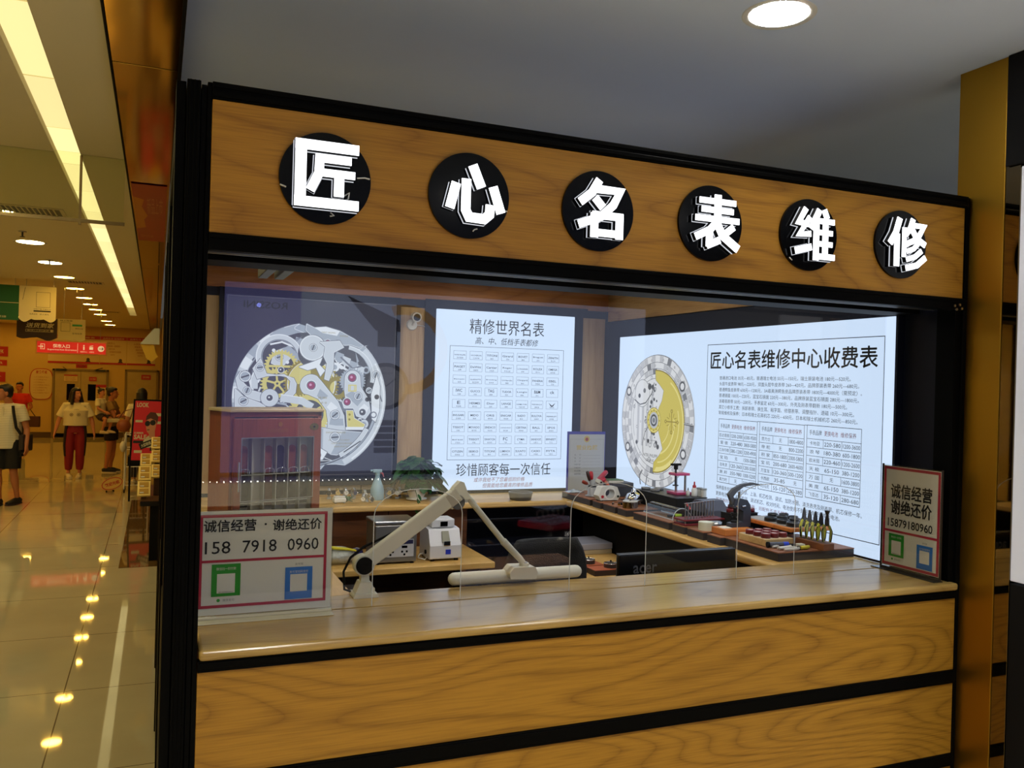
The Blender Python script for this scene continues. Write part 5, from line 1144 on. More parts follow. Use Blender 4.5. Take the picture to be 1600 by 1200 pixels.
MB().box((-0.085, -0.07, 0.0), (0.085, 0.07, 0.07)).build('case_body', DKGREY, t, 0.004); MB().box((-0.087, -0.072, 0.0705), (0.087, 0.072, 0.10)).build('case_lid', mat('case_top', (70, 72, 82), 0.5), t, 0.004)
t = thing('green_manual', 'green booklet on top of the charcoal case', 'booklet', (3.10, 5.46, TZ + 0.101))
MB().box((-0.06, -0.05, 0.0), (0.06, 0.05, 0.014)).build('pages', WHITEPAPER, t); MB().box((-0.062, -0.051, 0.0145), (0.062, 0.051, 0.018)).build('cover', mat('manual_green', (92, 122, 84), 0.5), t, 0.001)
t = thing('plastic_sachet', 'clear plastic sachet on the far end of the back corner slab', 'sachet', (2.90, 5.69, TZ))
mb = MB(); rnd = random.Random(8); V = []; F = []
for i in range(9):
    for j in range(7): V.append((-0.06 + 0.015 * i, -0.05 + 0.0166 * j, 0.002 + (0.010 + rnd.uniform(0, 0.016)) * math.sin(PI * i / 8) * math.sin(PI * j / 6)))
for i in range(8):
    for j in range(6): F.append((i * 7 + j, (i + 1) * 7 + j, (i + 1) * 7 + j + 1, i * 7 + j + 1))
mb.add(V, F, True); mb.build('film', mat('sachet_film', (190, 200, 206), 0.15), t); MB().box((-0.06, -0.052, 0.001), (0.06, -0.046, 0.005)).build('seal', GREYP, t)
# demagnetiser
t = thing('demagnetiser', 'white octagonal demagnetiser with a round hole and red button', 'demagnetiser', (2.925, 5.225, TZ + 0.0005))
fr = Frame((0, -0.03, 0), (1, 0, 0), (0, 0, 1)); mb = MB()
out = [(-0.068, 0.006), (0.068, 0.006), (0.086, 0.038), (0.062, 0.094), (0.05, 0.10), (-0.05, 0.10), (-0.062, 0.094), (-0.086, 0.038)]
n = 32; hole = [(0.036 * math.cos(2 * PI * i / n) + 0.004, 0.052 + 0.030 * math.sin(2 * PI * i / n)) for i in range(n)]
def ray_out(a):
    d = Vector((math.cos(a), math.sin(a))); c = Vector((0.004, 0.052)); best = 9
    for i in range(8):
        p, q = Vector(out[i]), Vector(out[(i + 1) % 8]); e = q - p; den = d.x * e.y - d.y * e.x
        if abs(den) < 1e-9: continue
        w_ = p - c; tt = (w_.x * e.y - w_.y * e.x) / den; uu = (w_.x * d.y - w_.y * d.x) / den
        if tt > 0 and -1e-6 <= uu <= 1 + 1e-6: best = min(best, tt)
    return tuple(c + d * best)
ang = sorted([2 * PI * i / n for i in range(n)] + [math.atan2(p[1] - 0.052, p[0] - 0.004) % (2 * PI) for p in out])
for i in range(len(ang)):
    a, b = ang[i], ang[(i + 1) % len(ang)] + (2 * PI if i == len(ang) - 1 else 0)
    if b - a < 1e-5: continue
    H_ = lambda q: (0.036 * math.cos(q) + 0.004, 0.052 + 0.030 * math.sin(q))
    mb.solid(fr, [H_(a), ray_out(a), ray_out(b), H_(b)], 0.0, -0.075)
mb.build('housing', mat('device_white', (214, 214, 204), 0.4), t)
mb = MB(); mb.band(fr, 0.004, 0.052, 0.036, 0.046, n=0.002); mb.build('hole_rim', mat('rim_white', (232, 232, 224), 0.35), t)
MB().cyl((-0.056, -0.031, 0.032), (-0.056, -0.036, 0.032), 0.010, n=16).build('red_button', RED, t); MB().cyl((0.066, -0.031, 0.032), (0.066, -0.036, 0.032), 0.008, n=16).build('dark_button', mat('dark_green_button', (36, 48, 34), 0.4), t)
mb = MB(); [mb.box((sx * 0.055 - 0.01, y_ - 0.008, -0.0005), (sx * 0.055 + 0.01, y_ + 0.008, 0.006)) for sx in (-1, 1) for y_ in (-0.015, 0.03)]; mb.build('feet', BLACKM, t)
t = thing('blue_cloth', 'folded royal blue cloth bag beside the demagnetiser', 'cloth', (3.12, 5.18, SZ + 0.0005))
MB().sph((0, 0, 0.045), (0.066, 0.055, 0.045), 18).build('folds', mat('blue_cloth2', (44, 36, 150), 0.6, bump=1.0, bscale=30), t); MB().box((-0.03, -0.035, 0.088), (0.035, 0.03, 0.094)).build('flap', mat('blue_flap', (84, 72, 176), 0.6), t, 0.003)
rnd = random.Random(21)
for k in range(7):
    x, y = 2.865 + 0.025 * k + rnd.uniform(-.004, .004), 5.02 + rnd.uniform(-0.035, 0.03)
    t = thing('watch_part', '%s small watch part from the left on the slab behind the metal cylinder' % ORD[k], 'watch part', (x, y, TZ), 0, 'loose watch parts')
    mb = MB(); r = rnd.uniform(0.007, 0.011)
    mb.cyl((0, 0, 0), (0, 0, r * 1.4), r, n=14); mb.build('part_body', (CHROME, GOLDM, BLACKM, STEEL)[k % 4], t); MB().cyl((0, 0, r * 1.4), (0, 0, r * 2.1), r * 0.5, n=10).build('stem', (STEEL, DKGREY, CHROME, BRASSC)[k % 4], t)
t = thing('metal_cylinder', 'two-tone metal cylinder gauge with ribbed side on its slab', 'gauge', (2.895, 4.875, TZ))
MB().cyl((-0.018, 0, 0), (-0.018, 0, 0.038), 0.028, n=24).build('brass_drum', BRASSC, t); mb = MB(); mb.cyl((0.034, 0, 0), (0.034, 0, 0.042), 0.024, n=24)
for k in range(12): mb.box((0.034 + 0.0245 * math.cos(k * PI / 6) - .002, 0.0245 * math.sin(k * PI / 6) - .002, 0.002), (0.034 + 0.0245 * math.cos(k * PI / 6) + .002, 0.0245 * math.sin(k * PI / 6) + .002, 0.04))
mb.build('ribbed_drum', STEEL, t); mb = MB(); mb.cyl((0.008, 0, 0.0425), (0.008, 0, 0.048), 0.05, n=24); mb.build('cap', mat('cap_pale', (196, 194, 184), 0.3), t); MB().cyl((0.0, -0.01, 0.048), (0.0, -0.01, 0.062), 0.006, n=10).build('knob', CHROME, t)
t = thing('plastic_dome', 'clear bluish half-round plastic cover lying on the long slab', 'cover', (2.965, 4.53, TZ))
V = []; F = []
for i in range(11):
    a = PI * i / 10
    for y in (-0.16, 0.17): V.append((0.066 * math.cos(a), y, 0.068 * math.sin(a)))
for i in range(10): F.append((2 * i, 2 * i + 1, 2 * i + 3, 2 * i + 2))
mb = MB(); mb.add(V, F, True); mb.add([(0.066 * math.cos(PI * i / 10), -0.16, 0.068 * math.sin(PI * i / 10)) for i in range(11)], [tuple(range(11))])
mb.build('cover', glass('dome_blue', (0.74, 0.86, 0.95), 1.5, 0.05, 2.0), t)
mb = MB(); mb.torus((0, -0.16, 0), 0.067, 0.003, (0, 1, 0), 20, 6, 0, 2 * PI); 
mb = MB(); mb.tube([(0.066 * math.cos(PI * i / 12), -0.161, 0.068 * math.sin(PI * i / 12) + .001) for i in range(13)], 0.003, 6); mb.box((-0.07, -0.165, 0), (-0.064, 0.17, 0.006)); mb.box((0.064, -0.165, 0), (0.07, 0.17, 0.006)); mb.build('rim', mat('dome_rim', (196, 206, 214), 0.2), t)
t = thing('driver_handle', 'dark screwdriver with a yellow-green grip under the plastic cover', 'screwdriver', (2.96, 4.44, TZ))
MB().cyl((0.0, 0.0, 0.014), (0.042, -0.008, 0.014), 0.012, n=14).build('grip', mat('grip_lime', (196, 206, 36), 0.4), t); MB().cyl((0.042, -0.008, 0.014), (0.06, -0.012, 0.014), 0.006, n=10).build('collar', BLACKM, t); MB().cyl((-0.045, 0.01, 0.012), (0, 0, 0.014), 0.008, n=10).build('shank', DKGREY, t)
t = thing('chrome_tool', 'domed chrome tool with feet behind the plastic cover', 'watch tool', (3.02, 5.03, TZ))
MB().lathe([(0.056, 0.03), (0.056, 0.05), (0.045, 0.072), (0.02, 0.084), (0.012, 0.088), (0.018, 0.098), (0.0, 0.10)], n=24).build('dome', CHROME, t)
mb = MB(); mb.torus((0, 0, 0.03), 0.055, 0.008, n=24); [mb.cyl((0.05 * math.cos(k * 2.1), 0.05 * math.sin(k * 2.1), 0), (0.05 * math.cos(k * 2.1), 0.05 * math.sin(k * 2.1), 0.03), 0.007, n=8) for k in range(3)]; mb.build('foot_ring', STEEL, t)
# black riser with press, bottles and jars
t = thing('black_riser', 'long matt black riser along the price list box', 'riser', (3.215, 4.86, SZ)); MB().box((-0.125, -0.24, 0), (0.11, 0.26, 0.134)).build('riser_body', BLACKM, t, 0.003); MB().box((-0.128, -0.243, 0.1345), (0.112, 0.263, 0.140)).build('riser_top', mat('riser_top', (36, 36, 40), 0.4), t, 0.002)
RZ = SZ + 0.1405
t = thing('case_press', 'pink screw press with two steel columns and a black T-handle', 'press', (3.225, 4.80, RZ))
MB().box((-0.055, -0.06, 0), (0.07, 0.06, 0.018)).build('base_plate', PINK, t, 0.004); mb = MB(); mb.cyl((-0.0, 0.03, 0.018), (0.0, 0.03, 0.125), 0.0085); mb.cyl((0.045, -0.01, 0.018), (0.045, -0.01, 0.125), 0.0085); mb.build('column', STEEL, t)
MB().box((-0.05, -0.035, 0.125), (0.065, 0.05, 0.142)).build('cross_plate', PINK, t, 0.004); mb = MB(); mb.cyl((-0.025, 0.0, 0.06), (-0.025, 0.0, 0.19), 0.007); mb.cyl((-0.025, 0, 0.056), (-0.025, 0, 0.062), 0.02, n=16); mb.build('spindle', DKGREY, t)
mb = MB(); mb.box((-0.062, -0.012, 0.190), (0.012, 0.012, 0.204)); mb.cyl((-0.025, 0, 0.165), (-0.025, 0, 0.19), 0.014, n=14); mb.build('t_handle', BLACKM, t, 0.003)
t = thing('oil_bottle', 'small white glue bottle with a tall red nozzle on the black riser', 'bottle', (3.27, 4.685, RZ))
MB().lathe([(0, 0), (0.018, 0), (0.019, 0.004), (0.019, 0.045), (0.010, 0.056), (0, 0.056)], n=18).build('bottle', WHITEP, t); MB().lathe([(0.012, 0.0565), (0.012, 0.070), (0.006, 0.074), (0.0045, 0.095), (0, 0.096)], n=14).build('red_nozzle', RED, t)
t = thing('oil_bottle', 'tiny white bottle with a dark tip left of the red-nozzled bottle', 'bottle', (3.225, 4.69, RZ))
MB().lathe([(0, 0), (0.013, 0), (0.013, 0.032), (0.006, 0.040), (0, 0.04)], n=14).build('bottle', WHITEP, t); MB().cyl((0, 0, 0.04), (0, 0, 0.056), 0.004, 0.002, 10).build('tip', DKGREY, t)
for k, (x, y) in enumerate(((3.315, 4.69), (3.315, 4.645))):
    t = thing('parts_jar', ('white capped jar beside the red-nozzled bottle', 'white capped jar nearest the grey tester')[k], 'jar', (x, y, RZ), 0, 'white jars on the black riser')
    MB().cyl((0, 0, 0), (0, 0, 0.044), 0.019, n=18).build('jar_body', mat('jar_white', (206, 206, 200), 0.3), t); MB().cyl((0, 0, 0.0445), (0, 0, 0.055), 0.021, n=18).build('lid', mat('jar_lid', (150, 152, 150), 0.4), t)
for k, (x, y) in enumerate(((3.14, 5.07), (3.22, 5.03), (3.15, 4.97))):
    t = thing('parts_dish', '%s shallow grey dish from the back on the black riser' % ORD[k], 'dish', (x, y, RZ), 0, 'grey dishes on the black riser')
    MB().lathe([(0, 0), (0.030, 0), (0.034, 0.014), (0.031, 0.014), (0.027, 0.004), (0, 0.004)], n=22).build('dish_body', GREYP, t); MB().cyl((0, 0, 0.0045), (0, 0, 0.010), 0.02, n=16).build('contents', (STEEL, WHITEP, BRASSC)[k], t)
t = thing('grey_tester', 'dark grey wedge-shaped tester with a sloping top behind the pin stand', 'tester', (3.20, 4.44, SZ))
fr = Frame((0, 0.09, 0), (1, 0, 0), (0, 0, 1)); mb = MB(); f3 = Frame((0, 0, 0), (0, -1, 0), (0, 0, 1))
mb.solid(f3, [(-0.11, 0.0), (0.11, 0.0), (0.11, 0.10), (0.055, 0.155), (-0.03, 0.155), (-0.11, 0.095)], -0.075, 0.075); mb.build('housing', mat('tester_grey', (78, 80, 94), 0.5), t, 0.003)
mb = MB(); mb.rect(Frame((-0.076, 0, 0), (0, -1, 0), (0, 0, 1)), -0.08, 0.02, 0.09, 0.085, n=0.001); mb.build('side_plate', BLACKM, t); MB().box((0.076, -0.10, 0.02), (0.085, 0.06, 0.12)).build('back_fin', DKGREY, t)
# row of pins on a red stand
t = thing('pin_stand', 'red stand holding a row of slim upright metal pins with flat heads', 'stand', (2.90, 4.222, TZ))
MB().box((-0.055, -0.06, 0.026), (0.23, 0.06, 0.036)).build('red_bar', DKRED, t, 0.003); MB().box((-0.055, -0.065, 0.0), (0.16, 0.055, 0.012)).build('red_base', DKRED, t, 0.003)
mb = MB(); [mb.cyl((x, y, 0.012), (x, y, 0.026), 0.005, n=8) for x in (-0.04, 0.14) for y in (-0.045, 0.045)]; mb.build('post', STEEL, t)
for k in range(11):
    x = -0.045 + 0.026 * k; y = -0.05 + 0.009 * k
    mb = MB(); mb.cyl((x, y, 0.0362), (x, y, 0.125), 0.0034, n=8); mb.cyl((x, y, 0.125), (x, y, 0.131), 0.006, 0.009, n=10); mb.cyl((x, y, 0.0362), (x, y, 0.044), 0.006, n=8); mb.build('pin', STEEL, t)
t = thing('red_pocket_tool', 'tweezers with red and black grips leaning beside the pin stand', 'tweezers', (3.04, 4.36, TZ))
mb = MB(); mb.tube([(0.0, -0.05, 0.004), (-0.03, 0.0, 0.055), (-0.05, 0.03, 0.085)], [0.003, 0.006, 0.004], 8); mb.build('blade', BLACKM, t); MB().tube([(-0.02, 0.0, 0.062), (-0.035, 0.03, 0.098)], [0.008, 0.006], 8).build('red_grip', RED, t)
t = thing('round_pad', 'thick white round casing pad on its dark slab', 'pad', (2.90, 4.03, TZ)); MB().cyl((0, 0, 0), (0, 0, 0.046), 0.044, n=30).build('pad_body', mat('pad_white', (214, 214, 190), 0.5), t, 0.003); MB().disc(Frame((0, 0, 0.0465), (1, 0, 0), (0, 1, 0)), 0, 0, 0.034).build('pad_top', mat('pad_top', (226, 226, 206), 0.5), t)
t = thing('film_roll', 'silver roll of strapping behind the white round pad', 'roll', (3.0, 4.075, TZ)); MB().lathe([(0.012, 0), (0.034, 0), (0.034, 0.036), (0.012, 0.036), (0.012, 0)], n=24).build('roll', STEEL, t); MB().cyl((0, 0, 0), (0, 0, 0.03), 0.0115, n=14).build('core', BLACKM, t)
for k in range(3):
    t = thing('steel_ruler', '%s flat steel strip from the pin stand, lying beside the press' % ORD[k], 'strip', (3.13, 4.22 - 0.07 * k, SZ), 0, 'steel strips beside the press'); MB().box((-0.08, -0.02, 0), (0.10, 0.02, 0.022)).build('strip_body', (DKGREY, GREYP, BLACKM)[k], t, 0.003); MB().box((-0.07, -0.015, 0.0225), (0.09, 0.015, 0.028)).build('strip_top', STEEL, t, 0.002)
# hand press
t = thing('wood_block', 'orange wood block under the dark hand press', 'wood block', (2.99, 3.885, TZ), 0); MB().box((-0.115, -0.065, 0), (0.075, 0.062, 0.036)).build('block_body', BLOCKW, t, 0.004); MB().box((-0.10, -0.03, 0.0362), (-0.045, 0.03, 0.039)).build('paper_tag', WHITEPAPER, t)
t = thing('hand_press', 'dark slate hand press with a long raised lever', 'press', (3.02, 3.895, TZ + 0.0365))
PR = mat('press_slate', (54, 58, 70), 0.4, 0.1); f3 = Frame((0, 0, 0), (1, 0, 0), (0, 0, 1))
mb = MB(); mb.solid(f3, [(-0.065, 0.0), (0.062, 0.0), (0.064, 0.09), (0.056, 0.125), (0.036, 0.150), (0.0, 0.158), (-0.04, 0.158), (-0.05, 0.135), (-0.052, 0.108), (-0.01, 0.100), (0.012, 0.088), (0.012, 0.03), (-0.065, 0.022)], -0.024, 0.024); mb.build('frame', PR, t, 0.003)
mb = MB(); mb.solid(f3, [(-0.052, 0.125), (-0.030, 0.128), (-0.048, 0.170), (-0.025, 0.195), (0.02, 0.222), (0.085, 0.232), (0.13, 0.226), (0.133, 0.234), (0.085, 0.245), (0.01, 0.237), (-0.045, 0.214), (-0.080, 0.182)], -0.011, 0.011); mb.build('lever', mat('lever_slate', (78, 80, 88), 0.4), t, 0.002)
mb = MB(); mb.cyl((-0.028, 0, 0.045), (-0.028, 0, 0.11), 0.009, n=14); mb.cyl((-0.028, 0, 0.060), (-0.028, 0, 0.078), 0.022, n=16); mb.cyl((-0.028, 0, 0.023), (-0.028, 0, 0.034), 0.022, n=16); mb.build('ram', BLACKM, t)
MB().cyl((0.0, 0, 0.155), (0.0, 0, 0.195), 0.008, n=12).build('return_pin', STEEL, t); mb = MB(); mb.cyl((-0.052, -0.012, 0.118), (-0.03, -0.026, 0.118), 0.004, n=8); mb.cyl((0.0, -0.026, 0.115), (0.022, -0.026, 0.118), 0.006, n=8); mb.build('clip', CHROME, t)
t = thing('glass_vial', 'tiny glass vial with a steel top beside the hand press', 'vial', (3.115, 3.90, SZ + 0.0005)); MB().cyl((0, 0, 0), (0, 0, 0.06), 0.010, n=14).build('vial_body', ACRYL, t); MB().cyl((0, 0, 0.0605), (0, 0, 0.074), 0.009, n=12).build('cap', STEEL, t)
# press dies on blocks
t = thing('die_riser', 'black box riser carrying the wooden board of black dies', 'riser', (3.23, 3.80, SZ)); MB().box((-0.10, 0.002, 0), (0.10, 0.30, 0.10)).build('riser_body', BLACKM, t, 0.003); MB().box((-0.102, 0.0, 0.1005), (0.102, 0.302, 0.104)).build('riser_top', mat('riser_top', (36, 36, 40), 0.4), t, 0.001)
t = thing('die_board', 'orange wood board raised on the black riser with black dies', 'board', (3.225, 3.765, SZ + 0.1045)); MB().box((-0.135, -0.215, 0), (0.13, 0.20, 0.022)).build('board_body', BLOCKW, t, 0.006, seg=3); MB().box((-0.12, -0.20, 0.0222), (0.115, 0.185, 0.0235)).build('board_inlay', mat('inlay_grey', (150, 146, 138), 0.5), t)
def die(label, loc, r, h, m, gp):
    d = thing('press_die', label, 'press die', loc, 0, gp)
    MB().lathe([(0, 0), (r, 0), (r, h * .75), (r * .93, h), (r * .78, h), (r * .72, h * .7), (0, h * .7)], n=26).build('die_body', m, d)
    if m is DKRED: MB().cyl((0, 0, h * .7), (0, 0, h * .92), r * .70, n=20).build('pale_insert', mat('insert_pale', (206, 196, 190), 0.5), d)
    else: MB().cyl((0, 0, h * .7), (0, 0, h * .78), r * .25, n=10).build('socket', STEEL, d)
DB = mat('die_black', (24, 24, 27), 0.3)
k = 0
for i in range(4):
    for j in range(3):
        if (i, j) == (3, 0): continue
        row = ['front', 'second', 'third', 'rear'][i]
        die('black die, %s in the %s row of the raised wood board' % (['left', 'centre', 'right'][j], row), (3.145 + 0.078 * j + 0.012 * (i % 2), 3.60 + 0.090 * i, SZ + 0.1285), (0.036, 0.032, 0.030)[j] - 0.001 * i, 0.022 + 0.004 * (j == 1), DB, 'black dies on the raised board')
t = thing('red_die_riser', 'black block behind the die board carrying red dies', 'riser', (3.205, 4.165, SZ)); MB().box((-0.075, -0.055, 0), (0.12, 0.045, 0.115)).build('riser_body', BLACKM, t, 0.003); MB().box((-0.077, -0.057, 0.1155), (0.122, 0.047, 0.119)).build('riser_top', mat('riser_top', (36, 36, 40), 0.4), t)
for k, (x, y, z, r) in enumerate(((3.165, 4.15, 0.1195, 0.032), (3.165, 4.15, 0.1425, 0.024), (3.235, 4.17, 0.1195, 0.034), (3.235, 4.17, 0.1425, 0.026), (3.295, 4.15, 0.1195, 0.03))):
    die(['lower red die of the left stack behind the black dies', 'top red die of the left stack behind the black dies', 'lower red die of the middle stack behind the black dies', 'top red die of the middle stack behind the black dies', 'single red die at the right behind the black dies'][k], (x, y, SZ + z), r, 0.0225, DKRED, 'red dies behind the board')
t = thing('die_block', 'pale wood block holding rows of red dies in front of the raised board', 'wood block', (2.985, 3.63, TZ)); MB().box((-0.085, -0.11, 0), (0.095, 0.11, 0.036)).build('block_body', PALEW, t, 0.003); MB().rect(Frame((0, 0, 0.0363), (1, 0, 0), (0, 1, 0)), -0.08, -0.105, 0.09, 0.105).build('block_top', mat('block_top', (206, 190, 160), 0.5), t)
for i in range(3):
    for j in range(3):
        die('red die, %s in the %s row of the pale wood block' % (['left', 'centre', 'right'][j], ['front', 'middle', 'rear'][i]), (2.935 + 0.055 * j, 3.562 + 0.062 * i, TZ + 0.0367), 0.0225 + 0.002 * (j == 0), 0.024, DKRED, 'red dies on the pale block')
# loose tools at the near end
t = thing('pen_torch', 'black pen torch with a blue ring lying before the red dies', 'torch', (2.955, 3.488, TZ)); c = Vector((0, 0, 0.015))
MB().cyl(c + Vector((-0.062, 0.01, 0)), c + Vector((-0.052, 0.008, 0)), 0.015, n=18).build('lens_head', BLACKM, t); MB().cyl(c + Vector((-0.051, 0.008, 0)), c + Vector((0.025, -0.004, 0)), 0.013, n=18).build('barrel', mat('torch_grey', (96, 98, 106), 0.3, 0.6), t); MB().cyl(c + Vector((0.026, -0.004, 0)), c + Vector((0.055, -0.009, 0)), 0.0135, n=18).build('blue_ring', mat('torch_blue', (40, 70, 200), 0.35), t); MB().cyl(c + Vector((0.056, -0.009, -.002)), c + Vector((0.105, -0.016, -.004)), 0.006, n=12).build('tail', BLACKM, t)
def pliers(label, loc, rz, grip, L_=0.15, gp=None, up=False):
    t = thing('pliers', label, 'pliers', loc, rz, gp)
    P = (lambda x, y, z: (x, z, y)) if up else (lambda x, y, z: (x, y, z))
    a = MB(); q = 0.008
    for s_ in (-1, 1):
        a.tube([P(s_ * 0.004, L_ * .66, q), P(s_ * 0.005, L_ * .78, q), P(s_ * 0.0025, L_, q)], [0.008, 0.0065, 0.002], 8)
    a.cyl(P(0, L_ * .64, q - 0.007), P(0, L_ * .64, q + 0.007), 0.011, n=14); a.build('jaws', DKGREY, t)
    g1 = [MB(), MB()]
    for s_, g in zip((-1, 1), g1):
        g.tube([P(-s_ * 0.003, L_ * .66, q), P(s_ * 0.012, L_ * .56, q), P(s_ * 0.021, L_ * .40, q), P(s_ * 0.018, L_ * .18, q), P(s_ * 0.016, 0.004, q)], [0.005, 0.0068, 0.0075, 0.007, 0.0055], 10)
        g.build('handle', grip, t)
    return t
WG = mat('white_grip', (212, 210, 200), 0.4)
pliers('white-handled pliers lying crosswise behind the other white pair', (2.905, 3.455, TZ), math.radians(-80), WG, 0.19)
pliers('white-handled pliers lying crosswise at the front edge of the largest slab', (2.91, 3.410, TZ), math.radians(-88), WG, 0.18)
t = thing('yellow_nipper', 'small nipper with a short yellow grip lying near the slab edge', 'nipper', (3.06, 3.415, TZ)); MB().tube([(-0.035, -0.012, 0.011), (0.0, -0.012, 0.011), (0.028, 0.0, 0.011)], [0.009, 0.010, 0.008], 10).build('grip', mat('nipper_yellow', (216, 200, 50), 0.4), t); mb = MB(); mb.box((-0.02, 0.016, 0.002), (0.02, 0.045, 0.022)); mb.tube([(0.02, 0.0, 0.011), (0.01, 0.02, 0.011)], 0.006, 8); mb.build('head', CREAMP, t, 0.004)
t = thing('plier_stand', 'brown wood stand holding five yellow-gripped pliers upright', 'stand', (3.155, 3.445, TZ)); MB().box((-0.035, -0.10, 0), (0.035, 0.105, 0.034)).build('stand_block', wood('stand_wood', (100, 58, 36), (146, 92, 60), 'Y', 2.0, 0.5, 4.0, 3.7), t, 0.003); MB().rect(Frame((0, 0, 0.0342), (1, 0, 0), (0, 1, 0)), -0.02, -0.09, 0.02, 0.095).build('slot_line', mat('slot_dark', (70, 44, 28), 0.6), t)
TIPS = ['wide tail-cutter head', 'forked tips', 'needle tips', 'round tips', 'long parted tips']
for k in range(5):
    y = 3.362 + 0.040 * k
    t = pliers('upright yellow-gripped pliers with %s, %s from the right in the brown stand' % (TIPS[k], ORD[k]), (3.155, y, TZ + 0.0346), math.radians(-35 + 8 * k), YELLOW if k else mat('olive_grip', (150, 160, 80), 0.4), 0.150 + 0.008 * (k == 4), 'upright pliers in the stand', True)
    if k == 0: MB().cyl((0, 0.008, 0.145), (0, 0.008, 0.165), 0.008, 0.014, n=14).build('cutter_head', DKGREY, t)
    for ch in t.children:
        if ch.name.startswith('handle') and k: ch.data.materials[0] = YELLOW
    mb = MB()
    for s_ in (-1, 1):
        mb.tube([(s_ * 0.0035, 0.008, 0.15 * .60), (s_ * 0.018, 0.0045, 0.15 * .50), (s_ * 0.025, 0.0045, 0.15 * .38), (s_ * 0.0225, 0.0045, 0.15 * .18), (s_ * 0.019, 0.0045, 0.006)], 0.0035, 6)
    mb.build('dark_grip_stripe', BLACKM, t)
# ------------------------------------------------------------------ hall: lamps, light slot, vents, hanging boards
def downlight(name, label, x, y, z, r, col, power, group):
    t = thing(name, label, 'ceiling light', (x, y, z), 0, group)
    MB().lathe([(r, 0.0), (r * 1.22, -0.004), (r * 1.25, -0.001), (r * 1.25, 0.003)], n=32).build('trim_ring', WHITEP, t)
    MB().cyl((0, 0, -0.0005), (0, 0, -0.002), r * 0.99, n=32).build('lamp_face', glow('lamp_%d_%d' % (int(col[2] * 100), int(power)), col, power), t)
    return t
for k, y in enumerate((8.2, 9.95, 11.7, 13.4, 15.15, 16.95, 18.5, 20.0, 21.6, 24.3, 26.2)):
    downlight('ceiling_light', 'recessed round ceiling light, %s of the hall row counted from the near end' % ORD[k], -1.225, y, HC, 0.125, HALL_LAMP if k > 2 else HALL_LAMP_NEAR, HALL_POWER if k > 2 else HALL_POWER_NEAR, 'recessed lights of the hall row')
for k in range(9):      # the neighbouring rows of the same lamps, beyond the left edge of the view
    for x in (-3.2, -4.9):
        downlight('ceiling_light', 'recessed round ceiling light of the rows beyond the left edge of the view', x, 6.0 + 2.6 * k, HC, 0.125, HALL_LAMP_NEAR if k < 3 else HALL_LAMP, HALL_POWER_NEAR if k < 3 else HALL_POWER, 'recessed lights of the outer hall rows')
for k, (x, y) in enumerate(((-1.235, 4.6), (-1.235, 2.6), (-3.2, 2.0), (-3.2, 4.4))):
    downlight('ceiling_light', 'recessed round ceiling light of the near hall, overhead and out of view', x, y, HC, 0.125, HALL_LAMP_NEAR, HALL_POWER_NEAR, 'recessed lights overhead')
downlight('kiosk_ceiling_light', 'round recessed ceiling light above the kiosk sign', 2.235, 2.72, 3.436, 0.115, FRONT_LAMP, FRONT_POWER, 'recessed lights before the kiosk')
for k, (x, y) in enumerate(((0.6, 0.9), (2.4, 1.1), (4.2, 0.9), (0.4, -0.9), (2.2, -1.0), (4.2, -1.0), (-1.0, 0.3), (-1.0, -1.6))):  # added, unseen lamps: their beams hit the floor and bounce up
    t = downlight('kiosk_ceiling_light', 'round recessed ceiling light of the aisle before the kiosk, overhead and out of view', x, y, 3.436 if x > 0 else HC, 0.115, FRONT_LAMP, 12.0, 'recessed lights before the kiosk')
    ld = bpy.data.lights.new('lamp_beam', 'SPOT'); ld.energy = AISLE_WATTS; ld.color = FRONT_LAMP; ld.spot_size = math.radians(105); ld.spot_blend = 0.7; ld.shadow_soft_size = 0.115
    lo = bpy.data.objects.new('lamp_beam', ld); link(lo, t); lo.location = (0, 0, -0.03)
for k, (x, y) in enumerate(((0.8, 4.95), (1.7, 4.95), (2.6, 4.95), (1.2, 5.55), (2.3, 5.55))):
    downlight('kiosk_inner_light', 'round lamp in the kiosk ceiling lighting the benches, hidden behind the sign beam', x, y, 2.70, 0.075, INNER_LAMP, INNER_POWER, 'lamps in the kiosk ceiling')
for k, x in enumerate((0.9, 1.5, 2.1, 2.6, 3.1)):
    t = thing('rail_spot', 'small black rail spot lighting the workbenches, hidden behind the sign beam', 'spot lamp', (x, 3.30, 2.46), 0, 'rail spots behind the sign beam')
    MB().cyl((0, 0, 0), (0, 0.05, -0.05), 0.03, n=16).build('housing', BLACKM, t); MB().box((-0.01, -0.09, 0.0), (0.01, 0.01, 0.012)).build('rail_arm', BLACKM, t); MB().cyl((0, 0.051, -0.051), (0, 0.052, -0.052), 0.024, n=16).build('lamp_face', glow('rail_face', INNER_LAMP, 6.0), t)
    ld = bpy.data.lights.new('lamp_beam', 'SPOT'); ld.energy = RAIL_WATTS; ld.color = INNER_LAMP; ld.spot_size = math.radians(120); ld.spot_blend = 0.8; ld.shadow_soft_size = 0.03
    lo = bpy.data.objects.new('lamp_beam', ld); link(lo, t); lo.location = (0, 0.07, -0.07); lo.rotation_euler = (math.radians(38), 0, 0)
t = thing('cove_light', 'long warm light strip in the slot of the hall ceiling', 'light', (-0.53, 8.7, HC + 0.185))
for k in range(26):
    y0 = -12.6 + k * 0.98
    MB().box((-0.135, y0 + 0.012, -0.004), (0.145, y0 + 0.965, 0.0)).build('diffuser', glow('cove_%d' % (k % 4), (1.0, 0.82, 0.36), (0.95, 0.85, 1.05, 0.9)[k % 4] * 1.15), t)
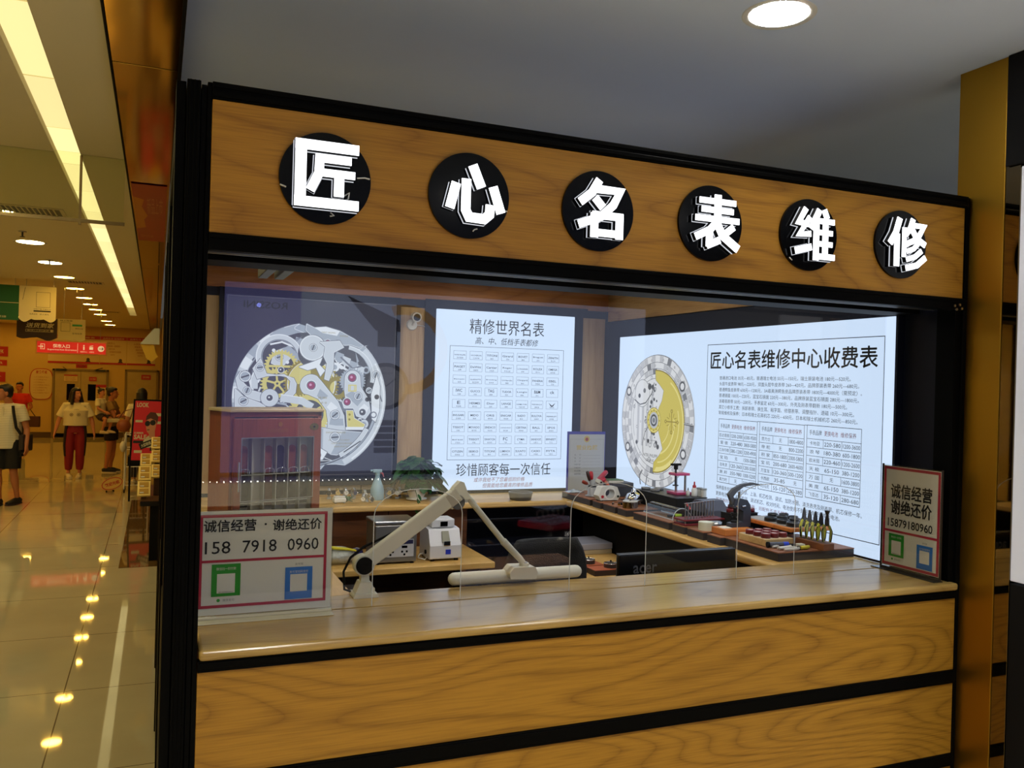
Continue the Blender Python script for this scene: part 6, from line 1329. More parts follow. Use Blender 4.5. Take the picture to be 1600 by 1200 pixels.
for k, (x, y, w) in enumerate(((-0.98, 7.95, 0.5), (-1.0, 13.95, 0.5), (-1.0, 20.5, 0.46))):
    t = thing('air_vent', ['slatted air vent nearest the kiosk in the hall ceiling', 'second slatted air vent along the hall ceiling', 'furthest slatted air vent in the hall ceiling'][k], 'air vent', (x, y, HC), 0, 'ceiling vents')
    mb = MB()
    for a, b in (((-w / 2, -0.2, -0.008), (w / 2, -0.17, 0)), ((-w / 2, 0.17, -0.008), (w / 2, 0.2, 0)), ((-w / 2, -0.17, -0.008), (-w / 2 + 0.03, 0.17, 0)), ((w / 2 - 0.03, -0.17, -0.008), (w / 2, 0.17, 0))): mb.box(a, b)
    mb.build('vent_frame', HCEIL, t); mb = MB()
    for i in range(11): mb.box((-w / 2 + 0.035 + i * (w - 0.08) / 11, -0.168, -0.006), (-w / 2 + 0.05 + i * (w - 0.08) / 11, 0.168, 0), Matrix.Rotation(0.5, 3, 'Y'))
    mb.build('slats', HCEIL, t); MB().box((-w / 2 + 0.03, -0.17, -0.001), (w / 2 - 0.03, 0.17, -0.0004)).build('duct', DKGREY, t)
for k, y in enumerate((9.2, 11.4, 15.2, 18.4, 21.6)):
    t = thing('sprinkler', '%s small fire sprinkler head from the near end, beside the row of hall lights' % ORD[k], 'sprinkler', (-1.20, y, HC), 0, 'sprinkler heads')
    mb = MB(); mb.cyl((0, 0, 0), (0, 0, -0.008), 0.035, n=16); mb.build('cover_plate', STEEL, t); mb = MB(); mb.cyl((0, 0, -0.008), (0, 0, -0.05), 0.008, n=8); mb.cyl((0, 0, -0.05), (0, 0, -0.054), 0.022, n=12); mb.build('deflector', DKGREY, t)
t = thing('smoke_baffle', 'hanging clear glass smoke screen with a metal lower rail across the hall ceiling', 'glass screen', (-1.75, 5.746, 2.86))
for x0, x1 in ((-4.2, 1.298), (1.302, 1.54)): MB().box((x0, -0.003, 0.0), (x1, 0.003, 0.40)).build('pane', BAFFLE, t)
mb = MB(); mb.box((-4.2, -0.010, -0.016), (1.545, 0.010, 0.004)); mb.build('lower_rail', mat('rail_bronze', (130, 112, 78), 0.3, 0.8), t); mb = MB(); mb.box((1.293, -0.008, -0.03), (1.307, 0.008, 0.385)); mb.build('joint_strip', mat('rail_bronze', (130, 112, 78), 0.3, 0.8), t)

def wavy(mb, fr, x0, x1, z0, z1, amp, waves, seed):
    rnd = random.Random(seed); pts = [(x1, z1), (x0, z1)]
    n = waves * 8
    for i in range(n + 1):
        s_ = i / n; pts.append((x0 + (x1 - x0) * s_, z0 - amp * abs(math.sin(PI * waves * s_)) * (0.6 + 0.4 * math.sin(7 * s_ + seed))))
    bm = bmesh.new(); V = [bm.verts.new((a, b, 0)) for a, b in pts]; bm.faces.new(V); bmesh.ops.triangulate(bm, faces=bm.faces[:]); bm.verts.index_update()
    for d0 in (0.0, -0.02): mb.add([fr.p(v.co.x, v.co.y, d0) for v in bm.verts], [tuple(v.index for v in f.verts) for f in bm.faces])
    bm.free(); k = len(pts)
    mb.add([fr.p(a, b, 0) for a, b in pts] + [fr.p(a, b, -0.02) for a, b in pts], [(i, (i + 1) % k, k + (i + 1) % k, k + i) for i in range(k)])
FX = Frame((0, 0, 0), (1, 0, 0), (0, 0, 1))
HW = mat('board_white', (214, 206, 170), 0.6)
def hang_rods(t, xs, z0, z1):
    mb = MB(); [mb.cyl((x, 0.01, z0), (x, 0.01, z1), 0.004, n=6) for x in xs]; mb.build('hanging_rod', STEEL, t)
t = thing('hanging_board', 'green hanging promotion board at the left edge of the hall', 'hanging sign', (-2.20, 14.0, 2.65))
mb = MB(); mb.box((-0.35, 0, 0.0), (0.352, 0.02, 0.50)); mb.build('board', mat('board_green', (14, 92, 44), 0.5), t); mb = MB(); mb.rect(FX, -0.3, 0.245, 0.35, 0.252, n=0.002); mb.text(FX, '扫码购', -0.10, 0.12, 0.10, 0.17, n=0.002); mb.text(FX, '手机下单更便捷', -0.2, 0.03, 0.2, 0.06, n=0.002); mb.build('board_lettering', HW, t); hang_rods(t, (-0.2, 0.3), 0.5, 0.6)
t = thing('hanging_board', 'white wavy-bottomed hanging board beside the green board', 'hanging sign', (-1.61, 14.0, 2.65))
mb = MB(); wavy(mb, FX, -0.235, 0.235, 0.03, 0.50, 0.05, 3, 1); mb.build('board', HW, t); mb = MB(); mb.frame(FX, -0.02, 0.20, 0.16, 0.42, 0.004, n=0.002); mb.rect(FX, -0.05, 0.135, 0.17, 0.155, n=0.002); mb.text(FX, '扫码下载 优惠多多', -0.05, 0.165, 0.17, 0.182, n=0.002); mb.text(FX, '免费送货', -0.1, 0.09, 0.0, 0.11, n=0.002); mb.text(FX, '新人有礼', 0.03, 0.09, 0.15, 0.11, n=0.002); mb.line(FX, [(-0.16, 0.48), (-0.19, 0.30)], 0.005, 0.002); mb.build('board_lettering', INK, t); hang_rods(t, (-0.15, 0.2), 0.5, 0.6)
t = thing('hanging_board', 'dark brown hanging home delivery board below the white one', 'hanging sign', (-1.74, 15.0, 2.40))
mb = MB(); wavy(mb, FX, -0.26, 0.29, 0.05, 0.345, 0.05, 2, 2); mb.build('board', mat('board_brown', (58, 36, 24), 0.5), t)
mb = MB(); mb.text(FX, '送货到家', -0.14, 0.195, 0.25, 0.275, n=0.002, bold=0.02, shear=0.2); mb.frame(FX, -0.14, 0.135, 0.24, 0.175, 0.005, n=0.002); mb.text(FX, '最快1小时送达', -0.12, 0.143, 0.18, 0.168, n=0.002); mb.disc(FX, 0.215, 0.155, 0.018, n=0.003, k=14); mb.build('board_lettering', HW, t); hang_rods(t, (-0.2, 0.25), 0.345, 0.85)
t = thing('hanging_board', 'pale yellow wavy-bottomed hanging leaflet right of the brown board', 'hanging sign', (-1.26, 15.0, 2.40))
mb = MB(); wavy(mb, FX, -0.18, 0.205, 0.035, 0.355, 0.035, 3, 3); mb.build('board', mat('board_cream', (218, 200, 130), 0.6), t)
mb = MB(); mb.mi(0).frame(FX, -0.14, 0.16, -0.01, 0.30, 0.004, n=0.002); mb.text(FX, '线上商城', -0.15, 0.315, 0.02, 0.34, n=0.002); mb.text(FX, '满额立减', 0.06, 0.20, 0.17, 0.22, n=0.002); mb.text(FX, '全场包邮', 0.02, 0.12, 0.16, 0.145, n=0.002); mb.mi(1).rect(FX, 0.02, 0.245, 0.16, 0.275, n=0.002); mb.build('board_lettering', [INK, GREENC], t); hang_rods(t, (-0.1, 0.15), 0.355, 0.85)
t = thing('direction_sign', 'red illuminated supermarket entrance sign with white symbols hanging in the hall', 'direction sign', (-1.65, 20.0, 2.28))
SR = mat('sign_red', (220, 44, 40), 0.4, emit=(0.8, 0.03, 0.02), power=0.35); SWH = mat('sign_white', (240, 220, 190), 0.4, emit=(1.0, 0.75, 0.45), power=0.45)
MB().box((-0.665, 0, 0), (0.665, 0.06, 0.29)).build('casing', mat('sign_casing', (206, 150, 110), 0.4), t, 0.004); MB().rect(FX, -0.64, 0.03, 0.64, 0.262, n=0.002).build('red_face', SR, t)
mb = MB(); mb.text(FX, '超市入口', -0.35, 0.135, -0.04, 0.215, n=0.004, bold=0.02); mb.text(FX, 'Supermarket Entrance', -0.45, 0.075, 0.09, 0.115, n=0.004, bold=0.01); mb.rect(FX, 0.105, 0.05, 0.112, 0.24, n=0.004); mb.disc(FX, 0.55, 0.145, 0.062, n=0.004)
mb.frame(FX, -0.58, 0.10, -0.50, 0.21, 0.008, n=0.004); mb.line(FX, [(-0.62, 0.155), (-0.53, 0.155)], 0.012, 0.004); mb.line(FX, [(-0.56, 0.18), (-0.53, 0.155), (-0.56, 0.13)], 0.01, 0.0045)
mb.disc(FX, 0.225, 0.20, 0.014, n=0.004, k=12); mb.rect(FX, 0.212, 0.11, 0.238, 0.18, n=0.004); mb.rect(FX, 0.33, 0.12, 0.40, 0.175, n=0.004); mb.line(FX, [(0.335, 0.19), (0.40, 0.205)], 0.012, 0.004); mb.text(FX, '客服中心', 0.16, 0.055, 0.29, 0.085, n=0.004); mb.text(FX, '收银台', 0.33, 0.055, 0.42, 0.085, n=0.004); mb.build('sign_lettering', SWH, t)
mb = MB(); mb.line(FX, [(0.51, 0.145), (0.59, 0.145)], 0.012, 0.006); mb.line(FX, [(0.565, 0.175), (0.595, 0.145), (0.565, 0.115)], 0.012, 0.0065); mb.build('arrow', INK, t); hang_rods(t, (-0.53, 0.53), 0.29, 0.97)

# ------------------------------------------------------------------ notices on the back wall and doors
WR = mat('notice_red', (176, 26, 30), 0.5); WC = mat('notice_cream', (214, 190, 140), 0.6); WP = mat('notice_pink', (206, 150, 120), 0.6)
def notice(label, x0, x1, z0, z1, kind, y=27.797, txt=None):
    t = thing('wall_notice', label, 'notice', ((x0 + x1) / 2, y, z0)); w, h = (x1 - x0) / 2, z1 - z0
    MB().box((-w, -0.012, 0), (w, 0, h)).build('panel', WR if kind == 'red' else WC, t, 0.002)
    fr = Frame((0, -0.0125, 0), (1, 0, 0), (0, 0, 1)); mb = MB()
    if kind == 'red': mb.text(fr, txt or '消防设施', -w * .7, h * .3, w * .7, h * .7, n=0.002); mb.build('lettering', HW, t)
    elif kind == 'banner':
        mb.rect(fr, -w, h - 0.10, w, h, n=0.002); mb.rect(fr, -w, 0.0, w, 0.055, n=0.002); mb.build('red_bands', WR, t)
        mb = MB(); rows = ['人民至上', '顾客第一', '诚信为本', '优质服务', '天天平价']
        for i, r_ in enumerate(rows): mb.text(fr, r_ * (2 if i % 2 else 1), -w * .55 + 0.03 * i, h - 0.22 - 0.085 * i, w * (.1 if i % 2 == 0 else .6), h - 0.165 - 0.085 * i, n=0.002)
        mb.build('lettering', REDTEXT, t); mb = MB(); mb.text(fr, '品质生活 超值服务', -w * .8, h - 0.08, w * .8, h - 0.03, n=0.003); mb.build('band_lettering', HW, t)
        mb = MB(); mb.disc(fr, w * .55, 0.13, 0.045, n=0.002, k=14); mb.poly(fr, [(w * .55 - 0.07, 0.055), (w * .55 + 0.07, 0.055), (w * .55 + 0.04, 0.1), (w * .55 - 0.04, 0.1)], 0.0025); mb.build('portrait', mat('portrait_dark', (60, 44, 30), 0.6), t)
    else:
        mb.rect(fr, -w, h * .82, w, h, n=0.002); mb.build('red_heading', WR, t); mb = MB()
        for i in range(4): mb.text(fr, '请勿入内 谢谢', -w * .8, h * (.62 - .16 * i), w * (.8 - .2 * (i % 2)), h * (.71 - .16 * i), n=0.002)
        mb.build('lettering', REDTEXT, t)
    return t
notice('left red-banded wall panel with rows of red writing behind the hanging red sign', -2.90, -1.56, 2.16, 2.98, 'banner')
notice('red-banded wall panel left of the pair above the double door', -1.55, -0.84, 2.16, 2.98, 'banner')
notice('rightmost red-banded wall panel, above the single door', -0.83, -0.05, 2.16, 2.98, 'banner')
notice('topmost red wall panel at the left edge of the view', -4.6, -3.90, 2.30, 2.58, 'red', txt='优惠')
notice('middle red wall panel at the left edge of the view', -4.6, -3.92, 2.04, 2.20, 'red', txt='会员')
notice('lowest red wall panel at the left edge, above the man in the polo shirt', -4.6, -3.95, 1.58, 1.86, 'red', txt='特价')
notice('small dark plate above the double door', -2.17, -1.88, 2.04, 2.14, 'red', txt='员工通道').children[0].data.materials[0] = mat('plate_brown', (52, 34, 26), 0.5)
notice('red-topped notice on the left leaf of the double door', -2.47, -2.12, 1.64, 1.83, 'page', 27.752)
notice('small red plate high on the right leaf of the double door', -1.82, -1.62, 1.66, 1.78, 'red', 27.752, '闲人免进')
notice('cream notice right of the window on the right door leaf', -1.635, -1.36, 1.10, 1.56, 'page', 27.752)
notice('small red plate on the single door', -0.42, -0.16, 1.74, 1.88, 'red', 27.752, '消防通道')
t = thing('oval_notice', 'oval notice board with red edge on the wall left of the double door', 'notice', (-3.05, 27.795, 1.10))
fr = Frame((0, -0.013, 0), (1, 0, 0), (0, 0, 1)); mb = MB(); P_ = [(0.29 * math.copysign(abs(math.cos(a)) ** .6, math.cos(a)), 0.44 + 0.44 * math.copysign(abs(math.sin(a)) ** .6, math.sin(a))) for a in [2 * PI * i / 40 for i in range(40)]]
mb.solid(Frame((0, 0, 0), (1, 0, 0), (0, 0, 1)), P_, 0.0, 0.012); mb.build('board', WC, t); mb = MB(); mb.line(fr, P_ + [P_[0]], 0.02, 0.002); mb.text(fr, '服务承诺', -0.14, 0.74, 0.14, 0.83, n=0.003, bold=0.02); mb.build('red_edge', WR, t)
mb = MB()
for i in range(7): mb.text(fr, '一二三四五六七八九十'[:8 - i % 3], -0.2, 0.62 - 0.075 * i, 0.2 - 0.06 * (i % 3), 0.66 - 0.075 * i, n=0.002)
mb.build('lettering', REDTEXT, t)

# ------------------------------------------------------------------ neighbouring stall beyond the kiosk
struct('floor', (-0.302, 9.29, 0.0005), (0.10, 14.2, 0.004), mat('brown_tile', (104, 76, 40), 0.04, 0, 0.6))
t = thing('stall_table', 'black display table of the next stall beyond the kiosk post', 'table', (0.0, 9.55, 0.004))
MB().box((-0.125, -0.02, 0.57), (0.095, 1.4, 0.62)).build('table_top', mat('table_top_black', (24, 20, 18), 0.2), t, 0.003); MB().box((-0.03, 0.02, 0.0), (0.094, 1.35, 0.57)).build('pedestal', BLACKM, t, 0.002)
MB().box((-0.12, -0.02, 0.6205), (0.06, 0.30, 0.635)).build('top_tray', mat('top_tray_brown', (96, 62, 34), 0.3), t)
EYG = mat('box_gold', (246, 214, 124), 0.35)
BOXES = [(-0.155, 9.58, 0.665, 0.125, 0.22), (-0.15, 9.82, 0.80, 0.12, 0.22), (-0.14, 10.04, 0.93, 0.11, 0.20), (-0.025, 9.82, 0.83, 0.115, 0.20), (-0.03, 10.06, 0.97, 0.115, 0.19), (-0.035, 10.28, 1.10, 0.115, 0.19)]
BL = ['lowest gold display tray at the front left of the stall table', 'middle gold display tray of the left column on the stall table', 'top gold display tray of the left column on the stall table', 'lowest gold display tray of the right column by the kiosk post', 'middle gold display tray of the right column by the kiosk post', 'topmost gold display tray, right under the red sale poster']
for (x, y, z, w, d), lab in zip(BOXES, BL):
    b = thing('display_tray', lab, 'display tray', (x, y, z), 0, 'gold display trays on the stall table')
    mb = MB(); ang = Matrix.Rotation(0.62, 3, 'X'); mb.box((0, 0, 0.0), (w, d, 0.02), ang, (0, 0, 0)); mb.box((0, d * 0.80, -0.0 - (z - 0.63) if False else -0.02), (w, d * 0.81, 0.1)); mb.build('tray_body', EYG, b, 0.002)
    for k in range(2):
        mb = MB(); mb.box((w * .14, d * (.12 + .45 * k), 0.0205), (w * .86, d * (.45 + .45 * k), 0.026), ang, (0, 0, 0)); mb.build('window', mat('tray_window', (196, 150, 70), 0.2), b); MB().box((w * .2, d * (.14 + .45 * k), 0.0265), (w * .5, d * (.2 + .45 * k), 0.03), ang, (0, 0, 0)).build('price_tag', WHITEPAPER, b)
    MB().box((w * .3, d * .55, -(z - 0.625)), (w * .7, d * .62, 0.06)).build('riser_leg', ACRYL if False else mat('riser_brown', (80, 54, 30), 0.4), b)
t = thing('sale_poster', 'red sale poster with a man in sunglasses on a black easel', 'poster', (-0.135, 14.0, 0.0))
sl = Matrix.Rotation(-0.10, 3, 'X'); fr = Frame((0, -0.05, 0.60), (1, 0, 0), (0, 0.10, 0.995)); fr = Frame((0, -0.05, 0.60), (1, 0, -0.02), (0.045, 0.10, 0.99))
mb = MB(); mb.solid(fr, [(-0.215, 0), (0.235, 0), (0.235, 0.95), (-0.215, 0.95)], -0.03, 0.0); mb.build('frame', BLACKM, t, 0.003)
MB().rect(fr, -0.19, 0.03, 0.215, 0.925, n=0.002).build('poster_face', mat('poster_red', (214, 24, 42), 0.5), t)
mb = MB(); mb.text(fr, 'LOOK', -0.165, 0.83, 0.0, 0.90, n=0.003, bold=0.03); mb.text(fr, 'SUMMER', -0.175, 0.425, -0.045, 0.455, n=0.003, bold=0.02); mb.text(fr, 'SALE', -0.175, 0.345, 0.0, 0.415, n=0.003, bold=0.03); mb.rect(fr, -0.16, 0.14, -0.05, 0.18, n=0.003)
mb.rect(fr, -0.17, 0.60, -0.07, 0.635, n=0.003); mb.rect(fr, 0.09, 0.70, 0.20, 0.745, n=0.003); mb.rect(fr, 0.13, 0.58, 0.21, 0.62, n=0.003); mb.poly(fr, [(-0.06, 0.30), (0.02, 0.40), (0.05, 0.40), (0.10, 0.36), (0.16, 0.34), (0.13, 0.22), (0.0, 0.22)], 0.0028); mb.build('white_print', HW, t)
mb = MB(); mb.poly(fr, [(-0.02, 0.58), (-0.015, 0.52), (0.0, 0.46), (0.03, 0.43), (0.04, 0.37), (0.12, 0.36), (0.11, 0.47), (0.125, 0.58), (0.11, 0.68), (0.0, 0.68)], 0.0035); mb.build('face_print', mat('print_skin', (206, 140, 104), 0.5), t)
mb = MB(); mb.poly(fr, [(-0.03, 0.63), (-0.02, 0.70), (0.03, 0.76), (0.10, 0.755), (0.145, 0.69), (0.135, 0.58), (0.115, 0.63), (0.04, 0.665)], 0.004); mb.build('hair_print', mat('print_hair', (84, 40, 24), 0.5), t)
mb = MB(); mb.disc(fr, 0.0, 0.585, 0.036, n=0.0045, k=16, ry=0.042); mb.disc(fr, 0.075, 0.60, 0.04, n=0.0045, k=16, ry=0.042); mb.line(fr, [(0.02, 0.605), (0.05, 0.61)], 0.008, 0.0045); mb.line(fr, [(0.0, 0.487), (0.035, 0.492)], 0.01, 0.0045); mb.rect(fr, -0.18, 0.285, -0.04, 0.325, n=0.004); mb.rect(fr, 0.06, 0.175, 0.215, 0.225, n=0.004)
c_, s_ = math.cos(0.42), math.sin(0.42); R2 = lambda u, v: (0.07 + u * c_ - v * s_, 0.30 + u * s_ + v * c_); mb.poly(fr, [R2(-0.17, -0.045), R2(0.17, -0.045), R2(0.17, 0.045), R2(-0.17, 0.045)], 0.005); mb.build('black_print', INK, t)
f4 = Frame(fr.p(0.07, 0.30, 0.0055), fr.u * c_ + fr.v * s_, fr.v * c_ - fr.u * s_); mb = MB(); mb.text(f4, '大牌眼镜 限时优惠', -0.15, -0.025, 0.15, 0.028, n=0.001, bold=0.02); mb.build('slogan', HW, t)
mb = MB(); mb.tube([(-0.20, -0.07, 0.02), (-0.205, -0.04, 0.62)], 0.014, 8); mb.tube([(0.22, -0.07, 0.02), (0.225, -0.04, 0.62)], 0.014, 8); mb.tube([(0.0, 0.35, 0.02), (0.02, 0.06, 1.45)], 0.014, 8); mb.build('leg', BLACKM, t)
t = thing('wire_cart', 'white wire frame trolley behind the red sale poster', 'trolley', (-0.38, 15.3, 0.0))
mb = MB()
for x in (-0.06, 0.30):
    for y in (-0.2, 0.25): mb.tube([(x, y, 0.03), (x, y, 0.95)], 0.012, 8)
for z in (0.12, 0.42, 0.70, 0.94):
    for y in (-0.2, 0.25): mb.tube([(-0.06, y, z), (0.30, y, z)], 0.008, 6)
    for x in (-0.06, 0.30): mb.tube([(x, -0.2, z), (x, 0.25, z)], 0.008, 6)
mb.build('wire_frame', WHITEP, t); mb = MB()
for k in range(8): mb.tube([(-0.06 + 0.045 * k, -0.2, 0.12), (-0.06 + 0.045 * k, -0.2, 0.42)], 0.004, 5)
mb.build('wire_basket', STEEL, t); mb = MB(); [mb.cyl((x - 0.01, y, 0.03), (x + 0.01, y, 0.03), 0.03, n=12) for x in (-0.06, 0.30) for y in (-0.2, 0.25)]; mb.build('caster', BLACKM, t); MB().box((-0.02, -0.18, 0.43), (0.26, 0.2, 0.58)).build('dark_bin', BLACKM, t)
t = thing('goods_bag', 'crumpled white bag hanging on the wire trolley', 'bag', (-0.47, 15.05, 0.66)); MB().sph((0, 0, 0.09), (0.05, 0.05, 0.09), 12).build('bag_body', mat('bag_white', (214, 206, 180), 0.6, bump=0.8, bscale=40), t); MB().tube([(-0.02, 0, 0.16), (0.0, 0, 0.24), (0.02, 0, 0.16)], 0.005, 6).build('bag_handle', WHITEP, t)
t = thing('oval_sign', 'small oval yellow sign with red writing on the floor by the trolley', 'floor sign', (-0.62, 15.2, 0.0)); f5 = Frame((0, 0, 0.14), (0.97, 0.24, 0.28), (-0.25, 0.25, 0.93)); mb = MB(); mb.solid(f5, [(0.17 * math.cos(a), 0.10 * math.sin(a)) for a in [2 * PI * i / 28 for i in range(28)]], -0.012, 0); mb.build('plate', mat('plate_yellow', (214, 176, 84), 0.5), t); mb = MB(); mb.band(f5, 0, 0, 0.0, 0.0, n=0.001, k=3); mb.text(f5, '欢迎光临', -0.11, -0.03, 0.11, 0.03, n=0.002, bold=0.03); mb.line(f5, [(0.155 * math.cos(a), 0.088 * math.sin(a)) for a in [2 * PI * i / 28 for i in range(29)]], 0.012, 0.0018); mb.build('red_lettering', WR, t); mb = MB(); mb.tube([(0, 0.02, 0.06), (0.02, 0.10, 0.0)], 0.012, 6); mb.tube([(-0.08, 0.0, 0.07), (-0.08, -0.02, 0.0)], 0.012, 6); mb.build('foot', BLACKM, t)
t = thing('hanging_box', 'pale folded paper sign with a yellow lower flap hung under the gold soffit', 'hanging sign', (-0.06, 11.0, 2.10))
mb = MB(); f6 = Frame((0, 0, 0), (1, 0, 0), (0, 0, 1)); mb.solid(f6, [(-0.13, 0.19), (0.08, 0.19), (0.08, 0.38), (0.02, 0.38)], -0.10, 0.0); mb.build('white_fold', mat('fold_white', (210, 204, 178), 0.6), t); mb = MB(); mb.solid(f6, [(-0.125, 0.188), (0.02, 0.188), (0.04, 0.10), (0.07, 0.04), (0.0, -0.02), (-0.06, 0.02)], -0.06, -0.02); mb.build('yellow_flap', mat('flap_yellow', (230, 176, 40), 0.5), t); mb = MB(); mb.tube([(0.05, 0.05, 0.38), (0.05, 0.05, 1.14)], 0.004, 6); mb.build('cord', BLACKM, t)
t = thing('soffit_reflection', 'red promotional panel stuck under the gold mirror soffit', 'poster', (-0.08, 7.75, HC - 0.004)); MB().box((-0.115, -1.35, -0.003), (0.115, 1.35, 0)).build('panel', mat('reflection_red', (168, 24, 22), 0.35), t); f7 = Frame((0, 0, -0.0035), (1, 0, 0), (0, -1, 0)); MB().text(f7, '新品上市', -0.02, 0.2, 0.09, 0.9, n=0.001).build('heading', WP, t); MB().text(f7, '限时优惠', -0.09, -1.1, 0.02, -0.95, n=0.001).build('footer', WP, t); mb = MB(); mb.poly(f7, [(-0.115, -0.6), (-0.04, -0.5), (-0.05, -0.1), (-0.02, 0.1), (-0.06, 0.5), (-0.04, 0.8), (-0.115, 0.9)], 0.0008); mb.build('orange_reflection', mat('reflection_orange', (206, 130, 40), 0.4), t)  # mirror image of red and orange signs, painted as a flat panel

# neighbour's back-lit panel at the right edge, black head above it
t = thing('neighbour_lightbox', 'white light box edge of the neighbouring stall at the right border', 'light box', (3.40, 2.42, 0.0))
MB().box((0.0, -0.22, 1.16), (0.12, 0.122, 2.94)).build('face', mat('neighbour_white', (206, 208, 214), 0.4, emit=(0.8, 0.84, 0.95), power=0.22), t, 0.004); mb = MB(); mb.box((-0.012, -0.24, 2.95), (0.0, 0.19, 3.435)); mb.box((0.0, -0.24, 2.95), (0.2, 0.125, 3.435)); mb.build('head_panel', BLACKM, t, 0.004); mb = MB(); mb.box((0.0, -0.24, 0.0), (0.2, 0.122, 1.15)); mb.build('foot_panel', BLACKM, t, 0.004)
# ------------------------------------------------------------------ people
def skin_mat(name, col, eyes, mouth):
    m = bpy.data.materials.new(name); m.use_nodes = True
    nt = m.node_tree; b = nt.nodes['Principled BSDF']; L = nt.links.new
    b.inputs['Roughness'].default_value = 0.55
    tc = nt.nodes.new('ShaderNodeTexCoord'); prev = None; base = (*lin(col), 1)
    for pts, rad, c in ((eyes, 0.0145, (0.008, 0.005, 0.004, 1)), (mouth, 0.021, (*lin((140, 66, 56)), 1))):
        for p in pts:
            sc = nt.nodes.new('ShaderNodeVectorMath'); sc.operation = 'SUBTRACT'; L(tc.outputs['Object'], sc.inputs[0]); sc.inputs[1].default_value = p
            ml = nt.nodes.new('ShaderNodeVectorMath'); ml.operation = 'MULTIPLY'; L(sc.outputs[0], ml.inputs[0]); ml.inputs[1].default_value = (1, 1, 1.9)
            ln = nt.nodes.new('ShaderNodeVectorMath'); ln.operation = 'LENGTH'; L(ml.outputs[0], ln.inputs[0])
            lt = nt.nodes.new('ShaderNodeMath'); lt.operation = 'LESS_THAN'; L(ln.outputs['Value'], lt.inputs[0]); lt.inputs[1].default_value = rad
            mx = nt.nodes.new('ShaderNodeMixRGB'); L(lt.outputs[0], mx.inputs['Fac'])
            if prev is None: mx.inputs[1].default_value = base
            else: L(prev, mx.inputs[1])
            mx.inputs[2].default_value = c; prev = mx.outputs[0]
    L(prev, b.inputs['Base Color'])
    return m
class Loft:
    """closed elliptical loft through (centre, rx, ry) rings"""
    def __init__(s): s.mb = MB()
    def add(s, rings, n=16, ref=(0, -1, 0)):
        P = [Vector(r[0]) for r in rings]; V = []; F = []
        for k, (c, rx, ry) in enumerate(rings):
            d = (P[min(k + 1, len(P) - 1)] - P[max(k - 1, 0)]).normalized()
            fwd = Vector(ref); fwd = fwd - d * fwd.dot(d)
            fwd = fwd.normalized() if fwd.length > 1e-4 else d.orthogonal().normalized()
            sd = d.cross(fwd)
            V += [P[k] + sd * rx * math.cos(2 * PI * i / n) + fwd * ry * math.sin(2 * PI * i / n) for i in range(n)]
        for k in range(len(rings) - 1):
            for i in range(n): F.append((k * n + i, k * n + (i + 1) % n, (k + 1) * n + (i + 1) % n, (k + 1) * n + i))
        F += [tuple(reversed(range(n))), tuple(range((len(rings) - 1) * n, len(rings) * n))]
        s.mb.add(V, F, True); return s
    def build(s, name, m, parent, voxel=0.009, it=3):
        s.mb.S = [True] * len(s.mb.F)
        o = s.mb.build(name, m, parent)
        r = o.modifiers.new('one_surface', 'REMESH'); r.mode = 'VOXEL'; r.voxel_size = voxel; r.use_smooth_shade = True
        if it: q = o.modifiers.new('relax', 'SMOOTH'); q.factor = 0.5; q.iterations = it
        return o
def lerp(a, b, s_): return a + (b - a) * s_
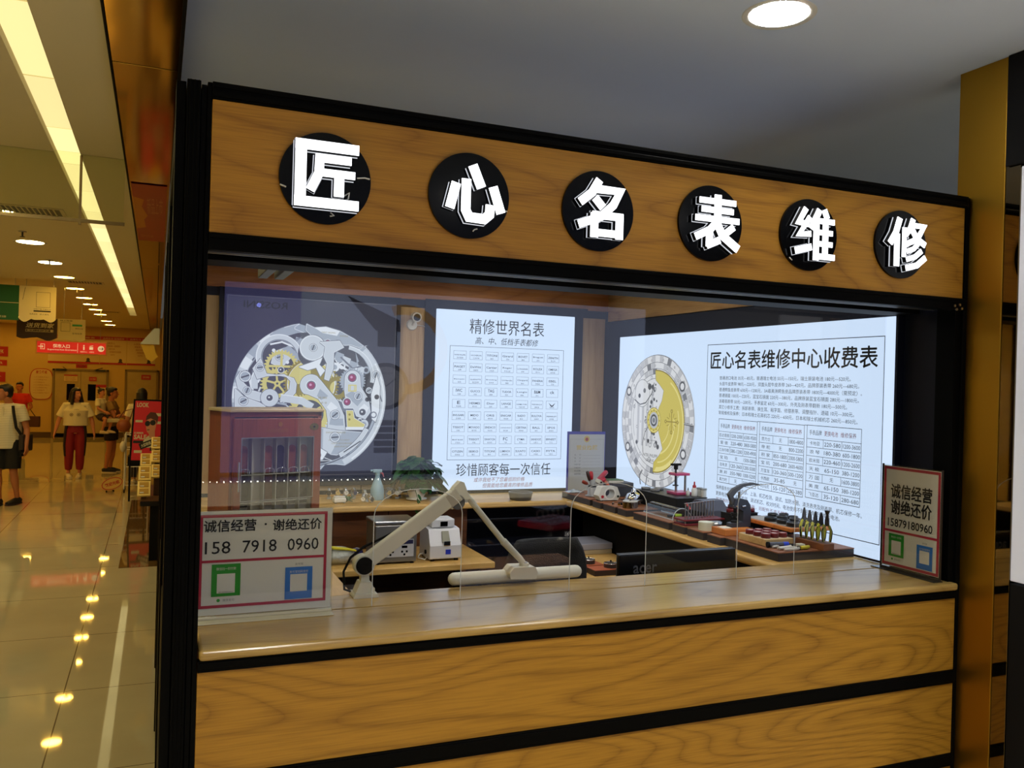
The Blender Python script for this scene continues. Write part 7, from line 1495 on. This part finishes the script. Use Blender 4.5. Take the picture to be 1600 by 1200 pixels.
def person(label, loc, rz, s=1.0, J={}, turn=0.0, skin=(190, 128, 88), hair=None, shirt=None, bottom=None, shoes=None, belly=1.0, group=None):
    t = thing('person', label, 'person', loc, rz, group); t.scale = (s, s, s)
    j = dict(neck=(0, 0.01, 1.40), head=(0, -0.015, 1.575), Lsh=(0.175, 0.01, 1.365), Rsh=(-0.175, 0.01, 1.365), Lel=(0.225, 0.035, 1.09), Rel=(-0.225, 0.035, 1.09), Lwr=(0.24, -0.03, 0.86), Rwr=(-0.24, -0.03, 0.86),
             Lhip=(0.09, 0.0, 0.90), Rhip=(-0.09, 0.0, 0.90), Lkn=(0.095, -0.015, 0.48), Rkn=(-0.095, -0.015, 0.48), Lan=(0.10, 0.02, 0.09), Ran=(-0.10, 0.02, 0.09), Lto=0.0, Rto=0.0)
    j.update(J); v = lambda k: Vector(j[k])
    B = Loft(); hc = v('head'); RH = Matrix.Rotation(turn, 3, 'Z'); hp = lambda x, y, z: hc + RH @ Vector((x, y, z))
    B.add([((0, 0.0, 0.84), .10, .09), ((0, 0.0, 0.92), .155, .105 * belly), ((0, 0, 1.02), .145, .10 * belly), ((0, 0, 1.12), .138, .095 * belly), ((0, 0.005, 1.26), .158, .105), ((0, .01, 1.35), .150, .090), ((0, 0.012, 1.41), .085, .06)], 20)
    B.add([(v('neck') + Vector((0, 0, -0.04)), .055, .055), (v('neck') + Vector((0, -0.005, 0.05)), .050, .052), (hp(0, 0.02, -0.05), .050, .055)])
    # head: skull, face, chin, nose, ears
    B.mb.sph(hp(0, 0.012, 0.035), (0.074, 0.092, 0.088), 18, RH); B.mb.sph(hp(0, -0.030, -0.025), (0.058, 0.062, 0.078), 16, RH); B.mb.sph(hp(0, -0.055, -0.082), (0.030, 0.030, 0.024), 12, RH)
    B.mb.sph(hp(0, -0.098, -0.018), (0.013, 0.022, 0.020), 10, RH); B.mb.sph(hp(0, -0.092, 0.008), (0.009, 0.012, 0.022), 8, RH); B.mb.sph(hp(0, -0.088, -0.058), (0.022, 0.012, 0.009), 10, RH); B.mb.sph(hp(0, -0.078, 0.038), (0.045, 0.016, 0.010), 10, RH)
    for sx in (-1, 1): B.mb.sph(hp(0.076 * sx, 0.01, -0.008), (0.010, 0.020, 0.032), 10, RH)
    for S, sx in (('L', 1), ('R', -1)):
        sh, e, w = v(S + 'sh'), v(S + 'el'), v(S + 'wr')
        B.add([(lerp(Vector((0.05 * sx, .01, 1.37)), sh, .3), .06, .06), (sh, .058, .058), (lerp(sh, e, .3), .048, .05), (lerp(sh, e, .8), .040, .042), (e, .038, .040), (lerp(e, w, .25), .040, .040), (lerp(e, w, .75), .029, .030), (w, .024, .027)], 14)
        d = (w - e).normalized(); side = d.cross(Vector((1, 0, 0))); side = side.normalized() if side.length > .1 else Vector((0, 1, 0)); pn = side.cross(d)
        B.add([(w - d * .01, .022, .024), (w + d * .035, .020, .036), (w + d * .075, .017, .040), (w + d * .088, .012, .036)], 12, ref=side)
        for q, ln in ((-.028, .058), (-.010, .072), (.009, .068), (.027, .052)):
            b0 = w + d * .078 + side * q; k1 = b0 + d * ln * .5 - pn * sx * 0.008; B.add([(b0 - d * .01, .0095, .0095), (k1, .009, .009), (k1 + (d * .8 - pn * sx * .55).normalized() * ln * .5, .0075, .0075)], 8)
        tb = w + d * .022 + side * -.026; B.add([(tb, .012, .012), (tb - side * .026 + d * .026, .0105, .0105), (tb - side * .030 + d * .055, .0085, .0085)], 8)
        h, k, a = v(S + 'hip'), v(S + 'kn'), v(S + 'an')
        B.add([(h + Vector((0, 0, .03)), .085, .095), (lerp(h, k, .25), .084, .090), (lerp(h, k, .75), .060, .064), (k, .053, .056), (lerp(k, a, .15), .050, .054), (lerp(k, a, .35), .052, .060), (lerp(k, a, .75), .034, .037), (a, .032, .037)], 16)
        fd = Matrix.Rotation(j[S + 'to'], 3, 'Z') @ Vector((0, -1, 0)); z0 = a.z - 0.09
        f0 = Vector((a.x, a.y, z0))
        B.add([(f0 - fd * .05 + Vector((0, 0, .035)), .026, .03), (f0 + Vector((0, 0, .045)), .036, .042), (f0 + fd * .09 + Vector((0, 0, .032)), .042, .028), (f0 + fd * .16 + Vector((0, 0, .022)), .038, .018)], 12, ref=(0, 0, 1))
    eyes = [hp(sx * 0.030, -0.086, 0.016) for sx in (-1, 1)]; mouth = [hp(0, -0.098, -0.058)]
    B.build('body', skin_mat('skin_tone', skin, eyes, mouth), t, 0.0068, 2)
    if shirt:
        sm, hem, frac, lo = shirt; C = Loft()
        C.add([((0, 0.0, hem), .165 * lo, .118 * lo * belly), ((0, 0.0, 1.05), .160 * lo, .118 * lo * belly), ((0, 0, 1.15), .158 * lo, .115 * lo * belly), ((0, .005, 1.27), .172 * lo, .120 * lo), ((0, .01, 1.355), .168, .104), ((0, .012, 1.405), .105, .078), ((0, .012, 1.425), .072, .064)], 24)
        for S, sx in (('L', 1), ('R', -1)):
            sh, e = v(S + 'sh'), v(S + 'el')
            C.add([(lerp(Vector((0.06 * sx, .01, 1.37)), sh, .2), .062, .07), (sh + Vector((0, 0, .004)), .067, .068), (lerp(sh, e, frac * .5), .062 * lo ** .7, .066 * lo ** .7), (lerp(sh, e, frac), .064 * lo, .068 * lo)], 16)
        C.build('shirt', sm, t, 0.009, 1)
    if bottom:
        bm_, end, lo = bottom; C = Loft()
        C.add([((0, 0, 0.86), .165, .125 * belly), ((0, 0, 0.94), .168, .120 * belly), ((0, 0, 1.05), .150, .112 * belly)], 22)
        for S in 'LR':
            h, k, a = v(S + 'hip'), v(S + 'kn'), v(S + 'an')
            pts = [(h + Vector((0, 0, .02)), .096, .112)]
            if end <= 1: pts += [(lerp(h, k, end * .5), .096 * lo, .106 * lo), (lerp(h, k, end), .088 * lo, .095 * lo)]
            else: pts += [(lerp(h, k, .5), .086 * lo, .094 * lo), (k, .070 * lo, .074 * lo), (lerp(k, a, (end - 1) * .6), .066 * lo, .072 * lo), (lerp(k, a, end - 1), .052 * lo, .056 * lo)]
            C.add(pts, 18)
        C.build('shorts' if end <= 1 else 'trousers', bm_, t, 0.009, 1)
    if shoes:
        for S in 'LR':
            a = v(S + 'an'); fd = Matrix.Rotation(j[S + 'to'], 3, 'Z') @ Vector((0, -1, 0)); z0 = a.z - 0.09; f0 = Vector((a.x, a.y, z0)); C = Loft()
            C.add([(f0 - fd * .066 + Vector((0, 0, .038)), .030, .036), (f0 - fd * .02 + Vector((0, 0, .052)), .044, .052), (f0 + fd * .06 + Vector((0, 0, .045)), .047, .044), (f0 + fd * .13 + Vector((0, 0, .033)), .048, .032), (f0 + fd * .19 + Vector((0, 0, .026)), .034, .022)], 14, ref=(0, 0, 1))
            o = C.build('shoe', shoes[0], t, 0.008, 1)
            mb = MB(); sd = fd.cross(Vector((0, 0, 1))); P_ = [f0 + fd * q + sd * w_ for q, w_ in ((-.072, -.026), (-.072, .026), (.05, .050), (.15, .050), (.205, .022), (.205, -.022), (.15, -.050), (.05, -.050))]
            mb.add([p + Vector((0, 0, .0)) for p in P_] + [p + Vector((0, 0, .018)) for p in P_], [tuple(range(7, -1, -1)), tuple(range(8, 16))] + [(i, (i + 1) % 8, 8 + (i + 1) % 8, 8 + i) for i in range(8)]); mb.build('sole', shoes[1], o)
    if hair:
        C = Loft(); hh = hair
        C.mb.sph(hp(0, 0.026, 0.050), (0.083, 0.092, 0.088), 18, RH); C.mb.sph(hp(0, -0.03, 0.088), (0.066, 0.056, 0.034), 14, RH)
        if hh == 'short': C.mb.sph(hp(0, 0.055, 0.0), (0.070, 0.058, 0.070), 14, RH)
        if hh == 'bob':
            C.add([(hp(0, 0.05, 0.04), .085, .07), (hp(0, 0.055, -0.06), .092, .066), (hp(0, 0.055, -0.15), .105, .06), (hp(0, 0.05, -0.20), .10, .05)], 18)
            for sx in (-1, 1): C.add([(hp(sx * .068, -0.015, 0.06), .026, .055), (hp(sx * .088, -0.015, -0.04), .028, .055), (hp(sx * .105, -0.02, -0.13), .034, .05), (hp(sx * .115, -0.03, -0.19), .026, .035)], 12)
        if hh == 'bun': C.mb.sph(hp(0, 0.055, 0.0), (0.070, 0.058, 0.068), 14, RH); C.mb.sph(hp(0, 0.10, 0.09), (0.04, 0.04, 0.04), 12, RH)
        if hh == 'tuft': C.mb.sph(hp(0, 0.055, 0.0), (0.070, 0.055, 0.06), 14, RH); C.add([(hp(0, 0.06, 0.12), .022, .022), (hp(-0.01, 0.09, 0.17), .026, .026), (hp(-0.02, 0.13, 0.165), .012, .012)], 10)
        if hh == 'long': C.add([(hp(0, 0.045, 0.05), .092, .085), (hp(0, 0.05, -0.06), .095, .078), (hp(0, 0.055, -0.18), .10, .066), (hp(0, 0.055, -0.28), .08, .045)], 18); C.mb.sph(hp(0, -0.03, 0.02), (0.088, 0.07, 0.10), 14, RH)
        C.build('hair', HAIR, t, 0.008, 2)
    return t, v
def stripes(name, c1, c2, scale):
    m = mat(name, c1, 0.75); nt = m.node_tree; tc = nt.nodes.new('ShaderNodeTexCoord'); w = nt.nodes.new('ShaderNodeTexWave'); w.wave_type = 'BANDS'; w.bands_direction = 'Z'; w.inputs['Scale'].default_value = scale
    nt.links.new(tc.outputs['Object'], w.inputs['Vector']); r = nt.nodes.new('ShaderNodeValToRGB'); r.color_ramp.elements[0].color = (*lin(c1), 1); r.color_ramp.elements[1].color = (*lin(c2), 1); r.color_ramp.elements[0].position = .6; r.color_ramp.elements[1].position = .85
    nt.links.new(w.outputs['Fac'], r.inputs['Fac']); nt.links.new(r.outputs['Color'], nt.nodes['Principled BSDF'].inputs['Base Color']); return m
BLK = mat('black_fabric', (14, 13, 15), 0.85); WSH = mat('white_cotton', (222, 212, 178), 0.8); SHB = mat('shoe_black', (18, 18, 24), 0.6); SHW = mat('shoe_white', (214, 200, 170), 0.6); SOLEW = mat('sole_white', (206, 196, 170), 0.6); SOLEB = mat('sole_dark', (40, 40, 48), 0.6)

# man in the striped polo, walking at the left border
t, v = person('man in a white striped polo shirt and black shorts walking at the left border', (-1.95, 14.05, 0), math.radians(-22), 1.02,
    J=dict(Lkn=(0.11, -0.03, 0.48), Lan=(0.13, 0.05, 0.10), Rkn=(-0.07, -0.10, 0.48), Ran=(-0.05, -0.08, 0.09), Lel=(0.25, 0.03, 1.07), Lwr=(0.30, -0.06, 0.84), head=(-0.03, -0.05, 1.57), Lto=-0.2, Rto=0.1), turn=math.radians(-45), skin=(176, 110, 70), hair='short', shirt=(stripes('polo_stripes', (226, 218, 190), (170, 160, 134), 26), 0.80, 0.62, 1.12), bottom=(BLK, 0.92, 1.06), shoes=(SHB, SOLEB), belly=1.2)
C = Loft(); C.add([(v('neck') + Vector((0, 0.0, -0.01)), .082, .078), (v('neck') + Vector((0, -0.004, 0.03)), .068, .070)], 18); C.build('collar', mat('polo_collar', (214, 206, 178), 0.8), t, 0.008, 1)
mb = MB()
for y in (-0.132, -0.136): pass
mb.box((-0.012, -0.137, 1.20), (0.012, -0.128, 1.38)); mb.build('placket', mat('polo_collar', (214, 206, 178), 0.8), t)
b = thing('shoulder_bag', 'dark shoulder bag with a black strap on the man in the polo shirt', 'bag', t.location, t.rotation_euler.z); b.scale = t.scale
MB().tube([(0.13, -0.115, 1.40), (0.155, -0.135, 1.30), (0.205, -0.155, 1.10), (0.235, -0.06, 0.98)], 0.020, 8, flat=0.4).build('strap', BLK, b); MB().box((0.205, -0.10, 0.76), (0.275, 0.16, 1.0)).build('bag_body', mat('bag_dark', (38, 26, 24), 0.6), b, 0.02, seg=3)
ph = thing('wallet', 'small black wallet in the hand of the man in the polo shirt', 'wallet', t.location, t.rotation_euler.z); ph.scale = t.scale
MB().box((0.255, -0.16, 0.70), (0.285, -0.085, 0.79)).build('wallet_body', BLACKM, ph, 0.004); MB().box((0.2852, -0.15, 0.735), (0.2865, -0.095, 0.76)).build('clasp', DKGREY, ph)

# person in red further back, hand at the mouth, tote bag on the arm
t, v = person('person in a red t-shirt with a raised hand, behind the man in the polo shirt', (-2.97, 23.0, 0), math.radians(-8), 0.97,
    J=dict(Rel=(-0.21, -0.10, 1.15), Rwr=(-0.10, -0.22, 1.40), Lel=(0.27, -0.02, 1.10), Lwr=(0.24, -0.20, 1.02), Rkn=(-0.10, -0.06, 0.49)), skin=(186, 116, 74), hair='short', shirt=(mat('red_cotton', (206, 40, 26), 0.8), 0.86, 0.6, 1.15), bottom=(mat('navy_fabric', (34, 30, 40), 0.85), 1.8, 1.0), shoes=(mat('shoe_red', (150, 60, 44), 0.6), SOLEW))
b = thing('tote_bag', 'dark brown tote bag hanging from the arm of the person in red', 'bag', t.location, t.rotation_euler.z); b.scale = t.scale
MB().box((0.17, -0.21, 0.62), (0.50, -0.09, 0.88)).build('bag_body', mat('tote_brown', (74, 34, 26), 0.6), b, 0.012); MB().tube([(0.24, -0.15, 0.87), (0.235, -0.15, 1.00), (0.27, -0.13, 1.065), (0.31, -0.15, 1.00), (0.40, -0.15, 0.87)], 0.010, 8).build('handles', mat('tote_handle', (56, 26, 20), 0.6), b)

# woman in the white tee and maroon track trousers
t, v = person('woman in a loose white t-shirt and maroon side-panelled trousers walking through the hall', (-1.335, 17.35, 0), math.radians(4), 0.965,
    J=dict(Lel=(0.27, 0.03, 1.10), Rel=(-0.28, 0.04, 1.10), Lwr=(0.31, -0.03, 0.87), Rwr=(-0.34, 0.0, 0.87), Lkn=(0.085, -0.04, 0.48), Rkn=(-0.10, -0.02, 0.48), Lan=(0.085, 0.02, 0.09), Ran=(-0.105, 0.03, 0.09), Lto=-0.15, Rto=0.2), turn=math.radians(38), skin=(204, 134, 98), hair='bob', shirt=(WSH, 0.99, 0.78, 1.32), bottom=(mat('maroon_fabric', (132, 14, 34), 0.75), 1.82, 1.14), shoes=(SHW, SOLEW))
mb = MB(); fr = Frame((0, -0.16, 0), (1, 0, 0), (0, 0, 1)); mb.text(fr, '1994', -0.03, 1.285, 0.05, 1.305, n=0.0)
for x in (-0.075, 0.045): mb.band(fr, x, 1.20, 0.022, 0.030, n=0.0, k=20); mb.disc(fr, x, 1.20, 0.012, n=0.0, k=12)
mb.build('shirt_print', mat('print_grey', (120, 104, 80), 0.7), t)
for sx in (-1, 1):
    C = Loft(); kx = 0.085 if sx > 0 else -0.10
    C.add([((sx * .150, -0.03, 1.0), .030, .06), ((sx * .165, -0.04, 0.86), .030, .075), ((kx + sx * .078, -0.045, 0.62), .026, .05), ((kx + sx * .062, -0.04, 0.42), .024, .045)], 12); C.build('side_panel', mat('panel_dark', (30, 14, 22), 0.8), t, 0.007, 1)
b = thing('tissue', 'small white tissue in the right-hand side hand of the woman in maroon trousers', 'tissue', (-1.025, 17.32, 0.70)); MB().sph((0, 0, 0.025), (0.018, 0.015, 0.032), 10).build('paper', mat('tissue_white', (226, 214, 186), 0.8), b); MB().sph((0.004, -0.012, 0.055), (0.012, 0.008, 0.012), 8).build('corner', mat('tissue_white', (226, 214, 186), 0.8), b)

# woman carrying a small child, in profile
t, v = person('woman in black shorts seen from the side, carrying a small child', (-0.79, 18.25, 0), math.radians(80), 0.97,
    J=dict(Rel=(-0.24, -0.12, 1.12), Rwr=(-0.18, -0.34, 1.16), Lel=(0.25, -0.10, 1.12), Lwr=(0.16, -0.32, 1.10), Lkn=(0.08, -0.03, 0.48), Rkn=(-0.08, 0.0, 0.48), Ran=(-0.09, 0.06, 0.09)), skin=(184, 114, 74), hair='bun', shirt=(mat('olive_fabric', (150, 118, 66), 0.8), 0.92, 0.5, 1.05), bottom=(BLK, 0.62, 1.08), shoes=(SHB, SOLEW))
t, v = person('small child in a white shirt with a hair tuft carried by the woman in shorts', (-0.97, 18.02, 0.54), math.radians(66), 0.63,
    J=dict(head=(0, -0.02, 1.60), Lkn=(0.16, -0.26, 0.80), Rkn=(-0.16, -0.24, 0.80), Lan=(0.16, -0.20, 0.46), Ran=(-0.18, -0.16, 0.46), Lel=(0.24, -0.10, 1.14), Lwr=(0.18, -0.30, 1.06), Rel=(-0.26, -0.06, 1.12), Rwr=(-0.20, -0.26, 1.02)), skin=(206, 138, 98), hair='tuft', shirt=(WSH, 0.92, 0.75, 1.15), bottom=(mat('child_shorts', (60, 48, 44), 0.8), 0.7, 1.15), shoes=(SHW, SOLEW))
b = thing('hip_carrier', 'white hip seat carrier under the small child', 'carrier', (-0.80, 18.03, 0.98), math.radians(8)); MB().box((-0.15, -0.09, 0.0), (0.16, 0.10, 0.075)).build('seat', WSH, b, 0.015, seg=3); MB().tube([(-0.12, 0.08, 0.04), (-0.08, 0.30, 0.05), (0.12, 0.30, 0.05), (0.14, 0.08, 0.04)], 0.016, 8).build('belt', BLK, b)

# woman behind the sale poster
t, v = person('long-haired woman in a white top standing with her back turned behind the red sale poster', (-0.225, 16.2, 0), math.radians(172), 0.985, J=dict(Lel=(0.24, -0.02, 1.10), Lwr=(0.24, -0.16, 0.95)), hair='long', shirt=(WSH, 0.86, 0.6, 1.15), bottom=(mat('navy_fabric', (34, 30, 40), 0.85), 1.9, 1.0), shoes=(SHW, SOLEW))
b = thing('handbag', 'brown round handbag at the elbow of the woman behind the sale poster', 'handbag', (-0.50, 16.05, 0.92)); MB().sph((0, 0, 0.11), (0.115, 0.06, 0.11), 18).build('bag_body', mat('bag_brown', (150, 76, 34), 0.45), b); MB().tube([(-0.08, 0, 0.23), (0.0, 0.02, 0.36), (0.14, 0.03, 0.40), (0.10, 0, 0.22)], 0.010, 8).build('strap', mat('bag_strap', (110, 54, 26), 0.5), b)

# ------------------------------------------------------------------ the watch shop opposite (seen mirrored in the kiosk glass)
t = thing('shop_poster_wall', 'navy and grey watch shop poster wall opposite, mirrored in the kiosk glass', 'poster wall', (2.6, -2.25, 0))
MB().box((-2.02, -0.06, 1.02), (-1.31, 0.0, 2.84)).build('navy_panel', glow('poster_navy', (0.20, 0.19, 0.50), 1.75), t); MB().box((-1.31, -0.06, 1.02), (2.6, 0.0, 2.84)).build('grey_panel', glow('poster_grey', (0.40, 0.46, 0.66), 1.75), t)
fr = Frame((0, 0.001, 0), (-1, 0, 0), (0, 0, 1)); mb = MB(); mb.text(fr, 'ROSSINI', 1.44, 2.60, 1.85, 2.67, n=0.001, bold=0.01); mb.build('shop_lettering', INK, t); mb = MB(); mb.sph((-1.71, 0.02, 2.63), 0.022, 10); mb.build('blue_lamp', glow('blue_led', (0.25, 0.3, 1.0), 9.0), t)
mb = MB(); mb.poly(fr, [(0.86, 2.78), (0.66, 2.70), (0.32, 2.56), (0.30, 2.44), (0.56, 2.44), (0.66, 2.55)], 0.001); mb.build('sleeve_print', mat('sleeve_brown', (60, 34, 30), 0.6), t)
mb = MB(); mb.rect(fr, 0.34, 2.28, 0.54, 2.44, n=0.001)
for k in range(5): mb.rect(fr, 0.33, 1.20 + 0.07 * k, 0.55, 1.255 + 0.07 * k, n=0.001)
mb.disc(fr, 0.44, 1.88, 0.24, n=0.001); mb.build('watch_print', mat('watch_dark', (40, 40, 48), 0.4), t); mb = MB(); mb.disc(fr, 0.44, 1.88, 0.20, n=0.002); mb.build('dial_print', glow('poster_dial', (0.6, 0.62, 0.7), 0.8), t)
mb = MB(); mb.line(fr, [(0.44, 1.88), (0.56, 2.0)], 0.012, 0.003); mb.line(fr, [(0.44, 1.88), (0.34, 1.96)], 0.012, 0.003); mb.text(fr, 'ROSSINI', 0.38, 2.0, 0.50, 2.02, n=0.003); mb.build('hand_print', INK, t)
mb = MB(); mb.band(fr, 0.25, 2.26, 0.36, 0.46, 70, 300, n=0.0015); mb.build('ring_print', glow('poster_amber', (0.9, 0.5, 0.12), 0.9), t)
t = thing('shop_counter', 'dark watch shop counter with a lit glass front opposite, mirrored in the kiosk glass', 'counter', (2.0, -2.15, 0))
MB().box((-1.9, -0.02, 0.0), (2.2, 0.45, 0.70)).build('base', GLOSSB, t); MB().box((-1.9, 0.0, 0.72), (2.2, 0.02, 0.96)).build('lit_back', glow('counter_lit', (1.0, 0.85, 0.58), 1.5), t); MB().box((-1.9, 0.44, 0.71), (2.2, 0.45, 0.98)).build('front_glass', GLASSC, t); MB().box((-1.9, -0.02, 0.985), (2.2, 0.46, 0.995)).build('top_glass', GLASSC, t)
mb = MB()
for k in range(30): mb.sph((-1.60 + 0.058 * k, 0.462, 1.0), 0.006, 6)
mb.build('led_string', glow('led_white', (1, 0.95, 0.85), 40.0), t)
MB().text(Frame((0, 0.452, 0), (-1, 0, 0), (0, 0, 1)), 'ROSSINI', -0.62, 0.50, 0.02, 0.60, n=0.002, bold=0.01).build('shop_lettering', glow('letters_lit', (0.95, 0.9, 0.85), 4.0), t)

t = thing('shop_island_counter', 'watch shop island counter with lit trays, mirrored in the kiosk glass', 'counter', (2.1, 1.0, 0))
MB().box((-0.6, -0.5, 0.0), (0.6, 0.45, 0.72)).build('base', PALEW, t); MB().box((-0.59, -0.49, 0.7205), (0.59, 0.44, 0.74)).build('beige_deck', mat('deck_beige', (150, 104, 62), 0.5), t)
mb = MB(); mb.box((-0.60, 0.42, 0.89), (0.60, 0.45, 0.96)); mb.box((-0.60, -0.5, 0.94), (0.60, -0.47, 0.96)); mb.box((-0.60, -0.47, 0.94), (-0.57, 0.42, 0.96)); mb.box((0.57, -0.47, 0.94), (0.60, 0.42, 0.96)); mb.build('top_rim', mat('rim_dark', (40, 36, 34), 0.3), t)
MB().box((-0.57, 0.403, 0.915), (0.57, 0.419, 0.925)).build('added_strip', glow('added_strip_glow', (1.0, 0.88, 0.68), 90.0), t)  # strip added out of sight behind the deep rim to brighten the mirrored watches
for x in (-0.585, 0.585):
    for y in (-0.485, 0.435): MB().box((x - 0.008, y - 0.008, 0.74), (x + 0.008, y + 0.008, 0.94)).build('corner_bar', BLACK, t)
rnd = random.Random(4)
for k in range(18):
    x, y = -0.50 + 0.16 * (k % 5) + rnd.uniform(-.02, .02), -0.40 + 0.17 * (k // 5) + rnd.uniform(-.03, .03)
    w = thing('shop_watch', 'gold or steel watch on the island counter mirrored in the kiosk glass', 'watch', (2.1 + x, 1.0 + y, 0.741), rnd.uniform(0, 3), 'watches on the island counter')
    mb = MB(); mb.torus((0, 0, 0.042), 0.030, 0.006, (1, 0, 0.2), 18, 6); mb.torus((0.014, 0, 0.042), 0.030, 0.006, (1, 0, 0.2), 18, 6); mb.build('bracelet', GOLDM if k % 3 else STEEL, w); MB().cyl((0.007, -0.031, 0.044), (0.007, -0.040, 0.046), 0.020, n=16).build('case', CHROME, w)
b = thing('shop_display_case', 'maroon and black domed watch case on the island counter, mirrored in the kiosk glass', 'display case', (2.42, 1.22, 0.962), math.radians(150))
MB().box((-0.20, -0.14, 0), (0.20, 0.14, 0.06)).build('black_base', GLOSSB, b); MB().box((-0.198, -0.138, 0.0605), (0.198, 0.138, 0.10)).build('maroon_band', mat('band_maroon', (130, 24, 44), 0.3), b); MB().box((-0.19, -0.13, 0.1005), (0.19, 0.13, 0.19)).build('dome', GLASSC, b, 0.03)
MB().text(Frame((0, -0.141, 0), (1, 0, 0), (0, 0, 1)), 'ROSSINI', -0.17, 0.014, 0.06, 0.044, n=0.001).build('shop_lettering', glow('letters_lit', (0.95, 0.9, 0.85), 4.0), b)
for k in range(5): MB().torus((-0.12 + 0.06 * k, 0.02, 0.14), 0.030, 0.006, (1, 0.3, 0.1), 16, 6).build('shown_watch', STEEL, b)
